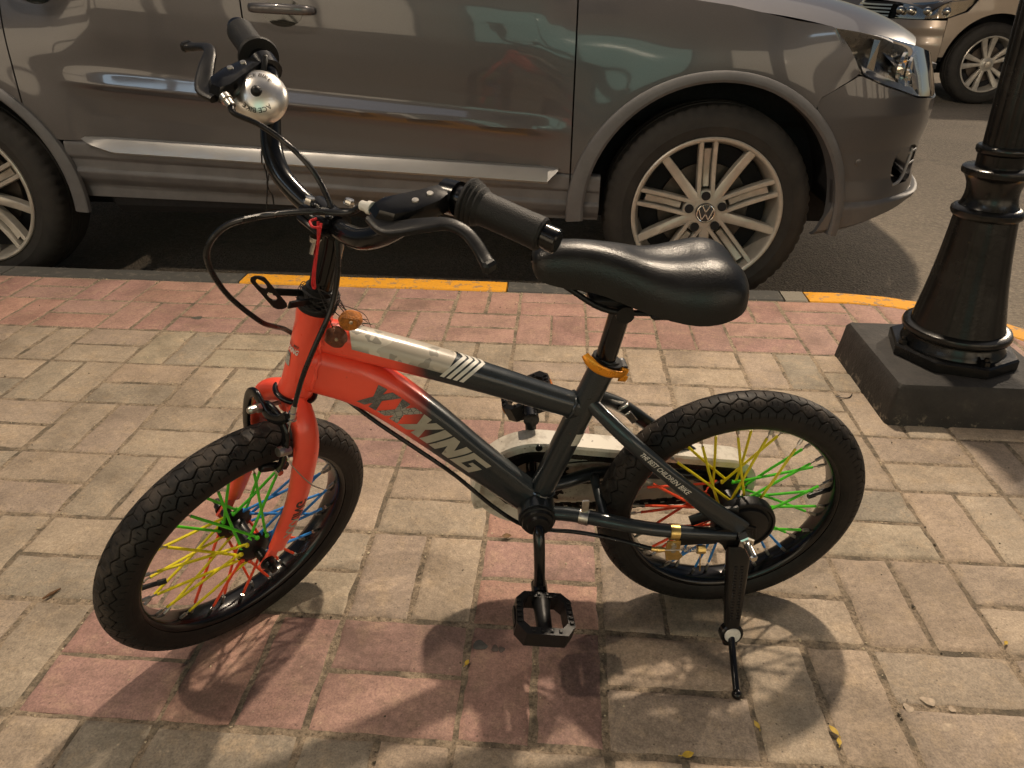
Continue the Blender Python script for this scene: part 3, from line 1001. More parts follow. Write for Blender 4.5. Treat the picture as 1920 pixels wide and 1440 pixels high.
# large maker's lettering along the down tube: camouflage XXX, silver ING, in heavy slanted capitals
GLYPH = {   # convex pieces in a unit-high box
    'X': (0.98, [[(0.0, 0.0), (0.38, 0.0), (0.66, 0.5), (0.28, 0.5)], [(0.28, 0.5), (0.66, 0.5), (0.94, 1.0), (0.56, 1.0)], [(0.58, 0.0), (0.94, 0.0), (0.66, 0.5), (0.52, 0.25 * 0.998)], [(0.28, 0.5), (0.42, 0.75), (0.36, 1.0), (0.0, 1.0)]]),
    'I': (0.44, [[(0.0, 0.0), (0.36, 0.0), (0.36, 1.0), (0.0, 1.0)]]),
    'N': (1.00, [[(0.0, 0.0), (0.30, 0.0), (0.30, 1.0), (0.0, 1.0)], [(0.30, 0.50), (0.62, 0.0), (0.62, 0.50), (0.30, 1.0)], [(0.62, 0.0), (0.92, 0.0), (0.92, 1.0), (0.62, 1.0)]]),
    'G': (0.98, [[(0.0, 0.0), (0.92, 0.0), (0.92, 0.22), (0.0, 0.22)], [(0.0, 0.22), (0.30, 0.22), (0.30, 0.78), (0.0, 0.78)], [(0.0, 0.78), (0.92, 0.78), (0.92, 1.0), (0.0, 1.0)], [(0.64, 0.22), (0.92, 0.22), (0.92, 0.40), (0.64, 0.40)], [(0.44, 0.40), (0.92, 0.40), (0.92, 0.58), (0.44, 0.58)]])}
def big_letters(st, xa, xb, mts, tm, th, slant):
    tot = sum(GLYPH[c][0] for c in st)
    pos = 0.0
    for c, mt in zip(st, mts):
        w, pieces = GLYPH[c]
        g = G()
        for q in pieces:
            V = []; N = 8
            P00, P10, P11, P01 = [np.array(p) for p in q]
            for i in range(N):
                for j in range(N):
                    a_, b_ = i / (N - 1), j / (N - 1)
                    p = (P00 * (1 - a_) + P10 * a_) * (1 - b_) + (P01 * (1 - a_) + P11 * a_) * b_
                    k = (pos + p[0] + slant * (p[1] - 0.5)) / tot
                    V.append(tube_pt(DT, DT_R, 2.7, arc_s(DT, xa + (xb - xa) * k), tm + (p[1] - 0.5) * th, 1, 0.0006))
            g.add(V, grid_faces(N, N))
        obj("lettering", g, mt, fr, 60, xf=BX)
        pos += w
M_DEC_TATTOO = decal_mat("dark_grey_line_decal", (0.085, 0.085, 0.085), (0.19, 0.185, 0.17), 110)
big_letters("XXXING", 0.505, 0.366, [M_DEC_TATTOO, M_DEC_CAMO, M_DEC_SILVER, M_DEC_SILVER, M_DEC_SILVER, M_DEC_SILVER], 0.04, 1.08, 0.42)
# camouflage patch over the top of the top tube, with chevrons at its rear end
def tube_around(P, R, p, s, ang, lift=0.0005):
    """ang: 0 = near side, 90 = top."""
    N = len(P); f = np.clip(s, 0, 1) * (N - 1); i = int(min(f, N - 2)); w = f - i
    c = P[i] * (1 - w) + P[i + 1] * w
    T = P[i + 1] - P[i]; T = T / np.linalg.norm(T)
    Bn = np.cross(T, np.array([0, 1.0, 0])); Bn = Bn if Bn[2] > 0 else -Bn
    r = np.array([np.interp(s, np.linspace(0, 1, len(R)), R[:, k]) for k in (0, 1)]) + lift
    ca, sa = math.cos(ang), math.sin(ang)
    ca = math.copysign(abs(ca) ** (2 / p), ca); sa = math.copysign(abs(sa) ** (2 / p), sa)
    return c + np.array([0, 1.0, 0]) * r[0] * ca + Bn * r[1] * sa
def top_decal_mat():
    t = NT("pale_camouflage_decal")
    co = t.coords('Object')
    n1 = t.noise(co, 22, 3, 0.5); n2 = t.noise(co, 46, 2, 0.5)
    c = t.ramp(n1, [(0.44, (0.66, 0.60, 0.50)), (0.46, (0.52, 0.46, 0.38))], 'CONSTANT')
    c = t.mix(t.ramp(n2, [(0.60, 0.0), (0.61, 0.8)]), c, (0.26, 0.24, 0.20))
    z = t.sep(co)[2]; x = t.sep(co)[0]
    # darker patches along the lower edge
    low = t.ramp(t.math('SUBTRACT', z, t.math('MULTIPLY', x, 0.36)), [(0.303, 1.0), (0.312, 0.0)])
    c = t.mix(t.math('MULTIPLY', low, t.ramp(t.noise(co, 30, 2), [(0.48, 0.0), (0.50, 0.85)])), c, (0.15, 0.14, 0.12))
    c = t.mix(t.ramp(t.noise(co, 70, 6, 0.7), [(0.6, 0.0), (0.75, 0.4)]), c, (0.33, 0.19, 0.14))
    t.set(color=c, rough=0.30, coat=0.4, coat_rough=0.2)
    return t.m
M_TOPDEC = top_decal_mat()
g = G(); nu, nv = 36, 22
sa0, sa1 = arc_s(TT, 0.527), arc_s(TT, 0.400)
V = []
for i in range(nu):
    for j in range(nv):
        w = j / (nv - 1); ang = rad(2 + 176 * w)
        e = abs(w - 0.5) * 2
        a0 = sa0 + (0.035 * e); a1 = sa1 - 0.02 * e
        V.append(tube_around(TT, TT_R, 2.3, a0 + (a1 - a0) * i / (nu - 1), ang))
g.add(V, grid_faces(nu, nv))
obj("decal", g, M_TOPDEC, fr, 60, xf=BX)
for k in range(4):
    g = G(); V = []
    for j in range(25):
        w = j / 24; ang = rad(-8 + 196 * w); e = 1 - abs(w - 0.5) * 2
        sc_ = arc_s(TT, 0.409 - 0.0078 * k) + 0.050 * e - 0.01
        for o_ in (0.0, 0.0125): V.append(tube_around(TT, TT_R, 2.3, sc_ + o_, ang, 0.0009))
    g.add(V, grid_faces(25, 2))
    obj("chevron", g, M_DEC_WHITE, fr, 60, xf=BX)
# small print on the near seat stay
SSP = catmull([(0.222, 0.010, 0.198), (0.200, 0.026, 0.180), (0.165, 0.045, 0.151), (0.120, 0.054, 0.110), (0.060, 0.060, 0.056), (0.004, 0.0625, 0.010)], 6)
SSR = np.array([(0.0085, 0.0095), (0.0085, 0.0100), (0.0085, 0.0105), (0.0080, 0.0110), (0.0060, 0.0135), (0.0035, 0.0150)])
def stay_text():
    V, F = text_geo("THE BEST CHILDREN BIKE", 1.0, 0.3, 0.012, (40, 2))
    x0, x1 = V[:, 0].min(), V[:, 0].max(); y0, y1 = V[:, 1].min(), V[:, 1].max()
    s0, s1 = arc_s(SSP, 0.160), arc_s(SSP, 0.090)
    out = []
    for v in V:
        a = (v[0] - x0) / (x1 - x0); b = (v[1] - y0) / (y1 - y0)
        s_ = s0 + (s1 - s0) * a
        p = tube_pt(SSP, SSR, 2.4, s_, 0.08 + (b - 0.5) * 0.62, 1, 0.0005)
        out.append(p)
    g = G(); g.add(np.array(out), F)
    obj("lettering", g, M_DEC_WHITE, fr, 0, xf=BX)
stay_text()
# maker's badge on the head tube
def on_head(u, v, lift=0.0006, r=0.0197):
    """u: angle round the tube from the bike's left side towards the front (rad), v: height along the tube."""
    c = _hb + _hd * v
    fwd = np.array([_hd[2], 0, -_hd[0]])
    return c + (np.array([0, 1.0, 0]) * math.cos(u) + fwd * math.sin(u)) * (r + lift)
def head_text(s, u0, u1, v0, v1, mt, shear=0.3):
    V, F = text_geo(s, 1.0, shear, 0.03, (10, 3))
    x0, x1 = V[:, 0].min(), V[:, 0].max(); y0, y1 = V[:, 1].min(), V[:, 1].max()
    out = [on_head(u0 + (u1 - u0) * (v[0] - x0) / (x1 - x0), v0 + (v1 - v0) * (v[1] - y0) / (y1 - y0)) for v in V]
    g = G(); g.add(out, F); obj("lettering", g, mt, fr, 0, xf=BX)
head_text("XXXING", 1.55, 0.30, 0.0680, 0.0755, M_DEC_WHITE)
head_text("BIKE", 0.75, 0.35, 0.0775, 0.0805, M_DEC_DARK)
g = G(); V = []
for i in range(10):
    for j in range(6):
        u = 1.30 - 0.50 * i / 9; v = 0.048 + 0.018 * j / 5
        u += 0.12 * (0.5 - j / 5) * (1 if i < 5 else -1)
        V.append(on_head(u, v))
g.add(V, grid_faces(10, 6))
obj("badge", g, M_DEC_CAMO, fr, 60, xf=BX)
# small white sticker on the seat tube
g = G(); V = []
sx = np.array([0.2885, 0, 0.020]); sd_ = np.array([0.209, 0, 0.246]) - sx; sl = np.linalg.norm(sd_); sd_ /= sl
for i in range(8):
    for j in range(2):
        an = rad(8 + 75 * i / 7); bk_ = np.array([-sd_[2], 0, sd_[0]])
        V.append(sx + sd_ * (0.122 + 0.020 * j) + (np.array([0, 1.0, 0]) * math.cos(an) + bk_ * math.sin(an)) * 0.0180)
g.add(V, grid_faces(8, 2))
def sticker_mat():
    t = NT("printed_white_sticker")
    co = t.coords('Object'); z = t.sep(co)[2]
    ln = t.math('SINE', t.math('MULTIPLY', z, 2400.0))
    k = t.math('MULTIPLY', t.ramp(ln, [(0.55, 0.0), (0.7, 1.0)]), t.ramp(t.noise(co, 1300, 2), [(0.46, 0.0), (0.54, 0.75)]))
    t.set(color=t.mix(k, (0.64, 0.62, 0.55), (0.16, 0.15, 0.14)), rough=0.4); return t.m
obj("sticker", g, sticker_mat(), fr, 60, xf=BX)

# ------------------------------------------------------------------ seat post, clamp, saddle
g = G(); g.add(*sweep([(0.209, 0, 0.246), (0.1905, 0, 0.345)], 0.0132, 24))
obj("seat_post", g, M_BLACKGLOSS, bike, xf=BX)
cl = empty("seat_clamp", bike)
sp_ax = np.array([-0.333, 0, 0.943])
g = G(); g.add(*sweep([np.array([0.2075, 0, 0.2475]) , np.array([0.2035, 0, 0.2590])], 0.0202, 28)); g.add(*sweep([np.array([0.2040, 0, 0.2575]), np.array([0.2030, 0, 0.2610])], [0.0165, 0.0150], 28))
g.add(*rbox((0.1835, 0.0, 0.2460), (0.010, 0.018, 0.011), 0.0015))
obj("collar", g, M_BLACKPLAS, cl, xf=BX)
g = G()
P = catmull([(0.186, 0.014, 0.244), (0.194, 0.0195, 0.2475), (0.207, 0.0245, 0.2530), (0.221, 0.0235, 0.2600), (0.231, 0.0185, 0.2680), (0.236, 0.0145, 0.2745)], 5)
g.add(*sweep(P, [(0.0026, 0.0050), (0.0026, 0.0052), (0.0022, 0.0058), (0.0022, 0.0064), (0.0024, 0.0062), (0.0018, 0.0046)], up=UPY, sect=sup(3, 14)))
for dz in (0.0046, -0.0046):
    g.add(*sweep([(0.1895, 0.014, 0.2440 + dz), (0.1800, 0.0120, 0.2405 + dz)], [(0.0060, 0.0020), (0.0050, 0.0020)], 12))
obj("lever", g, M_ORANGE, cl, xf=BX)
g = G(); g.add(*cyl((0.1815, -0.016, 0.2415), (0.1815, 0.013, 0.2415), 0.0036, None, 12)); g.add(*cyl((0.1815, -0.019, 0.2415), (0.1815, -0.014, 0.2415), 0.0062, None, 12))
obj("bolt", g, M_CHROME, cl, xf=BX)

def saddle_geo():
    S = [  # x, half width, top z, side edge z, dip in the middle
        (0.3040, 0.0080, 0.4000, 0.3900, 0), (0.3010, 0.0170, 0.4065, 0.3830, 0), (0.2920, 0.0235, 0.4125, 0.3775, 0), (0.2750, 0.0270, 0.4165, 0.3730, 0),
        (0.2500, 0.0290, 0.4165, 0.3690, 0), (0.2250, 0.0325, 0.4135, 0.3640, 0.0004), (0.2000, 0.0400, 0.4090, 0.3560, 0.0012), (0.1750, 0.0500, 0.4030, 0.3490, 0.0028),
        (0.1500, 0.0615, 0.4015, 0.3450, 0.0046), (0.1250, 0.0705, 0.4045, 0.3435, 0.0060), (0.1050, 0.0735, 0.4070, 0.3450, 0.0050), (0.0880, 0.0725, 0.4060, 0.3490, 0.0062),
        (0.0750, 0.0680, 0.4010, 0.3535, 0.0068), (0.0650, 0.0580, 0.3930, 0.3570, 0.0050), (0.0590, 0.0430, 0.3830, 0.3600, 0.002), (0.0560, 0.0200, 0.3740, 0.3620, 0)]
    S = np.array(S)
    xs = catmull(S[:, :1], 4)[:, 0]
    Sd = catmull(S, 4)
    na = 33
    V = []
    for row in Sd:
        x, w, zt, ze, dip = row
        h = zt - ze
        for a in np.linspace(-math.pi / 2, math.pi / 2, na):
            s_, c_ = math.sin(a), math.cos(a)
            y = w * math.copysign(abs(s_) ** 0.80, s_)
            z = ze + h * abs(c_) ** 0.62 - dip * math.exp(-(y / (0.32 * w + 1e-4)) ** 2)
            V.append((x, y, z))
    V = np.array(V); m = na; N = len(Sd)
    F = grid_faces(N, m)
    # underside
    base = len(V)
    for row in Sd:
        x, w, zt, ze, dip = row
        for k in (-1, -0.5, 0.5, 1):
            V = np.vstack([V, (x * 0.985 + 0.0026, w * 0.93 * k, ze - (0.006 if abs(k) < 0.9 else -0.001))])
    F += [tuple(reversed(f)) for f in grid_faces(N, 4, base)]
    for i in range(N - 1):
        F.append((i * m, base + i * 4, base + (i + 1) * 4, (i + 1) * m)); F.append((i * m + m - 1, (i + 1) * m + m - 1, base + (i + 1) * 4 + 3, base + i * 4 + 3))
    return V, F
sad = empty("saddle", bike)
g = G(); g.add(*saddle_geo())
obj("cover", g, M_SADDLE, sad, 60, xf=BX)
g = G()
g.add(*rbox((0.190, 0, 0.345), (0.090, 0.034, 0.014), 0.004)); g.add(*rbox((0.125, 0, 0.343), (0.090, 0.10, 0.010), 0.004))
g.add(*cyl((0.1935, -0.024, 0.333), (0.1935, 0.024, 0.333), 0.011, None, 16))
for s_ in (-1, 1): g.add(*sweep(catmull([(0.265, 0.010 * s_, 0.366), (0.22, 0.019 * s_, 0.340), (0.17, 0.021 * s_, 0.334), (0.12, 0.026 * s_, 0.338), (0.085, 0.035 * s_, 0.350)], 5), 0.0036, 10))
obj("base", g, M_BLACKPLAS, sad, xf=BX)

# ------------------------------------------------------------------ fork, headset
fk = empty("fork", bike)
g = G()
P = catmull([(0.0, 0.0, 0.002), (0.006, 0.020, -0.006), (0.008, 0.040, -0.022), (0.006, 0.050, -0.050), (0.004, 0.053, -0.090), (0.004, 0.0545, -0.140), (0.010, 0.0545, -0.190), (0.016, 0.0540, -0.222)], 6)
bl = sweep(P, [(0.0150, 0.0150), (0.0150, 0.0155), (0.0140, 0.0160), (0.0125, 0.0165), (0.0115, 0.0160), (0.0105, 0.0145), (0.0095, 0.0130), (0.0085, 0.0118)], up=UPY, sect=sup(2.2, 24))
g.add(*bl)
obj("blade", g, M_REDP, fk, xf=FX)
g = G(); g.add(*mir(bl)); obj("blade", g, M_REDP, fk, xf=FX)
g = G(); g.add(*sweep([(0, 0, -0.020), (0, 0, -0.010), (0, 0, 0.003)], [0.0165, 0.0185, 0.0185], 28))
obj("crown", g, M_REDP, fk, xf=FX)
for s_ in (1, -1):
    g = G()
    poly = [(0.010, -0.212), (0.024, -0.214), (0.032, -0.236), (0.038, -0.250), (0.030, -0.260), (0.020, -0.258), (0.014, -0.242)]
    g.add(*prism(poly, 0.0515 * s_, 0.0560 * s_, 'xz', 0.0008))
    obj("dropout", g, M_REDP, fk, xf=FX)
    g = G()
    g.add(*lathe([(0.0001, 0.0560 * s_), (0.0105, 0.0560 * s_), (0.0105, 0.0585 * s_), (0.0082, 0.0590 * s_), (0.0082, 0.0660 * s_), (0.0050, 0.0662 * s_), (0.0050, 0.0740 * s_), (0.0001, 0.0745 * s_)], 6 if False else 16, 'y', HUB_F))
    obj("axle_nut", g, M_BLACKMETAL, fk, xf=FX)
# lettering on the near fork blade, reading upwards
V, F = text_geo("XXXING", 1.0, 0.25, 0.03, (14, 3))
x0, x1 = V[:, 0].min(), V[:, 0].max(); y0, y1 = V[:, 1].min(), V[:, 1].max()
bc = catmull([(0.0, 0.0, 0.002), (0.006, 0.020, -0.006), (0.008, 0.040, -0.022), (0.006, 0.050, -0.050), (0.004, 0.053, -0.090), (0.004, 0.0545, -0.140), (0.010, 0.0545, -0.190), (0.016, 0.0540, -0.222)], 6)
zz = bc[12:, 2]
out = []
for v in V:
    a = (v[0] - x0) / (x1 - x0); b = (v[1] - y0) / (y1 - y0)
    z = -0.196 + 0.068 * a
    cx = np.interp(-z, -zz, bc[12:, 0]); cy = np.interp(-z, -zz, bc[12:, 1])
    ra = np.interp(-z, [0.14, 0.19, 0.222], [0.0105, 0.0095, 0.0085]); rb = np.interp(-z, [0.14, 0.19, 0.222], [0.0145, 0.0130, 0.0118])
    t_ = (b - 0.5) * 1.05
    out.append((cx - t_ * rb, cy + ra * (1 - abs(t_) ** 2.2) ** (1 / 2.2) + 0.0006, z))
lo = G(); hi = G()
for f in F:
    (lo if np.mean([(V[i][0] - x0) / (x1 - x0) for i in f]) < 0.5 else hi).add([out[i] for i in f], [tuple(range(len(f)))])
obj("lettering", lo, M_DEC_SILVER, fk, 0, xf=FX); obj("lettering", hi, M_DEC_DARK, fk, 0, xf=FX)

hs = empty("headset", bike)
g = G(); 
P = [(0.0243 * math.cos(t), 0.0243 * math.sin(t), 0.004) for t in np.linspace(0, 2 * np.pi, 40, endpoint=False)]
g.add(*sweep(P, 0.0036, 10, closed=True)); g.add(*sweep([(0, 0, -0.001), (0, 0, 0.006)], 0.0225, 28))
obj("lower_cup", g, M_BLACKGLOSS, hs, xf=FX)
g = G(); g.add(*lathe([(0.016, 0.1275), (0.0222, 0.1275), (0.0232, 0.130), (0.0232, 0.134), (0.0215, 0.1365), (0.0175, 0.138), (0.0175, 0.1425), (0.0195, 0.1440), (0.0195, 0.1490), (0.0172, 0.1505), (0.0172, 0.1560), (0.012, 0.1575)], 30))
obj("upper_cup", g, M_BLACKPLAS, hs, xf=FX)
# reflector bracket clamped under the stem
g = G()
g.add(*rbox((0.032, 0.012, 0.1465), (0.042, 0.0028, 0.009), 0.0008, basis((1, 0.18, 0.12), (0, 0, 1))))
g.add(*rbox((0.032, -0.010, 0.1465), (0.042, 0.0028, 0.009), 0.0008, basis((1, -0.10, 0.12), (0, 0, 1))))
g.add(*cyl((0.010, -0.016, 0.1465), (0.010, 0.016, 0.1465), 0.003, None, 8))
# slotted plate
pl_c = np.array([0.068, 0.000, 0.157]); ex = np.array([0.68, 0.0, 0.73]); ex /= np.linalg.norm(ex)
Rb = basis(ex, (0.47, 0.77, -0.44))
def slot_plate(L=0.064, W=0.0165, T_=0.0016):
    g2 = G(); hw = W / 2
    nseg = 10
    def outline(l, w, n_=nseg):
        pts = [(l / 2 - w + w * math.cos(t), w * math.sin(t)) for t in np.linspace(-math.pi / 2, math.pi / 2, n_)]
        return pts + [(-x, -y) for x, y in pts]
    # plate as three bridge pieces round two slots: build from strips
    xs = np.linspace(-L / 2, L / 2, 49)
    def half(x):
        e = L / 2 - abs(x)
        return hw if e > hw else math.sqrt(max(hw * hw - (hw - e) ** 2, 0))
    def hole(x):
        for c0, a, b in ((0.0175, 0.0095, 0.0042), (-0.0065, 0.0080, 0.0042)):
            q = 1 - ((x - c0) / a) ** 2
            if q > 0: return b * math.sqrt(q)
        return 0.0
    for sg in (-1, 1):
        V = []
        for x in xs:
            a, b = min(hole(x), half(x)), half(x)
            for yv in (a, b):
                for zv in (-T_ / 2, T_ / 2): V.append((x, sg * yv, zv))
        F = []
        for i in range(len(xs) - 1):
            q = i * 4; r_ = q + 4
            F += [(q + 1, r_ + 1, r_ + 3, q + 3), (q, q + 2, r_ + 2, r_), (q + 2, q + 3, r_ + 3, r_ + 2), (q, r_, r_ + 1, q + 1)]
        if sg < 0: F = [tuple(reversed(f)) for f in F]
        g2.add(V, F)
    return g2
sp = slot_plate()
g.add(sp.arr() @ Rb.T + pl_c, sp.f)
obj("reflector_bracket", g, M_BLACKMETAL, bike, 35, xf=FX)

# ------------------------------------------------------------------ stem, handlebar, grips
stm = empty("stem", bike)
g = G(); g.add(*sweep(catmull([(0, 0, 0.150), (0, 0, 0.200), (0.003, 0, 0.225), (0.009, 0, 0.238)], 5), [0.0142, 0.0142, 0.0150, 0.0165], 24)); g.add(*cyl((0.0135, -0.020, 0.2425), (0.0135, 0.020, 0.2425), 0.0165, None, 24))
obj("quill", g, M_BLACKGLOSS, stm, xf=FX)
for (px, py, pz, dz) in ((0.031, 0.013, 0.2545, 1), (0.031, -0.013, 0.2545, 1), (-0.003, 0.008, 0.262, 1), (0.034, 0.012, 0.2285, -1)):
    g = G()
    g.add(*lathe([(0.0001, 0), (0.0068, 0), (0.0068, 0.0014), (0.0058, 0.0016), (0.0058, 0.0050), (0.0050, 0.0064), (0.0001, 0.0068)], 6 if dz > 0 else 12, 'z'))
    V = g.arr() * np.array([1, 1, dz]) + np.array([px, py, pz])
    g2 = G(); g2.add(V, g.f if dz > 0 else [tuple(reversed(f)) for f in g.f])
    if dz < 0: g2.add(*cyl((px, py, pz - 0.004), (px, py, pz - 0.020), 0.0032, None, 10))
    obj("bolt", g2, M_CHROME, stm, 30, xf=FX)
g = G(); g.add(*rbox((0.030, 0, 0.2455), (0.018, 0.042, 0.010), 0.003)); g.add(*rbox((0.030, 0, 0.2355), (0.018, 0.042, 0.008), 0.003))
obj("clamp", g, M_BLACKMETAL, stm, xf=FX)

BAR = [(0.0135, 0, 0.2425), (0.0160, 0.022, 0.2428), (0.0220, 0.045, 0.2480), (0.0270, 0.072, 0.2585), (0.0260, 0.096, 0.2770), (0.0200, 0.116, 0.3030), (0.0150, 0.131, 0.3270), (0.0125, 0.147, 0.3420), (0.0100, 0.166, 0.3475), (-0.0120, 0.241, 0.3525), (-0.0150, 0.2515, 0.3530)]
BAR = np.array(BAR)
full = np.vstack([BAR[::-1] * np.array([1, -1, 1]), BAR[1:]])
g = G(); g.add(*sweep(catmull(full, 8), 0.0111, 20))
obj("handlebar", g, M_BLACKGLOSS, bike, xf=FX)
gd = BAR[9] - BAR[8]; gl = np.linalg.norm(gd); gd /= gl
def grip_geo():
    prof = [(0.0, 0.0), (0.0001, 0.0215), (0.003, 0.0225), (0.0045, 0.0205), (0.006, 0.0215), (0.008, 0.0195), (0.010, 0.0202), (0.0125, 0.0178), (0.0145, 0.0183), (0.018, 0.0158), (0.024, 0.0153), (0.060, 0.0152), (0.076, 0.0156), (0.0785, 0.0142), (0.0790, 0.0118)]
    P = [BAR[8] + gd * p for p, r in prof]; R_ = [max(r, 0.011) for p, r in prof]
    T, A, B_ = frames(np.array(P))
    n = 32; th = np.linspace(0, 2 * np.pi, n, endpoint=False)
    A = np.repeat(A[:1] * 0 + (np.cross(gd, (0, 0, 1.0)) / np.linalg.norm(np.cross(gd, (0, 0, 1.0)))), len(P), 0); B_ = np.cross(gd, A[0])[None] * np.ones((len(P), 1))
    V = np.array([P[i] + R_[i] * (math.cos(t) * A[i] + math.sin(t) * B_[i]) for i in range(len(P)) for t in th])
    F = [(i * n + k, i * n + (k + 1) % n, (i + 1) * n + (k + 1) % n, (i + 1) * n + k) for i in range(len(P) - 1) for k in range(n)]
    F.append(tuple(reversed(range(n)))); F.append(tuple((len(P) - 1) * n + k for k in range(n)))
    return V, F
gg_ = grip_geo()
for m_ in (0, 1):
    g = G(); g.add(*(mir(gg_) if m_ else gg_)); gr = obj("grip", g, M_GRIP, bike, 28, xf=FX)
    e = BAR[10] * np.array([1, -1 if m_ else 1, 1]); d_ = gd * np.array([1, -1 if m_ else 1, 1])
    g = G(); g.add(*sweep([e - d_ * 0.004, e + d_ * 0.003, e + d_ * 0.0045], [0.0114, 0.0114, 0.0100], 20)); obj("end_plug", g, M_BLACKGLOSS, gr, xf=FX)

# brake levers
def lever_parts():
    e1 = np.array([0, 1.0, 0]); e2 = np.array([0.065, 0.0, -0.030]); e2 /= np.linalg.norm(e2); e3 = np.cross(e1, e2); e3 = e3 if e3[2] > 0 else -e3
    o = np.array([0.012, 0, 0.347])
    def at(y, s, h): return o + e1 * y + e2 * s + e3 * h
    body = G()
    poly = [(0.160, -0.002), (0.142, -0.002), (0.136, 0.018), (0.127, 0.042), (0.119, 0.062), (0.120, 0.076), (0.134, 0.080), (0.150, 0.072), (0.160, 0.050), (0.164, 0.018)]
    n = len(poly); c = np.mean(poly, 0)
    rings = []
    for hh, k in ((-0.008, 0.76), (-0.005, 0.92), (0.002, 0.92), (0.009, 0.78), (0.0115, 0.52)):
        rings.append([at(c[0] + (p[0] - c[0]) * k, c[1] + (p[1] - c[1]) * k, hh) for p in poly])
    V = np.array(rings).reshape(-1, 3)
    F = [(i * n + k, i * n + (k + 1) % n, (i + 1) * n + (k + 1) % n, (i + 1) * n + k) for i in range(len(rings) - 1) for k in range(n)]
    F.append(tuple(reversed(range(n)))); F.append(tuple((len(rings) - 1) * n + k for k in range(n)))
    body.add(V, F)
    # bar clamp ring
    q = BAR[7] + (BAR[8] - BAR[7]) * 0.15; dq = (BAR[8] - BAR[7]) / np.linalg.norm(BAR[8] - BAR[7])
    body.add(*sweep([q - dq * 0.007, q + dq * 0.009], 0.0160, 20))
    blade = G()
    P = catmull([at(0.128, 0.072, -0.002), at(0.150, 0.074, -0.001), (0.066, 0.172, 0.3290), (0.054, 0.188, 0.3385), (0.0480, 0.204, 0.3400), (0.0465, 0.220, 0.3355), (0.0475, 0.232, 0.3305), (0.049, 0.240, 0.3280)], 5)
    blade.add(*sweep(P, [(0.0040, 0.0100), (0.0042, 0.0098), (0.0040, 0.0085), (0.0038, 0.0066), (0.0036, 0.0060), (0.0036, 0.0058), (0.0038, 0.0060), (0.0042, 0.0064)], up=tuple(e3), sect=sup(2.8, 16)))
    tip = (0.0493, 0.2415, 0.3275)
    blade.add(*rbox(tip, (0.0135, 0.0080, 0.0110), 0.0025, basis((1, 0, -0.4), (0.4, 0, 1))))
    scr = G()
    for y, s_ in ((0.149, 0.026), (0.148, 0.042)):
        p = at(y, s_, 0.0108); scr.add(*sweep([p, p + e3 * 0.0018], [0.0036, 0.0030], 12)); scr.add(*sweep([p + e3 * 0.0018, p + e3 * 0.0019], [0.0018, 0.0018], 4))
    fer = G()
    a = at(0.121, 0.068, 0.0); dirc = np.array([0.0, -0.9, -0.25]); dirc /= np.linalg.norm(dirc)
    fer.add(*sweep([a, a + dirc * 0.006, a + dirc * 0.0065, a + dirc * 0.015], [0.0062, 0.0062, 0.0048, 0.0046], 12))
    return body, blade, scr, fer, a + dirc * 0.014
LV = lever_parts()
for m_ in (0, 1):
    lv = empty("brake_lever", bike)
    for nm, g0, mt in (("bracket", LV[0], M_BLACKGLOSS), ("blade", LV[1], M_BLACKPLAS), ("screw", LV[2], M_STEEL), ("cable_adjuster", LV[3], M_WHITEPL if not m_ else M_STEEL)):
        g = G(); vf = (g0.arr(), g0.f); g.add(*(mir(vf) if m_ else vf)); obj(nm, g, mt, lv, 35, xf=FX)

# bell on the far side of the bar
be = empty("bell", bike)
BC = np.array([0.0386, -0.1168, 0.3256]); BAX = np.array([0.682, 0.488, 0.545]); BAX /= np.linalg.norm(BAX)
bu = np.array([-0.216, -0.573, 0.790]); bu -= BAX * (bu @ BAX); bu /= np.linalg.norm(bu); br = np.cross(bu, BAX)
def bell_pt(r, a, h): return BC + br * r * math.cos(a) + bu * r * math.sin(a) + BAX * h
BRAD = 0.0290
def dome(r):
    q = max(0.0, 1 - (r / BRAD) ** 2.1) ** 0.5
    return -0.010 + 0.0195 * q
g = G()
rs = [0.0245, 0.0270, BRAD] + [BRAD * math.cos(t) for t in np.linspace(0.06, math.pi / 2 - 0.03, 16)]
hs_ = [-0.012, -0.012, -0.010] + [dome(r) for r in rs[3:]]
n = 48
V = [bell_pt(r, 2 * math.pi * k / n, h) for r, h in zip(rs, hs_) for k in range(n)]
F = [(i * n + k, i * n + (k + 1) % n, (i + 1) * n + (k + 1) % n, (i + 1) * n + k) for i in range(len(rs) - 1) for k in range(n)] + [tuple((len(rs) - 1) * n + k for k in range(n))]
g.add(V, F); obj("dome", g, simple("polished_chrome", (0.80, 0.77, 0.72), 0.34, 1.0, 0.06, 40, 0, 0.05), be, 50, xf=FX)
g = G(); g.add(*sphere(bell_pt(0, 0, 0.0092), 0.0058, 16, 10)); obj("button", g, M_BLACKPLAS, be, xf=FX)
g = G()
g.add(*[sweep([BC - BAX * 0.013, BC - BAX * 0.009], [0.0235, 0.0255], 32)][0]); g.add(*sweep([BC - BAX * 0.028, BC - BAX * 0.010], [0.008, 0.012], 14))
obj("back_plate", g, M_BLACKPLAS, be, xf=FX)
g = G(); g.add(*rbox(BC + bu * 0.034 - BAX * 0.008 + br * 0.004, (0.024, 0.0060, 0.0045), 0.0015, basis(bu + br * 0.15, BAX))); obj("thumb_lever", g, M_BLACKPLAS, be, xf=FX)
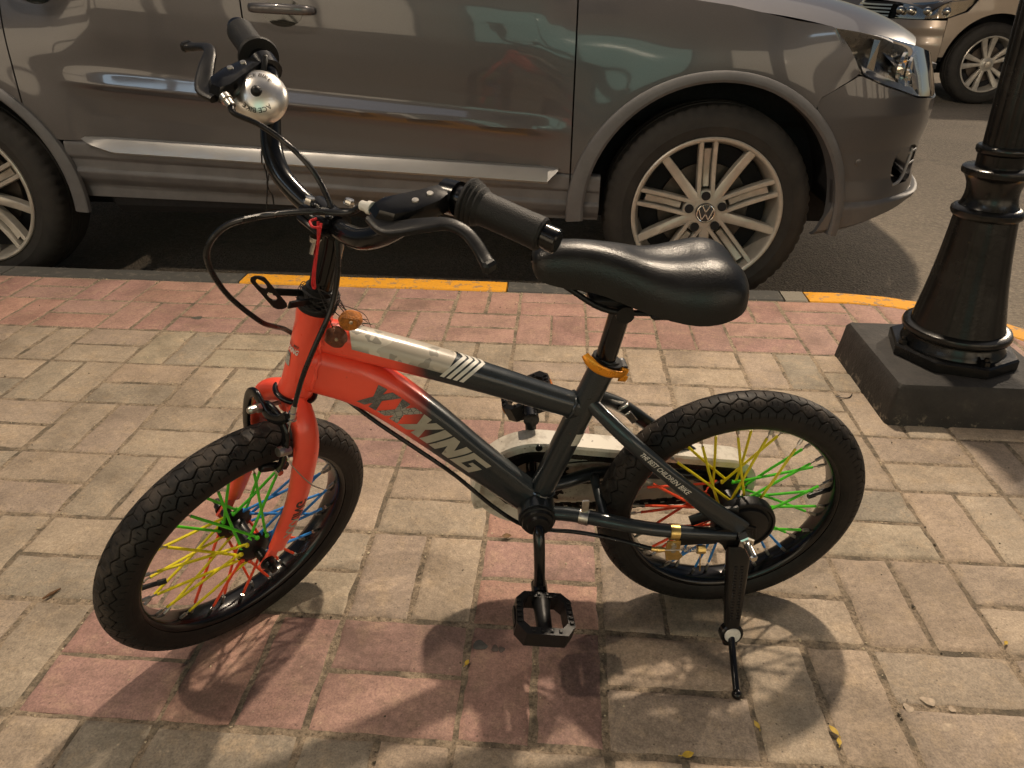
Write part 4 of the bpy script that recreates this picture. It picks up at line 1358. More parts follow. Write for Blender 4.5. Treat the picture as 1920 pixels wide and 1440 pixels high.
for k, a0 in enumerate((rad(138), rad(318))):
    V, F = text_geo("ACE BIKE", 1.0, 0, 0.01, (16, 3))
    x0, x1 = V[:, 0].min(), V[:, 0].max(); y0, y1 = V[:, 1].min(), V[:, 1].max()
    out = []
    for v in V:
        aa = a0 - rad(96) * (v[0] - x0) / (x1 - x0); r = 0.0165 + 0.0045 * (v[1] - y0) / (y1 - y0)
        out.append(bell_pt(r, aa, dome(r) + 0.0007))
    g = G(); g.add(out, F); obj("lettering", g, M_DEC_DARK, be, 0, xf=FX)

# ------------------------------------------------------------------ cables
def tubeobj(name, P, r, mt, n=9, k=8, xf=BX, parent=None):
    g = G(); g.add(*sweep(catmull(P, k), r, n)); return obj(name, g, mt, parent or bike, xf=xf)
fin = LV[4]
tubeobj("brake_cable", [tuple(fin), (0.076, 0.092, 0.300), (0.101, 0.06, 0.285), (0.123, 0.03, 0.265), (0.140, 0.010, 0.245), (0.147, 0.0, 0.218), (0.138, -0.004, 0.191), (0.109, -0.008, 0.153), (0.068, -0.006, 0.117), (0.042, -0.014, 0.100), (0.014, -0.027, 0.082), (-0.016, -0.031, 0.060)], 0.0030, M_CABLE, xf=FX)
f2 = fin * np.array([1, -1, 1])
tubeobj("brake_cable", [tuple(f2), (0.074, -0.1, 0.310), (0.055, -0.08, 0.307), (0.039, -0.05, 0.299), (0.027, -0.02, 0.285), (0.016, 0.004, 0.258), (0.012, 0.02, 0.227), (0.009, 0.03, 0.193), (0.012, 0.037, 0.152), (0.024, 0.040, 0.107), (0.032, 0.041, 0.065), (0.0335, 0.041, 0.020)], 0.0030, M_CABLE, xf=FX)
# rear brake cable under the down tube and along the chain stay
tubeobj("brake_cable", [(0.575, -0.024, 0.235), (0.545, -0.016, 0.205), (0.500, 0.004, 0.174), (0.455, 0.012, 0.138), (0.402, 0.014, 0.088), (0.353, 0.018, 0.034), (0.310, 0.020, -0.004), (0.270, 0.026, -0.012), (0.235, 0.036, -0.008), (0.200, 0.052, -0.002), (0.165, 0.068, 0.000), (0.132, 0.078, -0.004)], 0.0030, M_CABLE)
tubeobj("brake_cable", [(0.132, 0.078, -0.004), (0.120, 0.079, -0.006), (0.100, 0.079, -0.007), (0.083, 0.079, -0.008)], 0.0010, M_STEEL)
# thin loose wire hanging behind the bar
tubeobj("loose_wire", [(0.012, -0.128, 0.318), (0.006, -0.130, 0.280), (0.004, -0.124, 0.250), (0.000, -0.126, 0.215), (-0.002, -0.120, 0.180)], 0.0008, M_CABLE, 6, xf=FX)

# ------------------------------------------------------------------ front caliper brake
cb = empty("brake_caliper", bike)
g = G()
ARM1 = [(0.040, 0.040, 0.006), (0.041, 0.030, -0.006), (0.042, 0.012, -0.014), (0.042, -0.006, -0.008), (0.041, -0.022, -0.004), (0.038, -0.036, -0.016), (0.034, -0.0415, -0.040), (0.030, -0.040, -0.070), (0.028, -0.031, -0.092)]
ARM2 = [(0.034, 0.044, -0.044), (0.036, 0.040, -0.022), (0.037, 0.024, -0.008), (0.038, 0.004, -0.006), (0.037, -0.004, -0.010)]
ARM3 = [(0.036, 0.040, -0.022), (0.033, 0.043, -0.050), (0.030, 0.040, -0.074), (0.028, 0.031, -0.092)]
g.add(*sweep(catmull(ARM1, 6), [(0.0030, 0.0065)] * 2, up=(1, 0, 0), sect=sup(3, 14)))
obj("arm", g, M_BLACKGLOSS, cb, xf=FX)
g = G(); g.add(*sweep(catmull(ARM2, 6), [(0.0030, 0.0060)] * 2, up=(1, 0, 0), sect=sup(3, 14))); g.add(*sweep(catmull(ARM3, 6), [(0.0029, 0.0055)] * 2, up=(1, 0, 0), sect=sup(3, 14)))
obj("arm", g, M_BLACKGLOSS, cb, xf=FX)
g = G(); g.add(*cyl((0.015, -0.002, -0.010), (0.060, -0.002, -0.010), 0.0030, None, 10)); g.add(*sweep([(0.046, -0.002, -0.010), (0.051, -0.002, -0.010)], 0.0062, 6)); g.add(*sweep([(0.053, -0.002, -0.010), (0.060, -0.002, -0.010), (0.063, -0.002, -0.010)], [0.0052, 0.0052, 0.003], 12))
obj("pivot_bolt", g, M_STEEL, cb, 30, xf=FX)
g = G(); g.add(*sweep([(0.0335, 0.041, 0.022), (0.0335, 0.041, 0.012), (0.0335, 0.041, 0.0115), (0.0335, 0.041, 0.004), (0.0335, 0.041, 0.0035), (0.0335, 0.041, 0.001)], [0.0036, 0.0042, 0.0052, 0.0052, 0.0066, 0.0066], 12)); obj("adjuster", g, M_CHROME, cb, 30, xf=FX)
g = G(); g.add(*cyl((0.0335, 0.041, 0.002), (0.037, 0.046, -0.044), 0.0009, None, 6)); g.add(*sweep(catmull([(0.037, 0.046, -0.044), (0.030, 0.060, -0.062), (0.005, 0.072, -0.092), (-0.020, 0.074, -0.112)], 6), 0.0008, 6)); obj("inner_wire", g, M_STEEL, cb, xf=FX)
g = G(); g.add(*sweep([(0.030, 0.048, -0.044), (0.042, 0.048, -0.044)], 0.0055, 6)); g.add(*sweep([(0.040, 0.046, -0.044), (0.046, 0.046, -0.044)], [0.0065, 0.0060], 14)); obj("wire_bolt", g, M_STEEL, cb, 30, xf=FX)
# return spring
g = G(); g.add(*sweep(catmull([(0.034, 0.034, -0.018), (0.033, 0.039, -0.045), (0.031, 0.039, -0.068)], 5), 0.0010, 6)); g.add(*sweep(catmull([(0.034, -0.030, -0.012), (0.032, -0.036, -0.040), (0.030, -0.036, -0.066)], 5), 0.0010, 6)); obj("spring", g, M_BRASS, cb, xf=FX)
for s_ in (1, -1):
    g = G(); g.add(*rbox((0.0275, 0.0245 * s_, -0.093), (0.044, 0.009, 0.011), 0.002, basis((1, 0, 0.28), (0, 0, 1)))); obj("brake_pad", g, M_BLACKMETAL, cb, xf=FX)
    g = G(); g.add(*sweep([(0.0275, 0.028 * s_, -0.092), (0.0275, 0.040 * s_, -0.092)], 0.0045, 6)); obj("pad_bolt", g, M_CHROME, cb, 30, xf=FX)

# ------------------------------------------------------------------ cranks, pedals, chain, guard
cr = empty("crankset", bike)
g = G()
CRL = [(0.288, 0.030, 0.020), (0.288, 0.046, 0.018), (0.2878, 0.060, 0.006), (0.2874, 0.070, -0.016), (0.2870, 0.078, -0.048), (0.2868, 0.082, -0.078)]
g.add(*sweep(catmull(CRL, 6), [0.0082, 0.0082, 0.0082, 0.0080, 0.0078, 0.0098], 16))
g.add(*cyl((0.2868, 0.072, -0.071), (0.2868, 0.093, -0.071), 0.0115, None, 18))
obj("crank_arm", g, M_BLACKGLOSS, cr, xf=BX)
g = G(); V, F = sweep(catmull(CRL, 6), [0.0082, 0.0082, 0.0082, 0.0080, 0.0078, 0.0098], 16)
def half_turn(V): V = np.asarray(V) - BB; return V * np.array([-1, -1, -1]) * np.array([1, 1, 1]) + BB
def far_side(V): V = np.asarray(V) - BB; return np.stack([-V[:, 0], -V[:, 1], -V[:, 2]], 1) + BB
g.add(far_side(V), [tuple(reversed(f)) for f in F]); V, F = cyl((0.2868, 0.072, -0.071), (0.2868, 0.093, -0.071), 0.0115, None, 18); g.add(far_side(V), [tuple(reversed(f)) for f in F])
obj("crank_arm", g, M_BLACKGLOSS, cr, xf=BX)
g = G(); g.add(*lathe([(0.0095, 0.052), (0.0150, 0.051), (0.0165, 0.047), (0.0215, 0.046), (0.0225, 0.043), (0.0225, 0.041), (0.0248, 0.040), (0.0248, 0.0355), (0.0095, 0.0355)], 32, 'y', BB)); obj("bearing_cup", g, M_BLACKPLAS, cr, xf=BX)
g = G()
nt = 28; R0, R1 = 0.0520, 0.0575
pts = []
for k in range(nt):
    for da, r in ((0.0, R0), (0.25, R0), (0.42, R1), (0.58, R1), (0.75, R0)): pts.append(((k + da) * 2 * math.pi / nt, r))
V = []; m_ = len(pts)
for yv in (-0.0490, -0.0460):
    for a, r in pts: V.append((BB[0] + r * math.cos(a), yv, BB[2] + r * math.sin(a)))
    for a, r in pts: V.append((BB[0] + 0.034 * math.cos(a), yv, BB[2] + 0.034 * math.sin(a)))
F = []
for k in range(m_):
    l = (k + 1) % m_
    F += [(k, l, m_ + l, m_ + k), (2 * m_ + k, 3 * m_ + k, 3 * m_ + l, 2 * m_ + l), (k, 2 * m_ + k, 2 * m_ + l, l), (m_ + k, m_ + l, 3 * m_ + l, 3 * m_ + k)]
g.add(V, F)
for k in range(5):
    a = 2 * math.pi * k / 5 + 0.3
    g.add(*sweep([BB + np.array([0.010 * math.cos(a), -0.0475, 0.010 * math.sin(a)]), BB + np.array([0.037 * math.cos(a), -0.0475, 0.037 * math.sin(a)])], 0.0042, 8))
obj("chainring", g, M_BLACKMETAL, cr, 30, xf=BX)

def pedal_geo():
    g1 = G(); g2 = G(); g3 = G()
    # origin at spindle root, y outwards
    g1.add(*sweep([(0, 0.006, 0), (0, 0.014, 0), (0, 0.030, 0), (0, 0.066, 0), (0, 0.074, 0)], [0.0100, 0.0135, 0.0112, 0.0105, 0.0130], 16))
    outl = [(-0.026, 0.008), (0.026, 0.008), (0.038, 0.020), (0.040, 0.062), (0.028, 0.078), (-0.028, 0.078), (-0.040, 0.062), (-0.038, 0.020)]
    inn = [(-0.021, 0.0165), (0.021, 0.0165), (0.0290, 0.0245), (0.0305, 0.0575), (0.0220, 0.0665), (-0.0220, 0.0665), (-0.0305, 0.0575), (-0.0290, 0.0245)]
    n = 8; h = 0.0125
    V = []
    for P_, hh in ((outl, -h), (outl, h), (inn, h), (inn, -h)):
        for p in P_: V.append((p[0], p[1], hh))
    F = []
    for r in range(4):
        for k in range(n):
            l = (k + 1) % n; q = (r + 1) % 4
            F.append((r * n + k, r * n + l, q * n + l, q * n + k))
    g1.add(V, F)
    # grip teeth
    for sx in (-1, 1):
        for k in range(5):
            for sz in (-1, 1):
                g1.add(*rbox((sx * 0.0352, 0.025 + 0.0083 * k, sz * 0.0132), (0.0060, 0.0038, 0.0040), 0.0008))
    for k in range(4):
        for yy in (0.0125, 0.0722):
            for sz in (-1, 1): g1.add(*rbox((-0.018 + 0.012 * k, yy, sz * 0.0132), (0.0045, 0.0050, 0.0036), 0.0008))
    for sx in (-1, 1): g3.add(*rbox((sx * 0.0402, 0.042, 0), (0.0022, 0.028, 0.011), 0.0006))
    return g1, g3
PG = pedal_geo()
for far in (0, 1):
    pe = empty("pedal", bike)
    tl = rad(-10) if not far else rad(24)
    c, s_ = math.cos(tl), math.sin(tl)
    Rm_ = np.array([[c, 0, s_], [0, 1, 0], [-s_, 0, c]])
    org = np.array([0.2868, 0.090, -0.071])
    if far: org = far_side(org[None])[0]
    for nm, g0, mt in (("body", PG[0], M_BLACKPLAS), ("reflector", PG[1], simple("amber_reflector", (0.45, 0.13, 0.01), 0.25) if far else M_BLACKPLAS)):
        V = g0.arr() @ Rm_.T; F = g0.f
        if far: V = V * np.array([1, -1, 1]); F = [tuple(reversed(f)) for f in F]
        g = G(); g.add(V + org, F); obj(nm, g, mt, pe, 35, xf=BX)

# chain: roller links along two wraps
g = G()
def chain_path():
    c1, r1, c2, r2 = np.array([BB[0], BB[2]]), 0.0545, np.array([0.0, 0.0]), 0.0300
    P = []
    d = c2 - c1; D = np.linalg.norm(d); base = math.atan2(d[1], d[0]); al = math.acos((r1 - r2) / D)
    a_top, a_bot = base - al, base + al
    # choose the top tangent (larger z)
    if math.sin(a_top) < math.sin(a_bot): a_top, a_bot = a_bot, a_top
    p1, p2 = c1 + r1 * np.array([math.cos(a_top), math.sin(a_top)]), c2 + r2 * np.array([math.cos(a_top), math.sin(a_top)])
    for t in np.linspace(0, 1, 40, endpoint=False): P.append(p1 + (p2 - p1) * t + np.array([0, -0.004 * math.sin(math.pi * t)]))
    aa = np.unwrap([a_top, a_bot]); e = aa[1]
    if e < a_top: e += 2 * math.pi
    for t in np.linspace(a_top, e, 24, endpoint=False): P.append(c2 + r2 * np.array([math.cos(t), math.sin(t)]))
    q1, q2 = c2 + r2 * np.array([math.cos(a_bot), math.sin(a_bot)]), c1 + r1 * np.array([math.cos(a_bot), math.sin(a_bot)])
    for t in np.linspace(0, 1, 40, endpoint=False): P.append(q1 + (q2 - q1) * t + np.array([0, -0.007 * math.sin(math.pi * t)]))
    for t in np.linspace(a_bot, a_top + (2 * math.pi if a_top < a_bot else 0), 40, endpoint=False): P.append(c1 + r1 * np.array([math.cos(t), math.sin(t)]))
    return np.array(P)
CP = chain_path()
seg = np.linalg.norm(np.roll(CP, -1, 0) - CP, axis=1); cum = np.concatenate([[0], np.cumsum(seg)])
NL = int(round(cum[-1] / 0.0127)); 
def cpt(s):
    s = s % cum[-1]; i = np.searchsorted(cum, s) - 1; i = max(0, min(i, len(CP) - 1)); w = (s - cum[i]) / (seg[i] + 1e-9)
    return CP[i] * (1 - w) + CP[(i + 1) % len(CP)] * w
for k in range(NL):
    a = cpt(k * cum[-1] / NL); b_ = cpt((k + 1) * cum[-1] / NL)
    m2 = (a + b_) / 2; dx = b_ - a; L = np.linalg.norm(dx)
    Rr = basis((dx[0], 0, dx[1]), (0, 1, 0))
    for yv in ((-0.0035, 0.0035) if k % 2 else (-0.0048, 0.0048)):
        g.add(*rbox((m2[0], -0.0475 + yv, m2[1]), (L * 1.35, 0.0075, 0.0011), 0.0004, Rr))
    g.add(*cyl((a[0], -0.0530, a[1]), (a[0], -0.0420, a[1]), 0.0034, None, 8))
obj("chain", g, simple("greasy_chain", (0.035, 0.030, 0.026), 0.4, 0.7, 0.4, 120), bike, 30, xf=BX)

# white chain guard plate beyond the chain
def guard_outline(pad=0.0):
    P = []
    c1 = np.array([0.286, 0.000]); r1 = 0.0935 + pad; c2 = np.array([-0.005, 0.000]); r2 = 0.0500 + pad
    d = c2 - c1; D = np.linalg.norm(d); base = math.atan2(d[1], d[0]); al = math.acos((r1 - r2) / D)
    a0, a1 = base - al, base + al
    for t in np.linspace(a1, a0 + 2 * math.pi, 40): P.append(c1 + r1 * np.array([math.cos(t), math.sin(t)]))
    for t in np.linspace(a0, a1, 24): P.append(c2 + r2 * np.array([math.cos(t), math.sin(t)]))
    return np.array(P)
GO = guard_outline(); GI = guard_outline(-0.016); n = len(GO)
def guard_mat():
    t = NT("soiled_white_guard_plastic")
    co = t.coords('Object')
    c = t.mix(t.ramp(t.noise(co, 30, 6, 0.7), [(0.50, 0.0), (0.72, 0.8)]), (0.60, 0.56, 0.48), (0.20, 0.15, 0.10))
    sp_ = t.math('MULTIPLY', t.ramp(t.voro(co, 110), [(0.0, 1.0), (0.2, 0.0)]), t.ramp(t.noise(co, 25, 2), [(0.5, 0.0), (0.6, 1.0)]))
    c = t.mix(sp_, c, (0.06, 0.045, 0.03))
    t.set(color=c, rough=0.42); return t.m
M_GUARD = guard_mat()
cg = empty("chain_guard", bike)
g = G()
V = np.concatenate([np.c_[GO[:, 0], np.full(n, -0.0700), GO[:, 1]], np.c_[GO[:, 0], np.full(n, -0.0730), GO[:, 1]]])
g.add(V, [tuple(range(n)), tuple(reversed(range(n, 2 * n)))] + [(k, n + k, n + (k + 1) % n, (k + 1) % n) for k in range(n)])
obj("plate", g, M_GUARD, cg, 30, xf=BX)
# turned-in rim
g = G()
GJ = guard_outline(-0.0035); GK = guard_outline(-0.013)
rings = [np.c_[GO[:, 0], np.full(n, -0.0700), GO[:, 1]], np.c_[GO[:, 0], np.full(n, -0.0400), GO[:, 1]], np.c_[GJ[:, 0], np.full(n, -0.0375), GJ[:, 1]], np.c_[GK[:, 0], np.full(n, -0.0375), GK[:, 1]], np.c_[GK[:, 0], np.full(n, -0.0390), GK[:, 1]], np.c_[GJ[:, 0], np.full(n, -0.0420), GJ[:, 1]], np.c_[GJ[:, 0], np.full(n, -0.0700), GJ[:, 1]]]
sel = [k for k in range(n) if GO[k][1] > -0.02 or GO[k][0] > 0.25]
V = np.concatenate(rings)
F = [(r * n + k, r * n + (k + 1) % n, (r + 1) * n + (k + 1) % n, (r + 1) * n + k) for r in range(6) for k in range(n) if (GO[k][1] > -0.03 and GO[(k + 1) % n][1] > -0.03)]
g.add(V, F)
obj("rim", g, M_GUARD, cg, 30, xf=BX)
g = G(); g.add(*sweep([(0.281, -0.044, 0.087), (0.281, -0.036, 0.087)], [0.006, 0.005], 12)); obj("screw", g, M_BLACKMETAL, cg, 30, xf=BX)
# oval embossed line on the plate
g = G(); P = [(0.20 + 0.055 * math.cos(t) if abs(math.cos(t)) < 0.3 else 0.20 + 0.055 * math.cos(t), -0.0696, 0.010 + 0.022 * math.copysign(abs(math.sin(t)) ** 0.6, math.sin(t))) for t in np.linspace(0, 2 * np.pi, 50, endpoint=False)]
g.add(*sweep(P, 0.0013, 6, closed=True)); obj("emboss", g, M_BLACKPLAS, cg, xf=BX)
# ------------------------------------------------------------------ rear: band brake, kickstand, axle nuts
rb = empty("band_brake", bike)
g = G(); g.add(*lathe([(0.010, 0.030), (0.0425, 0.030), (0.0450, 0.032), (0.0450, 0.046), (0.0438, 0.0485), (0.0405, 0.0490), (0.0390, 0.0465), (0.0350, 0.0460), (0.0330, 0.0500), (0.012, 0.0540)], 48, 'y', (-0.008, 0, 0.000))); obj("drum", g, M_BLACKPLAS, rb, xf=BX)
g = G(); g.add(*sweep(catmull([(0.010, 0.052, 0.036), (0.045, 0.050, 0.030), (0.075, 0.050, 0.018)], 5), [(0.004, 0.009)] * 2, up=UPY, sect=sup(3, 10))); g.add(*rbox((0.062, 0.056, -0.014), (0.060, 0.006, 0.016), 0.002)); obj("arm", g, M_BLACKPLAS, rb, xf=BX)
g = G()
g.add(*sweep([(0.106, 0.0610, 0.0105), (0.093, 0.0615, 0.0095)], 0.0115, 18))
g.add(*prism([(0.111, 0.004), (0.092, 0.004), (0.091, -0.018), (0.085, -0.026), (0.090, -0.033), (0.108, -0.033), (0.112, -0.016)], 0.0715, 0.0745, 'xz', 0.0006)); obj("bracket", g, M_BRASS, rb, xf=BX)
for z in (-0.002, -0.011):
    g = G(); g.add(*sweep([(0.1015, 0.0745, z), (0.1015, 0.0780, z)], [0.0040, 0.0034], 10)); obj("screw", g, M_STEEL, rb, 30, xf=BX)
g = G(); g.add(*sweep([(0.134, 0.078, -0.004), (0.126, 0.0785, -0.005)], 0.0034, 10)); g.add(*sweep([(0.126, 0.0785, -0.005), (0.122, 0.0785, -0.0055), (0.115, 0.0785, -0.006)], [0.0044, 0.0044, 0.0030], 10)); obj("adjuster", g, M_BRASS, rb, 30, xf=BX)
g = G(); P = [(0.088 - 0.020 * t / 40, 0.079 + 0.0036 * math.cos(t * 0.95), -0.0075 + 0.0036 * math.sin(t * 0.95)) for t in range(41)]; g.add(*sweep(P, 0.0006, 5)); obj("spring", g, M_STEEL, rb, xf=BX)
g = G(); g.add(*sweep([(0.069, 0.079, -0.008), (0.058, 0.079, -0.0085)], [0.0062, 0.0062], 10)); g.add(*sweep([(0.064, 0.079, -0.008), (0.061, 0.085, -0.045)], 0.0009, 5)); obj("cable_nut", g, M_BRASS, rb, 30, xf=BX)

g = G(); g.add(*sweep([(0, 0.0655, 0), (0, 0.0672, 0)], 0.0105, 18)); g.add(*sweep([(0, 0.0675, 0), (0, 0.0790, 0), (0, 0.0805, 0)], [0.0118, 0.0118, 0.0095], 6)); g.add(*sweep([(0, 0.0790, 0), (0, 0.1060, 0), (0, 0.1085, 0)], [0.0058, 0.0058, 0.0042], 14)); obj("axle_nut", g, M_CHROME, bike, 30, xf=BX)
g = G(); g.add(*sweep([(0, -0.0655, 0), (0, -0.0755, 0)], 0.0092, 6)); g.add(*sweep([(0, -0.074, 0), (0, -0.085, 0)], 0.0047, 14)); obj("axle_nut", g, M_STEEL, bike, 30, xf=BX)

ks = empty("kickstand", bike)
g = G()
# mounting plate on the axle and along the stay
poly = [(0.052, 0.012), (0.010, 0.016), (-0.012, 0.012), (-0.014, -0.012), (-0.006, -0.030), (0.020, -0.030), (0.030, -0.012), (0.052, -0.006)]
g.add(*prism(poly, 0.0630, 0.0655, 'xz', 0.0006))
obj("mount", g, M_BLACKMETAL, ks, xf=BX)
g = G()
A0, A1 = np.array([0.004, 0.0670, -0.016]), np.array([0.0035, 0.1080, -0.150])
ax = (A1 - A0) / np.linalg.norm(A1 - A0)
P = [A0 + (A1 - A0) * t for t in (0, 0.08, 0.25, 0.6, 0.85, 0.93, 1.0, 1.16)]
g.add(*sweep(P, [(0.0060, 0.0165), (0.0075, 0.0180), (0.0078, 0.0165), (0.0078, 0.0140), (0.0078, 0.0120), (0.0078, 0.0108), (0.0080, 0.0130), (0.0060, 0.0110)], up=UPY, sect=sup(3.2, 20)))
obj("leg", g, M_BLACKGLOSS, ks, xf=BX)
# two rows of ribs on the face of the leg
face = np.cross(ax, np.array([1.0, 0, 0])); face = face if face[1] > 0 else -face
g = G()
for k in range(19):
    for sx in (-0.0045, 0.0045):
        p = A0 + (A1 - A0) * (0.22 + 0.034 * k) + np.array([sx, 0, 0]) + face * 0.0076
        g.add(*rbox(p, (0.0050, 0.0024, 0.0022), 0.0006, basis((1, 0, 0), ax)))
obj("rib", g, M_BLACKGLOSS, ks, xf=BX)
foot = np.array([0.0225, 0.1955, -0.1735])
foot = np.array([0.0180, 0.1930, -0.1775])
J1 = A1 + ax * 0.006
g = G(); g.add(*sweep(catmull([J1 - ax * 0.02, J1 + ax * 0.012, (0.010, 0.150, -0.172 + 0.004), tuple(foot)], 5) if False else [A1 + ax * 0.004, foot], [0.0052, 0.0048], 14)); g.add(*sphere(foot, 0.0072, 14, 10))
obj("rod", g, M_BLACKGLOSS, ks, xf=BX)
g = G(); kc = A1 + ax * 0.004 + face * 0.0070; V, F = sweep([kc, kc + face * 0.0022, kc + face * 0.0026], [0.0120, 0.0114, 0.0080], 18); g.add(V, F); g_e = G(); g_e.add(*sweep([kc - face * 0.014, kc - face * 0.012, kc - face * 0.002, kc], [0.0150, 0.0172, 0.0172, 0.0150], 24)); obj("eye", g_e, M_BLACKGLOSS, ks, xf=BX); obj("knob", g, simple("chipped_white_paint", (0.68, 0.66, 0.61), 0.5, 0, 0.15, 200, 0.4), ks, 30, xf=BX)

# ------------------------------------------------------------------ things hung on the bicycle
def in_world(V, fx=FX):
    V = fx(V); return V @ np.stack([B_D, B_L, B_U], 0) + B_O
WB = lambda V: in_world(V, BX)
def fruit(cB, r, colr, name_label, seed, sq):
    rr = np.random.default_rng(seed)
    V, F = sphere((0, 0, 0), 1.0, 28, 20)
    d = V / (np.linalg.norm(V, axis=1, keepdims=True) + 1e-9)
    k = np.zeros(len(V))
    for q in range(9):
        w = rr.normal(size=3); w /= np.linalg.norm(w)
        k += 0.020 * np.sin(rr.uniform(5, 11) * (d @ w) + rr.uniform(0, 6))
    V = V * (1 + k[:, None]) * np.array(sq) * r
    t = NT("dried_fruit_skin"); co = t.coords('Generated'); nz = t.noise(co, 6, 6, 0.7)
    t.set(color=t.ramp(nz, [(0.3, np.array(colr) * 0.45), (0.55, np.array(colr)), (0.8, np.minimum(np.array(colr) * 1.35, 1))]), rough=0.52, spec=0.4); t.bump(t.noise(co, 14, 5, 0.7), 0.7, 0.004)
    c = WB(np.array([cB]))[0]
    g = G(); g.add(V, F)
    e_ = empty("dried_fruit", None, Matrix.Translation(c))
    o = obj("skin", g, t.m, e_, 60)
    g = G(); g.add(*sphere((0, 0, 0), 0.0022, 8, 6)); st_ = obj("stalk_scar", g, simple("stalk_scar", (0.35, 0.25, 0.15), 0.7), e_)
    dcam = np.array(CAM_POS) - c; dcam /= np.linalg.norm(dcam); st_.location = tuple((dcam * np.array([1, 1, 0.4])) / np.linalg.norm(dcam * np.array([1, 1, 0.4])) * r * 0.93)
    tag(e_, name_label, "fruit", "dried fruits tied to the head tube")
    return e_, c
f1, c1 = fruit((0.512, 0.026, 0.336), 0.0135, (0.52, 0.17, 0.02), "orange dried fruit hanging on dark thread at the bicycle's head tube", 3, (1.0, 0.95, 0.88))
f2_, c2 = fruit((0.530, 0.031, 0.317), 0.0122, (0.17, 0.058, 0.026), "dark brown dried fruit just below the orange one at the head tube", 5, (1.0, 0.95, 1.05))
M_THREAD = simple("dark_thread", (0.020, 0.016, 0.014), 0.8)
top = WB(np.array([(0.545, 0.018, 0.372)]))[0]
for e_, c in ((f1, c1), (f2_, c2)):
    g = G()
    for k in range(2):
        m2 = (top + c) / 2 + RNG.normal(size=3) * 0.005
        g.add(*sweep(catmull([top - c, m2 - c, np.zeros(3)], 6), 0.0006, 5))
    obj("thread", g, M_THREAD, e_)
# tangle of thread wound round the headset
g = G()
for k in range(11):
    a0 = RNG.uniform(0, 6.3); P = []
    for t in np.linspace(0, RNG.uniform(2.5, 6.0), 12):
        r = 0.0215 + RNG.uniform(-0.001, 0.004); P.append((r * math.cos(a0 + t), r * math.sin(a0 + t), 0.143 + 0.008 * math.sin(t * 1.7 + k) + RNG.uniform(-0.002, 0.002)))
    g.add(*sweep(catmull(P, 4), 0.0005, 5))
for k in range(5):
    P = [(-0.016, 0.012, 0.145)]
    for t in range(4): P.append((-0.018 - 0.014 * t + RNG.uniform(-0.004, 0.004), 0.014 + 0.006 * t + RNG.uniform(-0.010, 0.010), 0.145 - 0.010 * t + RNG.uniform(-0.010, 0.012)))
    g.add(*sweep(catmull(P, 5), 0.0004, 5))
tag(obj("thread_tangle", g, M_THREAD, None, xf=in_world), "tangle of dark thread wound under the stem", "thread")
# red cord tied on the stem, hanging as a long loop
M_CORD = simple("red_cord", (0.60, 0.018, 0.022), 0.55, 0, 0.2, 200, 0.3)
g = G()
g.add(*sweep(catmull([(0.041, 0.018, 0.250), (0.040, 0.021, 0.238), (0.034, 0.018, 0.222), (0.029, 0.013, 0.205), (0.026, 0.011, 0.188), (0.023, 0.010, 0.174), (0.0205, 0.0085, 0.166), (0.0195, 0.0110, 0.163), (0.0205, 0.0135, 0.166), (0.024, 0.0140, 0.176), (0.028, 0.0150, 0.192), (0.031, 0.0165, 0.207), (0.036, 0.0200, 0.224), (0.041, 0.0240, 0.240), (0.040, 0.022, 0.250)], 6), 0.0014, 8))
g.add(*sweep(catmull([(0.040, 0.024, 0.247), (0.046, 0.018, 0.244), (0.044, 0.010, 0.246), (0.038, 0.012, 0.250)], 5), 0.0014, 8))
tag(obj("red_cord", g, M_CORD, None, xf=in_world), "red cord tied to the bicycle's stem, hanging in a long loop", "cord")

# ------------------------------------------------------------------ cars
def car_paint(name, c0, c1, flake=0.5, rough=0.34):
    t = NT(name)
    co = t.coords('Object')
    f = t.noise(co, 1400, 2)
    c = t.ramp(f, [(0.3, c0), (0.7, c1)])
    dust = t.ramp(t.noise(co, 5, 6, 0.65), [(0.40, 0.0), (0.75, 1.0)])
    z = t.sep(co)[2]
    road_film = t.ramp(t.math('ADD', z, t.math('MULTIPLY', t.noise(co, 4, 4), 0.25)), [(0.42, 0.75), (0.80, 0.0)])
    film = t.math('MAXIMUM', t.math('MULTIPLY', dust, 0.08), t.math('MULTIPLY', road_film, 0.35))
    c = t.mix(film, c, (0.125, 0.105, 0.090))
    t.set(color=c, metal=t.math('MULTIPLY_ADD', film, -0.5, flake), rough=t.math('MULTIPLY_ADD', film, 0.25, rough), coat=0.75, coat_rough=t.math('MULTIPLY_ADD', film, 0.30, 0.03))
    return t.m
M_CAR = car_paint("taupe_grey_metallic", (0.062, 0.060, 0.065), (0.100, 0.097, 0.104), 0.5, 0.32)
M_CAR2 = car_paint("champagne_silver_metallic", (0.27, 0.225, 0.18), (0.36, 0.30, 0.25), 0.55, 0.36)
def plastic_mat():
    t = NT("grey_plastic_cladding")
    co = t.coords('Object')
    n1 = t.noise(co, 9, 6, 0.7)
    c = t.ramp(n1, [(0.3, (0.078, 0.078, 0.083)), (0.7, (0.120, 0.119, 0.124))])
    t.set(color=c, rough=0.5, spec=0.45); t.bump(t.noise(co, 500, 3), 0.25, 0.0008); return t.m
M_CLAD = plastic_mat()
M_LINER = simple("black_wheel_liner", (0.008, 0.008, 0.010), 0.85)
M_TRIM = simple("satin_trim", (0.33, 0.325, 0.32), 0.36, 0.5, 0.06, 6)
M_GLASSDK = simple("tinted_glass", (0.012, 0.014, 0.014), 0.06, 0.0, 0.05, 3, 0, 0.02, coat=0.5)
M_ALLOY = simple("silver_alloy", (0.45, 0.42, 0.37), 0.34, 0.35, 0.14, 25, 0, 0.1)
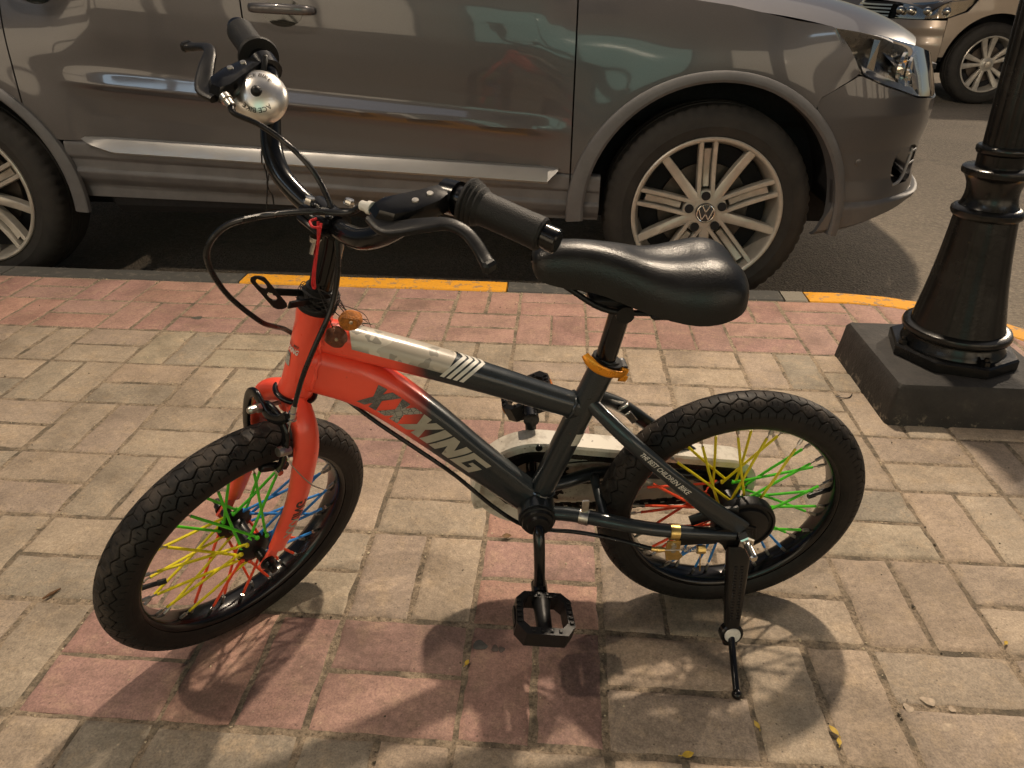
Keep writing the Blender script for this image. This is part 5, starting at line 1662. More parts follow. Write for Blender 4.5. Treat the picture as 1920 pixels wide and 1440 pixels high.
M_DISC = simple("brake_disc_iron", (0.09, 0.075, 0.065), 0.45, 0.8, 0.2, 40)
def lens_mat():
    t = NT("clear_lamp_lens"); t.set(color=(0.95, 0.95, 0.95), rough=0.03, trans=1.0, ior=1.08, spec=0.35); return t.m
M_LENS = lens_mat()
M_MIRROR = simple("lamp_reflector", (0.80, 0.76, 0.68), 0.08, 1.0, 0.05, 20, 0, 0.05)
M_LAMPDK = simple("lamp_bezel", (0.26, 0.245, 0.22), 0.28, 0.5, 0.1, 20)
M_AMBER = simple("amber_lens", (0.55, 0.20, 0.05), 0.2)
def ctyre_mat():
    t = NT("car_tyre_rubber"); co = t.coords('Object')
    n1 = t.noise(co, 14, 6, 0.7)
    c = t.ramp(n1, [(0.3, (0.016, 0.015, 0.0145)), (0.7, (0.034, 0.031, 0.028))])
    t.set(color=c, rough=0.72, spec=0.35); t.bump(t.noise(co, 220, 3), 0.2, 0.001); return t.m
M_CTYRE = ctyre_mat()

class Car:
    """Car coordinates: x forward from the front axle, y inwards from the near flank, z up from the road."""
    W = 1.81; WB = 2.604
    def __init__(s, ox, oy, flipx=False, sc=1.0):
        s.ox, s.oy, s.fx, s.sc = ox, oy, flipx, sc
        # plan curve of the flank: rear corner, side, front corner to the middle
        front = [(0.30, 0.004), (0.42, 0.014), (0.52, 0.042), (0.61, 0.092), (0.69, 0.163), (0.755, 0.258), (0.805, 0.378), (0.842, 0.520), (0.866, 0.700), (0.874, 0.905)]
        rear = [(-3.47, 0.905), (-3.45, 0.55), (-3.40, 0.30), (-3.30, 0.13), (-3.15, 0.045), (-2.9, 0.012)]
        side = [(x, 0.0) for x in np.linspace(-2.6, 0.15, 12)]
        P = catmull(np.array(rear + side + front), 8)
        s.plan = P
        L = np.concatenate([[0], np.cumsum(np.linalg.norm(np.diff(P, axis=0), axis=1))])
        i0 = np.argmin(np.abs(P[:, 0]) + P[:, 1] * 10)
        s.u = L - L[i0] - P[i0, 0] * 0
        s.u = s.u + P[i0, 0]
        T = np.gradient(P, axis=0); T /= np.linalg.norm(T, axis=1, keepdims=True)
        s.nrm = np.stack([-T[:, 1], T[:, 0]], 1)            # points inwards (+y on the flank)
    def at(s, u, z, off):
        """World-independent car point at plan position u, height z, 'off' inwards."""
        x = np.interp(u, s.u, s.plan[:, 0]); y = np.interp(u, s.u, s.plan[:, 1])
        nx = np.interp(u, s.u, s.nrm[:, 0]); ny = np.interp(u, s.u, s.nrm[:, 1])
        return np.array([x + nx * off, y + ny * off, z])
    def xf(s, V):
        V = np.asarray(V, float).copy()
        if s.fx: V[:, 0] = -V[:, 0]
        return V * s.sc
    def far(s, V):
        V = np.asarray(V, float).copy(); V[:, 1] = s.W - V[:, 1]; return V

def crease_z(x): return 0.634 + (-0.475 - x) * 0.079
def sill_z(x): return 0.452 + (-0.50 - x) * 0.043

def flank_off(u, z):
    """Inward offset of the painted flank at height z (car 1 shape)."""
    x = u
    cz = crease_z(min(x, 0.0))
    prof = np.array([(sill_z(x) - 0.02 - cz, 0.024), (-0.13, 0.026), (-0.080, 0.023), (-0.055, 0.016), (-0.042, 0.0045), (-0.037, 0.0020), (-0.032, 0.0032), (0.002, 0.0155), (0.010, 0.0175), (0.05, 0.0165), (0.12, 0.0120), (0.20, 0.0100), (0.28, 0.0125), (0.34, 0.022), (0.40, 0.040)])
    o = np.interp(z - cz, np.sort(prof[:, 0]), prof[np.argsort(prof[:, 0]), 1])
    # crease dies out before the wheels
    fade = np.clip((-0.47 - x) / 0.10, 0, 1) * np.clip((x + 2.13) / 0.16, 0, 1)
    dz = z - 0.80
    plain = 0.010 + (0.00 if dz < 0 else 1.0 * dz * dz) + (0.03 * (0.70 - z) ** 2 if z < 0.70 else 0)
    # flared out round the wheels
    for xc in (0.0, -2.604):
        r = math.hypot(x - xc, z - 0.346)
        plain -= 0.010 * math.exp(-((r - 0.44) / 0.10) ** 2)
    return o * fade + plain * (1 - fade)

def patch(car, us, ts, zlo, zhi, off, nflange=0.02):
    """Panel over u in us, height fraction in ts; edges turned in."""
    nu, nt = len(us), len(ts)
    V = np.zeros((nu, nt, 3)); V2 = np.zeros((nu, nt, 3))
    for i, u0 in enumerate(us):
        for j, t in enumerate(ts):
            u = u0(t) if callable(u0) else u0
            a, b = zlo(u), zhi(u)
            z = a + (b - a) * t
            o = off(u, z)
            V[i, j] = car.at(u, z, o); V2[i, j] = car.at(u, z, o + nflange)
    g = G()
    F = [tuple(reversed(f)) for f in grid_faces(nu, nt)]
    base = nu * nt
    ring = [(i, 0) for i in range(nu)] + [(nu - 1, j) for j in range(1, nt)] + [(i, nt - 1) for i in range(nu - 2, -1, -1)] + [(0, j) for j in range(nt - 2, 0, -1)]
    VV = np.concatenate([V.reshape(-1, 3), np.array([V2[i, j] for i, j in ring])])
    m = len(ring)
    for k in range(m):
        l = (k + 1) % m
        a = ring[k][0] * nt + ring[k][1]; b = ring[l][0] * nt + ring[l][1]
        F.append((a, b, base + l, base + k))
    g.add(VV, F)
    return g

def car_part(car, name, g, mt, root, both=True, smooth=35):
    obj(name, g, mt, root, smooth, xf=car.xf, flip=car.fx)
    if both:
        g2 = G(); g2.add(car.far(g.arr()), [tuple(reversed(f)) for f in g.f]); g2.m = list(g.m)
        obj(name, g2, mt, root, smooth, xf=car.xf, flip=car.fx)

def arch_z(u, xc, r, zc=0.346, floor=0.0, flat=1.0):
    d = abs(u - xc)
    if d >= r: return floor
    return max(floor, zc + math.sqrt(r * r - d * d) * flat)

def car_wheel(car, root, xc, style, R=0.346, rim=0.245, yface=0.0, far=False):
    w = empty("wheel", root)
    Y = lambda y: car.W - y if far else y
    def put(name, g, mt, sm=35):
        V = g.arr() + np.array([xc, 0, R]); F = g.f
        V = V.copy(); V[:, 1] = V[:, 1] + yface
        if far: V[:, 1] = car.W - V[:, 1]; F = [tuple(reversed(f)) for f in F]
        g2 = G(); g2.add(V, F); g2.m = list(g.m)
        obj(name, g2, mt, w, sm, xf=car.xf, flip=car.fx)
    # tyre: sidewall and grooved tread, y inwards
    tw = 0.225
    NU = 180
    prof = [(rim + 0.002, 0.016), (rim + 0.006, 0.008), (rim + 0.020, 0.0035), (rim + 0.034, 0.0010), (rim + 0.036, 0.0000), (rim + 0.039, 0.0010), (rim + 0.055, 0.0005), (R - 0.034, 0.0040), (R - 0.024, 0.0090), (R - 0.016, 0.0150), (R - 0.009, 0.0220), (R - 0.004, 0.0340), (R - 0.002, 0.0480), (R - 0.001, 0.060), (R - 0.009, 0.0615), (R - 0.009, 0.070), (R, 0.0715), (R, 0.105), (R - 0.009, 0.1065), (R - 0.009, 0.115), (R, 0.1165), (R - 0.001, 0.16), (R - 0.012, 0.205), (R - 0.06, tw), (rim, tw - 0.02)]
    V, F = lathe(prof, NU, 'y')
    V = V.reshape(len(prof), NU, 3)
    for i in (9, 10, 11, 12):                      # shoulder lugs
        for k in range(NU):
            if k % 3 == 0: 
                d = V[i, k].copy(); rr = math.hypot(d[0], d[2]); q = (rr - 0.0045) / rr; V[i, k, 0] *= q; V[i, k, 2] *= q
    g = G(); g.add(V.reshape(-1, 3), [tuple(reversed(f)) for f in F[:-2]])
    put("tyre", g, M_CTYRE, 30)
    # rim barrel and lip
    g = G()
    prof = [(rim + 0.004, 0.012), (rim + 0.004, 0.004), (rim, 0.0015), (rim - 0.006, 0.0025), (rim - 0.010, 0.006), (rim - 0.013, 0.016), (rim - 0.022, 0.050), (rim - 0.030, 0.19), (rim, 0.20)]
    V, F = lathe(prof, 96, 'y'); g.add(V, [tuple(reversed(f)) for f in F[:-2]])
    put("rim", g, M_ALLOY, 40)
    g = G(); V, F = lathe([(0.001, 0.105), (rim - 0.03, 0.105)], 48, 'y'); g.add(V, F[:-2] if len(F) > 48 else F)
    put("backing", g, M_LINER)
    g = G(); V, F = lathe([(0.055, 0.062), (0.060, 0.085), (0.060, 0.090), (0.152, 0.090), (0.154, 0.094), (0.152, 0.112), (0.06, 0.112)], 64, 'y'); g.add(V, F)
    put("brake_disc", g, M_DISC)
    def spoke_bar(ang, off, w0, w1, r0, r1, y0, y1, th, parallel=True):
        """Bar from r0 to r1 with side offset; face depth y0 (hub) .. y1 (rim)."""
        c, s_ = math.cos(ang), math.sin(ang)
        V = []
        N = 7
        for k in range(N):
            t = k / (N - 1); r = r0 + (r1 - r0) * t; ww = w0 + (w1 - w0) * t
            yf = y0 + (y1 - y0) * t + 0.010 * math.sin(math.pi * t)
            for e, yy in ((-1, yf + th), (-1, yf + 0.0025), (-0.72, yf), (0.72, yf), (1, yf + 0.0025), (1, yf + th)):
                lx, lz = r, off + e * ww / 2
                V.append((lx * c - lz * s_, yy, lx * s_ + lz * c))
        F = []
        for k in range(N - 1):
            for j in range(5):
                a = k * 6 + j; F.append((a, a + 1, a + 7, a + 6))
        F += [tuple(range(5, -1, -1)), tuple((N - 1) * 6 + j for j in range(6))]
        return V, F
    if style == 'ten':
        for k in range(5):
            a = rad(90 + 5) + k * 2 * math.pi / 5
            for sg in (-1, 1):
                g = G(); g.add(*spoke_bar(a, sg * 0.0225, 0.0140, 0.0150, 0.048, rim - 0.006, 0.026, 0.006, 0.034)); put("spoke", g, M_ALLOY, 30)
            g = G(); g.add(*spoke_bar(a, 0.0, 0.022, 0.026, 0.085, rim - 0.035, 0.040, 0.026, 0.02)); put("spoke", g, M_ALLOY, 30)
            g = G(); g.add(*spoke_bar(a + math.pi / 5, 0.0, 0.0340, 0.0270, 0.044, rim - 0.006, 0.026, 0.006, 0.034)); put("spoke", g, M_ALLOY, 30)
            p = (0.057 * math.cos(a), 0.0, 0.057 * math.sin(a))
            g = G(); g.add(*[lathe([(0.0150, 0.020), (0.0150, 0.0225), (0.0125, 0.0225), (0.0118, 0.050)], 18, 'y', (p[0], 0, p[2]))][0]); put("bolt_well", g, M_LINER)
            g = G(); V, F = lathe([(0.0001, 0.027), (0.0060, 0.027), (0.0085, 0.0285), (0.0085, 0.05)], 6, 'y', (p[0], 0, p[2])); g.add(V, [tuple(reversed(f)) for f in F]); put("wheel_bolt", g, M_CHROME, 25)
        g = G(); V, F = lathe([(0.001, 0.026), (0.046, 0.026), (0.060, 0.027), (0.072, 0.030), (0.075, 0.036), (0.075, 0.070)], 60, 'y'); g.add(V, [tuple(reversed(f)) for f in F[:-1]]); put("hub_face", g, M_ALLOY, 40)
        # centre cap with its round emblem
        g = G(); V, F = lathe([(0.0001, 0.0165), (0.028, 0.0165), (0.0320, 0.0180), (0.0330, 0.024), (0.033, 0.03)], 40, 'y'); g.add(V, [tuple(reversed(f)) for f in F]); put("centre_cap", g, simple("cap_dark", (0.05, 0.05, 0.052), 0.3, 0.3))
        g = G()
        P = [(0.0290 * math.cos(t), 0.0165, 0.0290 * math.sin(t)) for t in np.linspace(0, 2 * np.pi, 40, endpoint=False)]
        g.add(*sweep(P, 0.0022, 8, closed=True))
        def stroke(pts, wd=0.0042):
            for (ax_, az_), (bx_, bz_) in zip(pts[:-1], pts[1:]):
                m_ = ((ax_ + bx_) / 2, (az_ + bz_) / 2); L = math.hypot(bx_ - ax_, bz_ - az_)
                g.add(*rbox((m_[0], 0.0155, m_[1]), (L + wd * 0.6, wd, 0.003), 0.0006, basis((bx_ - ax_, 0, bz_ - az_), (0, 1, 0))))
        k_ = 0.0275
        stroke([(-0.42 * k_, 0.86 * k_), (0.0, 0.14 * k_), (0.42 * k_, 0.86 * k_)])
        stroke([(-0.86 * k_, 0.42 * k_), (-0.40 * k_, -0.80 * k_), (0.0, -0.08 * k_), (0.40 * k_, -0.80 * k_), (0.86 * k_, 0.42 * k_)])
        put("emblem", g, M_CHROME, 30)
    else:
        for k in range(10):
            a = rad(97) + k * 2 * math.pi / 10 + (0.11 if k % 2 else -0.11)
            g = G(); g.add(*spoke_bar(a, 0.0, 0.022, 0.050, 0.040, rim - 0.006, 0.030, 0.006, 0.030)); put("spoke", g, M_ALLOY, 30)
        g = G(); V, F = lathe([(0.001, 0.018), (0.030, 0.020), (0.036, 0.026), (0.060, 0.030), (0.062, 0.06)], 30, 'y'); g.add(V, [tuple(reversed(f)) for f in F[:-1]]); put("hub_face", g, M_ALLOY, 40)
        g = G(); V, F = lathe([(0.0001, 0.012), (0.022, 0.013), (0.026, 0.020)], 24, 'y'); g.add(V, [tuple(reversed(f)) for f in F[:-1]]); put("centre_cap", g, M_CHROME, 40)
    return w

def cos_space(a, b, n): return a + (b - a) * (1 - np.cos(np.linspace(0, np.pi, n))) / 2

def arch_trim(car, root, xc, r_in, r_out, a0, a1, mt, proud=0.012, zc=0.346):
    na, g = 48, G()
    V = []
    for k in range(na):
        a = a0 + (a1 - a0) * k / (na - 1)
        ro = r_out(a) if callable(r_out) else r_out
        for rr, o in ((ro, 0.006), (ro - 0.003, -proud * 0.6), (ro - 0.010, -proud), (r_in + 0.008, -proud * 1.05), (r_in, -proud * 0.6), (r_in, 0.055)):
            x = xc + rr * math.cos(a); z = zc + rr * math.sin(a)
            V.append(car.at(x, z, flank_off(x, max(z, 0.5)) * 0.3 + o))
    g.add(V, [(i * 6 + j, i * 6 + j + 1, (i + 1) * 6 + j + 1, (i + 1) * 6 + j) for i in range(na - 1) for j in range(5)])
    car_part(car, "wheel_arch_trim", g, mt, root)

def greenhouse(car, root, paint, hood_front=0.60, zb=1.0, roof=1.70, x_a=-0.42, x_r0=-1.20, x_r1=-2.75, x_end=-3.30, hood_z=(1.03, 0.93)):
    """Bonnet, glass, pillars and roof; both sides at once."""
    W = car.W
    # bonnet: from the scuttle to the nose, crowned across
    g = G(); nx, ny = 26, 25
    V = []
    for i in range(nx):
        t = i / (nx - 1)
        for j in range(ny):
            w = j / (ny - 1) * 2 - 1
            xe = x_a + (hood_front - x_a) * t
            # plan curve of the bonnet's leading edge
            nose = 0.215 * (1 - abs(w) ** 2.2) * t ** 2
            x = xe + nose
            half = (W / 2 - 0.060 - 0.028 * t * t - 0.05 * t ** 6)
            y = W / 2 + w * half
            z = hood_z[0] + (hood_z[1] - hood_z[0]) * t ** 1.7 - 0.075 * t ** 7 * (1 + 0.3 * abs(w))
            z += 0.030 * (1 - abs(w) ** 3) - 0.045 * abs(w) ** 8 
            if abs(w) > 0.985: z -= 0.004
            V.append((x, y, z))
    g.add(V, grid_faces(nx, ny))
    obj("bonnet", g, paint, root, 40, xf=car.xf, flip=car.fx)
    # roof shell
    g = G(); nx, ny = 20, 13
    V = []
    for i in range(nx):
        t = i / (nx - 1); x = x_r0 + (x_r1 - x_r0) * t
        for j in range(ny):
            w = j / (ny - 1) * 2 - 1
            z = roof - 0.05 * abs(w) ** 3 - 0.07 * (abs(t - 0.42) / 0.58) ** 2.2
            V.append((x, W / 2 + w * (W / 2 - 0.235), z))
    g.add(V, grid_faces(nx, ny)); obj("roof", g, paint, root, 40, xf=car.xf, flip=car.fx)
    zr = lambda t: roof - 0.05 - 0.07 * (abs(t - 0.42) / 0.58) ** 2.2
    def sheet(name, P00, P10, P11, P01, mt, bow=(0, 0, 0), n=8):
        V = []
        P00, P10, P11, P01 = [np.array(p, float) for p in (P00, P10, P11, P01)]
        for i in range(n):
            for j in range(n):
                a, b = i / (n - 1), j / (n - 1)
                p = (P00 * (1 - a) + P10 * a) * (1 - b) + (P01 * (1 - a) + P11 * a) * b
                V.append(p + np.array(bow) * (1 - (2 * a - 1) ** 2))
        g = G(); g.add(V, grid_faces(n, n)); obj(name, g, mt, root, 40, xf=car.xf, flip=car.fx)
    ys, yr = 0.055, 0.235
    sheet("windscreen", (x_a + 0.02, ys + 0.03, zb + 0.03), (x_a + 0.02, W - ys - 0.03, zb + 0.03), (x_r0, W - yr, zr(0)), (x_r0, yr, zr(0)), M_GLASSDK, (0.10, 0, 0.02))
    sheet("rear_window", (x_end + 0.05, W - ys - 0.06, zb + 0.08), (x_end + 0.05, ys + 0.06, zb + 0.08), (x_r1, yr, zr(1)), (x_r1, W - yr, zr(1)), M_GLASSDK, (-0.05, 0, 0.0))
    for far in (0, 1):
        Y = (lambda y: W - y) if far else (lambda y: y)
        sheet("side_window", (-1.47, Y(ys), zb), (x_a - 0.05, Y(ys - 0.01), zb), (x_r0 + 0.02, Y(yr), zr(0) - 0.01), (-1.47, Y(yr - 0.005), zr(0.2)), M_GLASSDK)
        sheet("side_window", (-2.45, Y(ys + 0.01), zb + 0.02), (-1.55, Y(ys), zb), (-1.55, Y(yr - 0.005), zr(0.25)), (-2.40, Y(yr), zr(0.8)), M_GLASSDK)
        sheet("pillar", (-1.56, Y(ys - 0.004), zb), (-1.46, Y(ys - 0.004), zb), (-1.46, Y(yr - 0.012), zr(0.2)), (-1.56, Y(yr - 0.012), zr(0.25)), M_LINER)
        sheet("pillar", (x_a - 0.055, Y(ys - 0.012), zb), (x_a + 0.025, Y(ys + 0.02), zb + 0.02), (x_r0 - 0.01, Y(yr + 0.015), zr(0)), (x_r0 + 0.04 - 0.01, Y(yr - 0.010), zr(0) - 0.02), paint)
        sheet("pillar", (x_end, Y(ys + 0.03), zb), (-2.44, Y(ys + 0.006), zb + 0.02), (-2.39, Y(yr - 0.006), zr(0.8)), (x_r1, Y(yr - 0.002), zr(1)), paint)

def underbody(car, root):
    g = G()
    W = car.W
    g.add(*rbox((-1.30, W / 2, 0.40), (3.9, W - 0.62, 0.32), 0.03))
    g.add(*rbox((-1.30, W / 2, 0.62), (1.62, W - 0.12, 0.68), 0.03))
    g.add(*rbox((0.02, W / 2, 0.74), (1.0, W - 0.56, 0.34), 0.03)); g.add(*rbox((-2.75, W / 2, 0.72), (1.1, W - 0.56, 0.40), 0.03))
    obj("underbody", g, M_LINER, root, 30, xf=car.xf, flip=car.fx)
    for xc in (0.0, -2.604):
        g = G(); na = 30; V = []
        for k in range(na):
            a = rad(2) + rad(176) * k / (na - 1)
            for y in (0.028, 0.30): V.append((xc + 0.425 * math.cos(a), y, 0.346 + 0.425 * math.sin(a)))
        g.add(V, grid_faces(na, 2))
        V = [(xc, 0.30, 0.346)] + [(xc + 0.43 * math.cos(a), 0.30, 0.346 + 0.43 * math.sin(a)) for a in np.linspace(0, np.pi, 30)]
        g.add(V, [(0, k, k + 1) for k in range(1, 30)])
        car_part(car, "wheel_liner", g, M_LINER, root)

# ---- the grey car at the kerb
car1 = Car(0.40, 1.83)
c1r = empty("parked_car", None, Matrix.Translation((0.40, 1.83, ROAD_Z)))
tag(c1r, "dusty dark grey car parked along the kerb directly behind the bicycle", "car", "parked cars")
ts_door = np.concatenate([np.linspace(0, 0.30, 14), np.linspace(0.31, 0.46, 20), np.linspace(0.48, 1, 16)])
belt = lambda u: 1.0
clad_top = lambda u: sill_z(u) + 0.020
for nm, ua, ub in (("door", -2.275, -1.4925), ("door", -1.4875, -0.4625)):
    us = np.linspace(ua, ub, 40)
    zl = (lambda u: max(clad_top(u), arch_z(u, -2.604, 0.430))) 
    g = patch(car1, us, ts_door, zl, belt, flank_off)
    car_part(car1, nm, g, M_CAR, c1r)
# rear quarter
us = np.concatenate([np.linspace(-3.35, -3.04, 10), cos_space(-3.03, -2.280, 36)])
g = patch(car1, us, np.linspace(0, 1, 30), lambda u: max(0.50, arch_z(u, -2.604, 0.430)), belt, flank_off)
car_part(car1, "rear_wing", g, M_CAR, c1r)
# front wing: runs to the headlamp and to the bumper seam
ftop = lambda u: float(np.interp(u, [-0.46, -0.2, 0.0, 0.19, 0.30, 0.42], [1.0, 0.990, 0.965, 0.928, 0.913, 0.895]))
def wing_end(t):
    # t: height fraction; seam with the bumper low down, headlamp edge higher up
    return float(np.interp(t, [0.0, 0.24, 0.51, 0.73, 1.0], [0.285, 0.298, 0.353, 0.405, 0.298]))
fr_ = np.concatenate([cos_space(-0.4575, -0.41, 4)[:-1], -0.43 * np.cos(np.linspace(0.06, np.pi * 0.72, 40))])
fr_ = np.unique(np.clip(fr_, -0.4575, 0.285)); fn = (fr_ - fr_[0]) / (fr_[-1] - fr_[0])
us = [(lambda t, f=f: -0.4575 + (wing_end(t) + 0.4575) * f) for f in fn]
g = patch(car1, us, np.linspace(0, 1, 34), lambda u: max(clad_top(-0.47), arch_z(u, 0.0, 0.430)), ftop, flank_off)
car_part(car1, "front_wing", g, M_CAR, c1r)
# lower wing stub between wheel and door is cladding
def clad_off(u, z):
    s_ = sill_z(u) + 0.020 - z                    # depth below the cladding's top
    return float(np.interp(s_, [0.0, 0.004, 0.012, 0.050, 0.056, 0.060, 0.092, 0.098, 0.104, 0.128, 0.150], [0.014, 0.004, 0.001, 0.002, 0.006, 0.0105, 0.0105, 0.004, 0.002, 0.012, 0.034]))
clad_bot = lambda u: 0.312 + (-0.49 - u) * 0.0215
tsc = np.concatenate([np.linspace(0, 0.4, 14), np.linspace(0.42, 0.75, 14), np.linspace(0.77, 1, 10)])
for ua, ub in ((-2.175, -1.4925), (-1.4875, -0.4625), (-0.4575, -0.36)):
    g = patch(car1, np.linspace(ua, ub, 24), tsc, lambda u: max(clad_bot(u), arch_z(u, -2.604, 0.415)), lambda u: sill_z(u) + 0.0195, clad_off)
    car_part(car1, "sill_cladding", g, M_CLAD, c1r)
# bright strip along the cladding
def strip(ua, ub, taper0=False, taper1=False):
    g = G(); V = []
    N = 30
    for k in range(N):
        u = ua + (ub - ua) * k / (N - 1)
        q = 1.0
        if taper0: q = min(q, ((u - ua) / 0.10) ** 0.6 if u > ua else 0.02)
        if taper1: q = min(q, (ub - u) / 0.03 if u < ub else 0.05)
        q = max(q, 0.04)
        z1 = sill_z(u) + 0.032; z0 = z1 - 0.046 * q
        for z, o in ((z1 + 0.003, 0.022), (z1, 0.004), (z1 - 0.008 * q, -0.002), (z0 + 0.006 * q, -0.014), (z0, -0.010), (z0 - 0.002, 0.012)): V.append(car1.at(u, z, o))
    g.add(V, [(i * 6 + j, (i + 1) * 6 + j, (i + 1) * 6 + j + 1, i * 6 + j + 1) for i in range(N - 1) for j in range(5)] + [tuple(range(6)), tuple(range((N - 1) * 6 + 5, (N - 1) * 6 - 1, -1))])
    car_part(car1, "trim_strip", g, M_TRIM, c1r, smooth=25)
strip(-2.10, -1.4930, True); strip(-1.4870, -0.500, False, True)
# wheel arch trims
arch_trim(car1, c1r, 0.0, 0.412, lambda a: 0.447 + 0.024 * max(0.0, -math.cos(a)) ** 2, rad(-8), rad(184), M_CLAD)
arch_trim(car1, c1r, -2.604, 0.412, lambda a: 0.440 + 0.022 * max(0.0, math.cos(a)) ** 2, rad(-6), rad(186), M_CLAD)
# front bumper: skin, lip, fog lamp pocket
def bump_off(u, z):
    f = np.clip((u - 0.30) / 0.25, 0, 1)
    k = float(np.interp(z, [0.28, 0.40, 0.46, 0.55, 0.60, 0.66, 0.72, 0.78, 0.86, 0.92], [0.0, 0.004, 0.014, 0.014, 0.006, 0.000, 0.004, 0.014, 0.034, 0.060]))
    base = 0.004 + 0.02 * max(0, 0.55 - z)
    return k * f + base * (1 - f)
hl_bot = lambda u: float(np.interp(u, [0.30, 0.408, 0.50, 0.66, 0.80, 1.0, 1.6], [0.720, 0.785, 0.752, 0.712, 0.700, 0.700, 0.70]))
hl_top = lambda u: float(np.interp(u, [0.30, 0.45, 0.60, 0.75, 0.90, 1.0, 1.6], [0.912, 0.893, 0.868, 0.845, 0.830, 0.825, 0.815]))
ub_front = [ (lambda t, f=f: (float(np.interp(t, [0, 0.55, 0.80, 1.0], [0.405, 0.385, 0.345, 0.304])) if f == 0 else 0) if False else float(np.interp(t, [0, 0.30, 0.60, 0.85, 1.0], [0.405, 0.388, 0.345, 0.298, 0.290])) * (1 - f) + 1.62 * f) for f in np.concatenate([np.linspace(0, 0.18, 16)[:-1], np.linspace(0.18, 0.42, 90), np.linspace(0.44, 1, 16)])]
g = patch(car1, ub_front, np.linspace(0, 1, 64), lambda u: 0.392, lambda u: hl_bot(u) - 0.004, bump_off)
# cut the fog pocket
def cut_faces(g, test):
    V = g.arr(); keep = [(f, m) for f, m in zip(g.f, g.m) if not test(np.mean([V[i] for i in f], 0))]
    g.f = [k[0] for k in keep]; g.m = [k[1] for k in keep]
FOG_C = car1.at(0.715, 0.495, 0.01)
def fog_test(p): return abs(p[2] - (0.492)) < 0.060 and 0.605 < p[0] < 0.735 and p[1] < 0.24 and ((p[2] - 0.492) / 0.060) ** 2 + ((p[0] - 0.672) / 0.066) ** 4 < 1
cut_faces(g, fog_test)
car_part(car1, "front_bumper", g, M_CAR, c1r)
for far in (0, 1):
    gg = G(); V = []
    for i, u in enumerate(np.linspace(0.58, 0.84, 12)):
        for z, o in ((0.575, 0.012), (0.56, 0.075), (0.43, 0.085), (0.415, 0.012)): V.append(car1.at(u, z, o))
    gg.add(V, grid_faces(12, 4))
    if far: gg2 = G(); gg2.add(car1.far(gg.arr()), [tuple(reversed(f)) for f in gg.f]); gg = gg2
    obj("fog_pocket", gg, M_LINER, c1r, 30, xf=car1.xf)
    gg = G()
    P = [car1.at(u, z, 0.010) for u, z in ((0.740, 0.545), (0.735, 0.52), (0.725, 0.49), (0.712, 0.462), (0.690, 0.440), (0.655, 0.432))]
    gg.add(*sweep(catmull(P, 4), [0.004, 0.0055, 0.0055, 0.006, 0.006, 0.004], 8))
    for zz in (0.53, 0.49): gg.add(*sweep([car1.at(0.728, zz, 0.012), car1.at(0.80, zz + 0.004, 0.012)], 0.0036, 8))
    if far: gg2 = G(); gg2.add(car1.far(gg.arr()), [tuple(reversed(f)) for f in gg.f]); gg = gg2
    obj("fog_trim", gg, M_TRIM, c1r, 30, xf=car1.xf)
lip_bot = lambda u: float(np.interp(u, [0.30, 0.36, 0.50, 0.62, 0.76, 0.90, 1.6], [0.275, 0.280, 0.302, 0.330, 0.368, 0.366, 0.36]))
def lip_off(u, z):
    t = (z - lip_bot(u)) / (0.396 - lip_bot(u) + 1e-6)
    return float(np.interp(t, [0, 0.12, 0.8, 1.0], [0.022, 0.002, -0.006, 0.006])) - 0.012 * np.clip((u - 0.6) / 0.2, 0, 1)
lip_u = [(lambda t, f=f: float(np.interp(t, [0, 1], [0.365, 0.408])) * (1 - f) + 1.62 * f) for f in np.linspace(0, 1, 50)]
g = patch(car1, lip_u, np.linspace(0, 1, 14), lip_bot, lambda u: 0.396, lip_off)
car_part(car1, "bumper_lip", g, M_CLAD, c1r)
# parking sensor and small reflector on the bumper corner
g = G(); p = car1.at(0.470, 0.520, bump_off(0.47, 0.52)); nn = car1.at(0.470, 0.520, -0.01) - car1.at(0.47, 0.52, 0.0); nn /= np.linalg.norm(nn)
g.add(*sweep([p - nn * 0.004, p + nn * 0.0012, p + nn * 0.0018], [0.0115, 0.0115, 0.0095], 18)); car_part(car1, "parking_sensor", g, M_CAR, c1r)
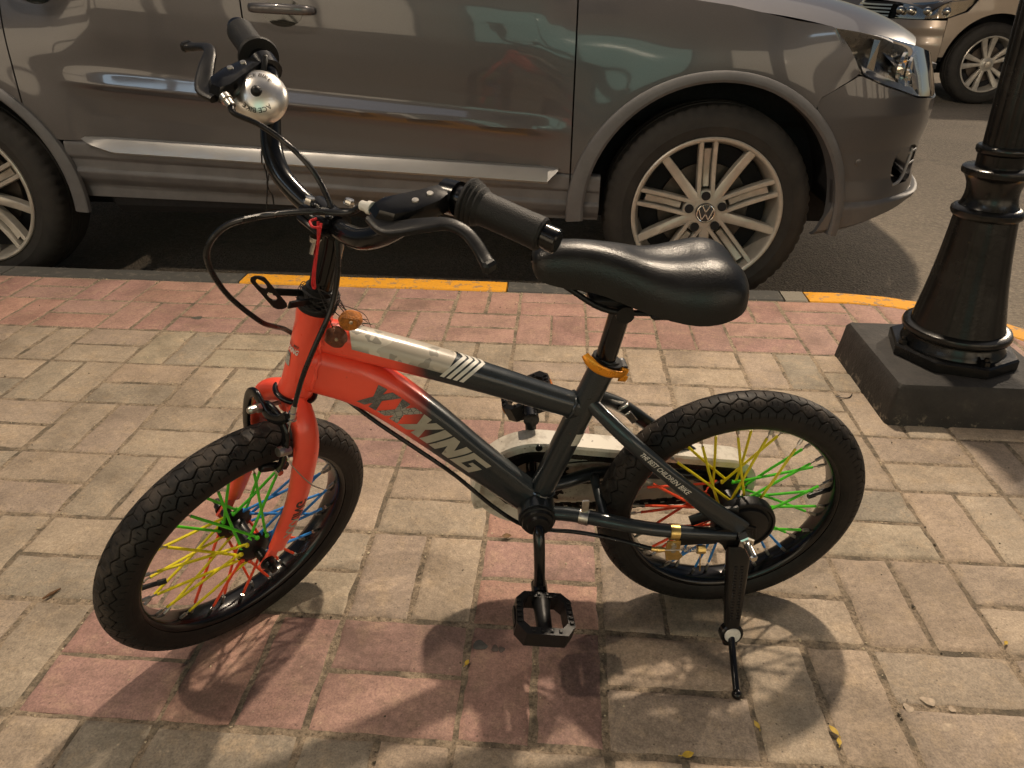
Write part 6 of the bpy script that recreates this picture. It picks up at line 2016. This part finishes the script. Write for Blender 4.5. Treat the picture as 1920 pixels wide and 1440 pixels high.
# headlamps
def hl_off(u, z): return bump_off(u, z) + 0.004 + 0.035 * np.clip((u - 0.5) / 0.3, 0, 1) * np.clip((z - 0.70) / 0.2, 0, 1)
for far in (0, 1):
    hl = empty("headlamp", c1r)
    def hput(name, g, mt, sm=40):
        if far:
            g2 = G(); g2.add(car1.far(g.arr()), [tuple(reversed(f)) for f in g.f]); g2.m = list(g.m); g = g2
        obj(name, g, mt, hl, sm, xf=car1.xf)
    hu = [(lambda t, f=f: float(np.interp(t, [0, 1], [0.412, 0.306])) * (1 - f) + 1.02 * f) for f in np.linspace(0, 1, 34)]
    hput("lens", patch(car1, hu, np.linspace(0, 1, 14), lambda u: hl_bot(u) + 0.002, lambda u: hl_top(u) - 0.002, hl_off, 0.012), M_LENS)
    hput("housing", patch(car1, hu, np.linspace(0, 1, 12), lambda u: hl_bot(u) + 0.002, lambda u: hl_top(u) - 0.002, lambda u, z: hl_off(u, z) + 0.055 - 0.03 * abs((z - hl_bot(u)) / (hl_top(u) - hl_bot(u)) - 0.5) * 2, 0.01), M_LAMPDK)
    for uc, zc_, rr, dp in ((0.800, 0.772, 0.052, 0.030), (0.655, 0.792, 0.046, 0.030)):
        c = car1.at(uc, zc_, hl_off(uc, zc_) + 0.045); fwd = np.array([0.80, -0.60, 0.0])
        Rr = basis(fwd, (0, 0, 1))
        prof = [(0.006, -0.030), (0.020, -0.028), (rr * 0.75, -0.012), (rr * 0.95, 0.006), (rr, 0.012), (rr * 1.06, 0.012), (rr * 1.08, 0.004)]
        V, F = lathe(prof, 32, 'x'); gg = G(); gg.add(V @ Rr.T + c, F[:-2]); hput("reflector", gg, M_MIRROR)
        gg = G(); V, F = sphere((0, 0, 0), 0.024, 18, 12); gg.add(V @ Rr.T + c - fwd * 0.006, F); hput("bulb", gg, M_MIRROR)
    # vertical bright blade and amber corner
    gg = G(); V = [car1.at(u, z, hl_off(u, z) + 0.020) for u, z in ((0.442, 0.800), (0.470, 0.790), (0.486, 0.875), (0.458, 0.878))]; V += [v + np.array([0.002, 0.008, 0]) for v in V]
    gg.add(V, [(0, 1, 2, 3), (7, 6, 5, 4), (0, 4, 5, 1), (1, 5, 6, 2), (2, 6, 7, 3), (3, 7, 4, 0)]); hput("bezel", gg, M_MIRROR)
    gg = G(); V = []
    for u in np.linspace(0.43, 0.98, 20):
        for dz in (0.004, 0.030): V.append(car1.at(u, hl_bot(u) + dz, hl_off(u, hl_bot(u)) + 0.012 + (0.030 if dz > 0.01 else 0)))
    gg.add(V, grid_faces(20, 2)); hput("lower_bezel", gg, M_TRIM)
# door handles
for xh in (-1.360, -2.15):
    for far in (0, 1):
        dh = empty("door_handle", c1r)
        oz = 0.944 + (-1.36 - xh) * 0.07
        def dput(name, g, mt, sm=40):
            if far:
                g2 = G(); g2.add(car1.far(g.arr()), [tuple(reversed(f)) for f in g.f]); g = g2
            obj(name, g, mt, dh, sm, xf=car1.xf)
        # cup: dark disc on the door skin, painting in the shade of a recess
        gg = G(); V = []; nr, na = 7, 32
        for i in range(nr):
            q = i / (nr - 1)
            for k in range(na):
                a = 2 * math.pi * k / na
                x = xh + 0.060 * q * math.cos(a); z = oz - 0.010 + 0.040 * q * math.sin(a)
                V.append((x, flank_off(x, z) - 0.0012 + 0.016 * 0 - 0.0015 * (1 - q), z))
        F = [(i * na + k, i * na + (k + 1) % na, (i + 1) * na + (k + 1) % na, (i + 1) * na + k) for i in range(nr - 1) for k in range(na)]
        gg.add(V, F); dput("cup_shade", gg, M_GLASSDK)
        gg = G(); P = catmull([(xh - 0.098, 0.004, oz + 0.004), (xh - 0.080, -0.020, oz + 0.003), (xh, -0.030, oz + 0.001), (xh + 0.075, -0.022, oz - 0.003), (xh + 0.096, 0.004, oz - 0.005)], 6)
        gg.add(*sweep(P, [(0.008, 0.011), (0.0085, 0.0135), (0.0085, 0.0150), (0.0085, 0.0135), (0.008, 0.010)], up=(0, 1, 0), sect=sup(2.4, 16))); dput("grip", gg, M_CAR)
greenhouse(car1, c1r, M_CAR, hood_front=0.575)
underbody(car1, c1r)
# tail panel and front centre grille
g = G(); V = [car1.at(u, z, 0.02) for u in np.linspace(car1.u[0], -3.30, 16) for z in np.linspace(0.35, 1.05, 8)]; g.add(V, grid_faces(16, 8)); car_part(car1, "tailgate", g, M_CAR, c1r)
for z in (0.735, 0.775):
    g = G(); V = []
    for u in np.linspace(1.03, 1.63, 14):
        for dz, o in ((-0.010, 0.03), (-0.008, 0.012), (0.008, 0.012), (0.010, 0.03)): V.append(car1.at(u, z + dz, o))
    g.add(V, grid_faces(14, 4)); car_part(car1, "grille_bar", g, M_TRIM, c1r)
g = G(); V = [car1.at(u, z, 0.05) for u in np.linspace(0.98, 1.63, 10) for z in (0.70, 0.76, 0.82)]; g.add(V, grid_faces(10, 3)); car_part(car1, "grille_backing", g, M_LINER, c1r)
for xc in (0.0, -2.604):
    for far in (False, True): car_wheel(car1, c1r, xc, 'ten', far=far, yface=0.004)

# ---- the silver car across the road, seen from its front corner
CAR2_S = 1.06
car2 = Car(4.02, 7.36, True, CAR2_S)
c2r = empty("parked_car", None, Matrix.Translation((4.02, 7.36, ROAD_Z)))
tag(c2r, "champagne silver car parked across the road, chrome grille and ten spoke wheel showing", "car", "parked cars")
plain2 = lambda u, z: 0.010 + (0.6 * max(0, z - 0.80) ** 2) + 0.05 * max(0, 0.55 - z) ** 1.0
for ua, ub in ((-2.275, -1.4925), (-1.4875, -0.4625)):
    car_part(car2, "door", patch(car2, np.linspace(ua, ub, 16), np.linspace(0, 1, 14), lambda u: max(0.36, arch_z(u, -2.604, 0.42)), belt, plain2), M_CAR2, c2r)
car_part(car2, "rear_wing", patch(car2, np.concatenate([np.linspace(-3.35, -3.03, 8), cos_space(-3.02, -2.28, 24)]), np.linspace(0, 1, 12), lambda u: max(0.40, arch_z(u, -2.604, 0.42)), belt, plain2), M_CAR2, c2r)
us = np.concatenate([[-0.4575], -0.42 * np.cos(np.linspace(0.0, np.pi, 34)), [0.4575]])
ftop2 = lambda u: float(np.interp(u, [-0.46, 0.0, 0.15, 0.22, 0.30, 0.46], [1.0, 0.955, 0.925, 0.895, 0.775, 0.716]))
car_part(car2, "front_wing", patch(car2, us, np.linspace(0, 1, 16), lambda u: max(0.40, arch_z(u, 0.0, 0.42)), ftop2, plain2), M_CAR2, c2r)
b2off = lambda u, z: float(np.interp(z, [0.25, 0.36, 0.50, 0.57, 0.63, 0.70, 0.9], [0.06, 0.012, 0.0, 0.014, 0.004, 0.018, 0.06]))
g = patch(car2, np.linspace(0.462, 1.62, 40), np.linspace(0, 1, 26), lambda u: 0.30, lambda u: 0.700, b2off)
def pocket2(p): return 0.44 < p[2] < 0.575 and p[0] > 0.66 and p[1] < 0.42 and p[1] > 0.10
cut_faces(g, pocket2)
car_part(car2, "front_bumper", g, M_CAR2, c2r)
g = patch(car2, np.linspace(0.60, 1.05, 10), np.linspace(0, 1, 4), lambda u: 0.43, lambda u: 0.59, lambda u, z: 0.05); car_part(car2, "fog_pocket", g, M_LINER, c2r)
g = patch(car2, np.linspace(0.465, 1.62, 24), np.linspace(0, 1, 5), lambda u: 0.235, lambda u: 0.297, lambda u, z: 0.03); car_part(car2, "bumper_lip", g, M_LINER, c2r)
for far in (0, 1):
    hl = empty("headlamp", c2r)
    def hput2(name, g, mt):
        if far:
            g2 = G(); g2.add(car2.far(g.arr()), [tuple(reversed(f)) for f in g.f]); g = g2
        obj(name, g, mt, hl, 40, xf=car2.xf, flip=True)
    t2 = lambda u: float(np.interp(u, [0.20, 0.30, 0.46, 0.7, 1.05], [0.898, 0.885, 0.868, 0.845, 0.83])); b2 = lambda u: float(np.interp(u, [0.20, 0.30, 0.46, 0.7, 1.05], [0.893, 0.782, 0.722, 0.706, 0.706]))
    hput2("lens", patch(car2, np.linspace(0.205, 1.05, 26), np.linspace(0, 1, 8), b2, t2, lambda u, z: (b2off(u, min(z, .70)) if u > 0.46 else 0.006) + 0.002 + 0.25 * max(0, z - 0.72), 0.01), M_LENS)
    hput2("housing", patch(car2, np.linspace(0.205, 1.05, 26), np.linspace(0, 1, 8), b2, t2, lambda u, z: (b2off(u, min(z, .70)) if u > 0.46 else 0.006) + 0.045 + 0.25 * max(0, z - 0.72), 0.01), M_MIRROR)
    for uc in (0.48, 0.66, 0.84, 0.97):
        gg = G(); c = car2.at(uc, 0.775, 0.055); gg.add(*sphere(c, 0.036, 16, 10)); hput2("bulb", gg, M_MIRROR)
for k in range(4):
    z = 0.725 + 0.030 * k
    g = G(); V = []
    for u in np.linspace(1.07, 1.64, 12):
        for dz, o in ((-0.010, 0.05), (-0.008, 0.010), (0.006, 0.012), (0.009, 0.05)): V.append(car2.at(u, z + dz, o + 0.25 * max(0, z - 0.74)))
    g.add(V, grid_faces(12, 4)); car_part(car2, "grille_bar", g, M_CHROME, c2r)
g = G(); V = [car2.at(u, z, 0.07) for u in np.linspace(1.03, 1.64, 10) for z in (0.69, 0.76, 0.84)]; g.add(V, grid_faces(10, 3)); car_part(car2, "grille_backing", g, M_LINER, c2r)
greenhouse(car2, c2r, M_CAR2, hood_front=0.60, hood_z=(1.03, 0.905))
underbody(car2, c2r)
g = G(); V = [car2.at(u, z, 0.02) for u in np.linspace(car2.u[0], -3.30, 10) for z in np.linspace(0.35, 1.05, 5)]; g.add(V, grid_faces(10, 5)); car_part(car2, "tailgate", g, M_CAR2, c2r)
for xc in (0.0, -2.604):
    for far in (False, True): car_wheel(car2, c2r, xc, 'five', far=far, yface=0.006, R=0.346, rim=0.235)

# ------------------------------------------------------------------ lamp post on its plinth
def lp_paint():
    t = NT("black_lamp_post_paint"); p = t.pos()
    n1 = t.noise(p, 12, 6, 0.7)
    c = t.ramp(n1, [(0.3, (0.005, 0.005, 0.005)), (0.6, (0.010, 0.0095, 0.009)), (0.8, (0.022, 0.021, 0.019))])
    t.set(color=c, rough=t.math('MULTIPLY_ADD', n1, 0.35, 0.06), spec=0.38); t.bump(t.noise(p, 90, 4), 0.15, 0.0015); return t.m
M_LP = lp_paint()
def plinth_mat():
    t = NT("black_painted_concrete"); p = t.pos()
    n1 = t.noise(p, 16, 6, 0.7)
    c = t.ramp(n1, [(0.3, (0.012, 0.011, 0.010)), (0.6, (0.026, 0.023, 0.021)), (0.8, (0.060, 0.052, 0.044))])
    z = t.sep(p)[2]
    chips = t.math('MULTIPLY', t.ramp(z, [(0.0, 1.0), (0.035, 0.0)]), t.ramp(t.noise(p, 45, 5, 0.7), [(0.55, 0.0), (0.62, 1.0)]))
    c = t.mix(chips, c, (0.20, 0.17, 0.13))
    t.set(color=c, rough=0.72); t.bump(t.math('ADD', t.noise(p, 130, 4, 0.7), t.math('MULTIPLY', t.noise(p, 30, 4), 1.2)), 0.55, 0.003); return t.m
M_PLINTH = plinth_mat()
LPX, LPY = 0.857, 1.03
lp = empty("lamp_post", None, Matrix.Translation((LPX, LPY, 0)))
tag(lp, "black cast iron lamp post on a black concrete plinth at the kerb corner", "lamp post")
x0, x1, y0, y1 = PLINTH
g = G()
nx = 12
ring = []
def rim_pts(ins, z, wob):
    P = []
    a, b, c, d = x0 + ins - LPX, x1 - ins - LPX, y0 + ins - LPY, y1 - ins - LPY
    rc = 0.012
    for (cx, cy, s0) in ((b - rc, c + rc, -90), (b - rc, d - rc, 0), (a + rc, d - rc, 90), (a + rc, c + rc, 180)):
        for k in range(5):
            t = rad(s0 + 90 * k / 4); P.append((cx + rc * math.cos(t), cy + rc * math.sin(t), z + RNG.uniform(-wob, wob)))
    return P
rings = [rim_pts(-0.004, -0.06, 0), rim_pts(-0.003, 0.0, 0), rim_pts(0.002, 0.050, 0.001), rim_pts(0.005, 0.088, 0.002), rim_pts(0.011, 0.0975, 0.0015), rim_pts(0.026, 0.1010, 0.001)]
m_ = len(rings[0]); V = np.concatenate([np.array(r) for r in rings])
F = [(r * m_ + k, r * m_ + (k + 1) % m_, (r + 1) * m_ + (k + 1) % m_, (r + 1) * m_ + k) for r in range(len(rings) - 1) for k in range(m_)] + [tuple((len(rings) - 1) * m_ + k for k in range(m_))]
g.add(V, F); obj("plinth", g, M_PLINTH, lp, 35)
TILT = rad(-3.4)
def lpx(V):
    V = np.asarray(V, float).copy(); z = V[:, 2] - 0.10
    V[:, 0] += np.sin(TILT) * z; return V
def octa(r, n=8, ph=22.5): return [(r * math.cos(rad(ph) + 2 * math.pi * k / n), r * math.sin(rad(ph) + 2 * math.pi * k / n)) for k in range(n)]
g = G(); g.add(*prism(octa(0.140, 8, 8), 0.099, 0.128, 'xy', 0.004)); obj("base_plate", g, M_LP, lp, 30, xf=lpx)
for k in (0, 2, 4, 6):
    a = rad(8) + 2 * math.pi * k / 8; g = G(); g.add(*sweep([(0.122 * math.cos(a), 0.122 * math.sin(a), 0.127), (0.122 * math.cos(a), 0.122 * math.sin(a), 0.138)], 0.010, 6)); g.add(*sweep([(0.122 * math.cos(a), 0.122 * math.sin(a), 0.136), (0.122 * math.cos(a), 0.122 * math.sin(a), 0.146)], 0.005, 10)); obj("anchor_bolt", g, M_LP, lp, 30, xf=lpx)
g = G(); g.add(*lathe([(0.100, 0.127), (0.113, 0.128), (0.110, 0.136), (0.104, 0.146), (0.103, 0.152), (0.110, 0.155), (0.1150, 0.160), (0.1165, 0.167), (0.1140, 0.174), (0.107, 0.177), (0.100, 0.178)], 64)); obj("foot_ring", g, M_LP, lp, 35, xf=lpx)
# fluted tapering shaft
g = G(); nf = 12; na = nf * 8; V = []
hs2 = np.linspace(0.176, 0.432, 14)
for h in hs2:
    t = (h - 0.176) / 0.256; r = 0.100 + (0.0630 - 0.100) * t - 0.004 * math.sin(math.pi * t)
    for k in range(na):
        a = 2 * math.pi * k / na; fl = abs(math.sin(a * nf / 2)) ** 0.55
        V.append((r * (0.985 + 0.015 * fl) * math.cos(a), r * (0.985 + 0.015 * fl) * math.sin(a), h))
g.add(V, [(i * na + k, i * na + (k + 1) % na, (i + 1) * na + (k + 1) % na, (i + 1) * na + k) for i in range(len(hs2) - 1) for k in range(na)]); obj("lower_shaft", g, M_LP, lp, 50, xf=lpx)
g = G(); g.add(*lathe([(0.055, 0.428), (0.0640, 0.430), (0.0690, 0.434), (0.0715, 0.440), (0.0710, 0.447), (0.0660, 0.452), (0.0590, 0.454), (0.0545, 0.462), (0.0515, 0.475), (0.0510, 0.488), (0.0530, 0.500), (0.0580, 0.512), (0.0640, 0.520), (0.0680, 0.522), (0.0690, 0.527), (0.0680, 0.534), (0.0640, 0.537), (0.045, 0.538)], 64)); obj("collar", g, M_LP, lp, 40, xf=lpx)
g = G(); g.add(*lathe([(0.0455, 0.536), (0.0450, 0.545), (0.0455, 0.562), (0.0490, 0.564), (0.0515, 0.569), (0.0515, 0.576), (0.0485, 0.580), (0.0420, 0.581)], 56)); obj("upper_ring", g, M_LP, lp, 40, xf=lpx)
g = G(); V = []; hs2 = np.linspace(0.579, 2.75, 10); nf = 12; na = nf * 6
for h in hs2:
    t = (h - 0.579) / 2.17; r = 0.0415 + (0.029 - 0.0415) * t
    for k in range(na):
        a = 2 * math.pi * k / na; fl = abs(math.sin(a * nf / 2)) ** 0.55
        V.append((r * (0.93 + 0.07 * fl) * math.cos(a), r * (0.93 + 0.07 * fl) * math.sin(a), h))
g.add(V, [(i * na + k, i * na + (k + 1) % na, (i + 1) * na + (k + 1) % na, (i + 1) * na + k) for i in range(len(hs2) - 1) for k in range(na)]); obj("upper_shaft", g, M_LP, lp, 50, xf=lpx)
# curved arm carrying the lit lantern over the road edge, above the frame
def lamp_head(root, L, top):
    """L: lantern centre, top: top of the shaft, both relative to the post's foot."""
    L = np.array(L, float); top = np.array(top, float)
    m1 = top + np.array([0, 0, 0.55]); m2 = (top + L) / 2 + np.array([0, 0, 0.72]); m3 = L + np.array([0, -0.10, 0.50])
    g = G(); g.add(*sweep(catmull([top - np.array([0, 0, 0.05]), top + np.array([0, 0, 0.3]), m1, m2, m3, L + np.array([0, 0, 0.22])], 7), [0.032, 0.030, 0.028, 0.026, 0.024, 0.022], 14)); obj("arm", g, M_LP, root, 40)
    g = G(); g.add(*lathe([(0.155, 0.020), (0.160, 0.035), (0.120, 0.105), (0.045, 0.165), (0.025, 0.24), (0.001, 0.25)], 32)); obj("lantern_cap", g, M_LP, root, 40, xf=lambda V: V + L)
    g = G(); g.add(*lathe([(0.012, -0.085), (0.050, -0.070), (0.055, -0.02), (0.030, 0.02)], 24)); obj("lamp", g, M_LAMP, root, 60, xf=lambda V: V + L)
def lantern_light(pos, power):
    d = bpy.data.lights.new("lantern_light", 'POINT'); d.energy = power; d.shadow_soft_size = 0.065; d.color = (1.0, 0.82, 0.62)
    o = bpy.data.objects.new("lantern_light", d); COL.objects.link(o); o.location = pos
t_ = NT("glowing_lamp"); t_.set(color=(0.8, 0.7, 0.5), emit=(1.0, 0.82, 0.58), emit_s=40.0); M_LAMP = t_.m
TOP = (np.sin(TILT) * 2.6, 0, 2.70)
LAN = (0.62 - LPX, 2.05 - LPY, 3.30)
lamp_head(lp, LAN, TOP)
lantern_light((0.62, 2.05, 3.16), 500.0)
# the next lamp post along the other side of the junction, outside the frame
l2 = empty("lamp_post", None, Matrix.Translation((9.2, 9.6, -0.02)))
tag(l2, "second black lamp post farther along the street, lighting the silver car", "lamp post")
g = G(); g.add(*rbox((0, 0, 0.04), (0.37, 0.36, 0.16), 0.01)); obj("plinth", g, M_PLINTH, l2, 30)
g = G(); g.add(*lathe([(0.14, 0.10), (0.14, 0.13), (0.112, 0.14), (0.116, 0.167), (0.100, 0.178), (0.063, 0.43), (0.071, 0.44), (0.051, 0.48), (0.068, 0.53), (0.045, 0.54), (0.051, 0.57), (0.041, 0.58), (0.029, 2.75)], 40)); obj("shaft", g, M_LP, l2, 40)
lamp_head(l2, (-1.2, -0.4, 3.9), (0, 0, 2.70))
lantern_light((9.2 - 1.2, 9.6 - 0.4, 3.74), 1600.0)

# a third post on the pavement, outside the frame beyond the front wheel: its weaker light gives the second shadows
l3 = empty("lamp_post", None, Matrix.Translation((-2.75, -0.75, -0.02)))
tag(l3, "third black lamp post on the pavement beyond the front wheel, outside the view", "lamp post")
g = G(); g.add(*rbox((0, 0, 0.04), (0.37, 0.36, 0.16), 0.01)); obj("plinth", g, M_PLINTH, l3, 30)
g = G(); g.add(*lathe([(0.14, 0.10), (0.14, 0.13), (0.112, 0.14), (0.116, 0.167), (0.100, 0.178), (0.063, 0.43), (0.071, 0.44), (0.051, 0.48), (0.068, 0.53), (0.045, 0.54), (0.051, 0.57), (0.041, 0.58), (0.029, 2.75)], 40)); obj("shaft", g, M_LP, l3, 40)
lamp_head(l3, (0.65, 0.60, 3.42), (0, 0, 2.70))
lantern_light((-2.10, -0.15, 3.26), 155.0)

# ------------------------------------------------------------------ fallen leaves on the paving
M_LEAF = simple("yellow_leaf", (0.50, 0.33, 0.03), 0.6, 0, 0.25, 200)
M_LEAF2 = simple("brown_leaf", (0.16, 0.085, 0.03), 0.7, 0, 0.3, 200)
def leaf(x, y, L, ang, mt, lab, curl=0.25):
    V = []; n_ = 9
    for i in range(n_):
        t = i / (n_ - 1); w = L * 0.26 * math.sin(math.pi * min(t * 1.05, 1)) ** 0.8
        for s_ in (-1, 0, 1): V.append((L * (t - 0.5), s_ * w, 0.0018 + curl * L * (0.35 * (2 * t - 1) ** 2 * 0.5 + 0.30 * abs(s_) * math.sin(math.pi * t) * (0.6 + 0.4 * s_))))
    g = G(); F = grid_faces(n_, 3); V = np.array(V); V2 = V + np.array([0, 0, 0.0005]); g.add(np.concatenate([V, V2]), [tuple(reversed(f)) for f in F] + [tuple(i + len(V) for i in f) for f in F])
    g.add(*sweep(catmull([(-L * 0.5, 0, 0.002), (-L * 0.62, L * 0.03, 0.003), (-L * 0.72, L * 0.08, 0.002)], 3), 0.0006, 5))
    o = obj("fallen_leaf", g, mt, None, 60); o.location = (x, y, 0.001); o.rotation_euler = (0, 0, ang)
    tag(o, lab, "leaf", "fallen leaves on the paving")
leaf(0.102, 0.003, 0.017, 0.3, M_LEAF, "bright yellow leaf lying in the joint near the bottom edge below the kickstand")
leaf(0.200, 0.053, 0.013, 1.9, M_LEAF, "small yellow leaf in the joint beside the kickstand foot")
leaf(0.300, 0.052, 0.017, 2.1, M_LEAF, "yellow leaf in the joint below the rear wheel's shadow", 0.4)
leaf(0.302, 0.036, 0.012, 1.4, M_LEAF, "tiny yellow leaf touching a larger one in the joint", 0.3)
leaf(-0.198, 0.124, 0.011, 1.2, M_LEAF, "small olive yellow leaf in the joint between red blocks below the pedal", 0.4)
leaf(-0.161, 0.402, 0.018, 0.2, M_LEAF2, "curled brown leaf behind the pedal beside the red blocks", 0.5)
leaf(0.607, 0.221, 0.010, 0.8, M_LEAF, "tiny yellow leaf at a block corner near the picture's edge", 0.3)
# brown twig on the beige block beside the front wheel, thin wire by the plinth
M_TWIG = simple("brown_twig", (0.13, 0.065, 0.028), 0.8, 0, 0.3, 200, 0.4)
g = G(); g.add(*sweep(catmull([(-0.887, 0.196, 0.0032), (-0.880, 0.207, 0.0036), (-0.872, 0.220, 0.0032)], 5), [0.0012, 0.0030, 0.0012], 7)); tag(obj("twig", g, M_TWIG), "short brown twig on the beige block beside the front wheel", "twig")
g = G(); g.add(*sweep(catmull([(0.592, 0.972, 0.0015), (0.607, 0.962, 0.0018), (0.624, 0.966, 0.0018), (0.637, 0.985, 0.0016)], 6), 0.0011, 6)); tag(obj("wire_scrap", g, M_CABLE), "thin dark wire scrap on the paving beside the lamp post plinth", "wire")
# trodden gum and paint spots
def spot(x, y, r, colr, lab, sq=1.0, ang=0.0, rough=0.8):
    rr = np.random.default_rng(int(abs(x * 1000) + abs(y * 3000))); n_ = 18; V = []
    k = 1 + 0.16 * np.sin(np.arange(n_) * 2 * np.pi / n_ * 3 + rr.uniform(0, 6)) + rr.uniform(-0.08, 0.08, n_)
    for q, z in ((1.0, 0.0001), (0.85, 0.0004), (0.4, 0.0006)):
        for i in range(n_): a = 2 * math.pi * i / n_; V.append((r * k[i] * q * math.cos(a), r * sq * k[i] * q * math.sin(a), z))
    g = G(); g.add(V, [(i * n_ + j, i * n_ + (j + 1) % n_, (i + 1) * n_ + (j + 1) % n_, (i + 1) * n_ + j) for i in range(2) for j in range(n_)] + [tuple(2 * n_ + j for j in range(n_))])
    o = obj("gum_spot", g, simple("spot_" + str(len(bpy.data.materials)), colr, rough, 0, 0.3, 120), None, 60); o.location = (x, y, 0.0005); o.rotation_euler = (0, 0, ang)
    tag(o, lab, "spot", "spots trodden into the paving")
spot(-0.183, 0.159, 0.0105, (0.105, 0.100, 0.092), "round grey gum spot on the red block below the pedal", 0.85)
spot(-0.160, 0.155, 0.0052, (0.115, 0.088, 0.078), "small dark spot just beside the round grey gum spot", 1.3)
spot(-0.150, 0.154, 0.0048, (0.110, 0.085, 0.075), "faint dark spot second from the round grey gum spot", 1.2)
spot(-1.14, 1.291, 0.016, (0.075, 0.072, 0.058), "oval dark spot on the red block row near the kerb", 0.7)
spot(0.447, 0.110, 0.0065, (0.42, 0.335, 0.25), "pale paint splash on the joint right of the rear wheel's shadow", 1.5, 1.2)
spot(0.415, 0.096, 0.0060, (0.42, 0.335, 0.25), "pale paint splash at the block corner below the first splash", 1.2, 0.4)
spot(0.474, 0.099, 0.0045, (0.42, 0.335, 0.25), "small pale paint dot farthest from the rear wheel's shadow", 1.0)
spot(0.455, 0.070, 0.0050, (0.42, 0.335, 0.25), "pale paint splash in the middle of the beige block", 1.9, 2.2)

# ------------------------------------------------------------------ shop front behind the camera (seen in reflections)
M_WALL = simple("rendered_wall", (0.42, 0.35, 0.26), 0.85, 0, 0.15, 1.5)
def lit(name, c, s):
    t = NT(name); t.set(color=(0.02, 0.02, 0.02), rough=0.1, emit=c, emit_s=s); return t.m
M_SHOPGLASS = lit("lit_shop_window", (1.0, 0.80, 0.56), 2.2)
M_SHOPGREEN = lit("lit_green_window", (0.55, 0.95, 0.75), 1.2)
M_SIGN = lit("lit_sign_strip", (0.62, 0.82, 1.0), 6.0)
SY = -5.2
sf = empty("shop_building", None, Matrix.Translation((0, SY, 0)))
tag(sf, "shop building facing the street, lit windows showing only as reflections in the car", "building")
g = G(); g.add(*rbox((0, -2.0, 4.0), (34, 4.0, 8.4), 0.05)); obj("wall", g, M_WALL, sf, 30)
k = 0
for xc in np.arange(-15, 16, 3.0):
    mt = M_SHOPGREEN if k in (5,) else M_SHOPGLASS
    g = G(); g.add(*rbox((xc, 0.02, 1.55), (2.3, 0.06, 2.3), 0.01)); w_ = obj("window", g, mt, sf, 30)
    g = G()
    for dx in (-1.18, 0, 1.18): g.add(*rbox((xc + dx, 0.05, 1.55), (0.07, 0.12, 2.44), 0.01))
    for dz in (0.37, 2.73): g.add(*rbox((xc, 0.05, dz), (2.42, 0.115, 0.07), 0.01))
    obj("frame", g, M_LINER, w_, 30)
    g = G(); g.add(*rbox((xc, 0.02, 5.4), (1.2, 0.06, 1.4), 0.01)); obj("window", g, M_GLASSDK, sf, 30)
    k += 1
g = G(); g.add(*rbox((-5.5, 0.10, 4.75), (2.8, 0.10, 0.50), 0.02)); obj("sign", g, M_SIGN, sf, 30)
g = G(); g.add(*rbox((5.5, 0.10, 3.30), (4.0, 0.10, 0.16), 0.02)); obj("sign", g, M_SIGN, sf, 30)
g = G(); g.add(*rbox((-2.4, 0.10, 4.80), (2.8, 0.10, 0.40), 0.02)); obj("sign", g, lit("dim_sign_strip", (0.80, 0.86, 1.0), 1.4), sf, 30)
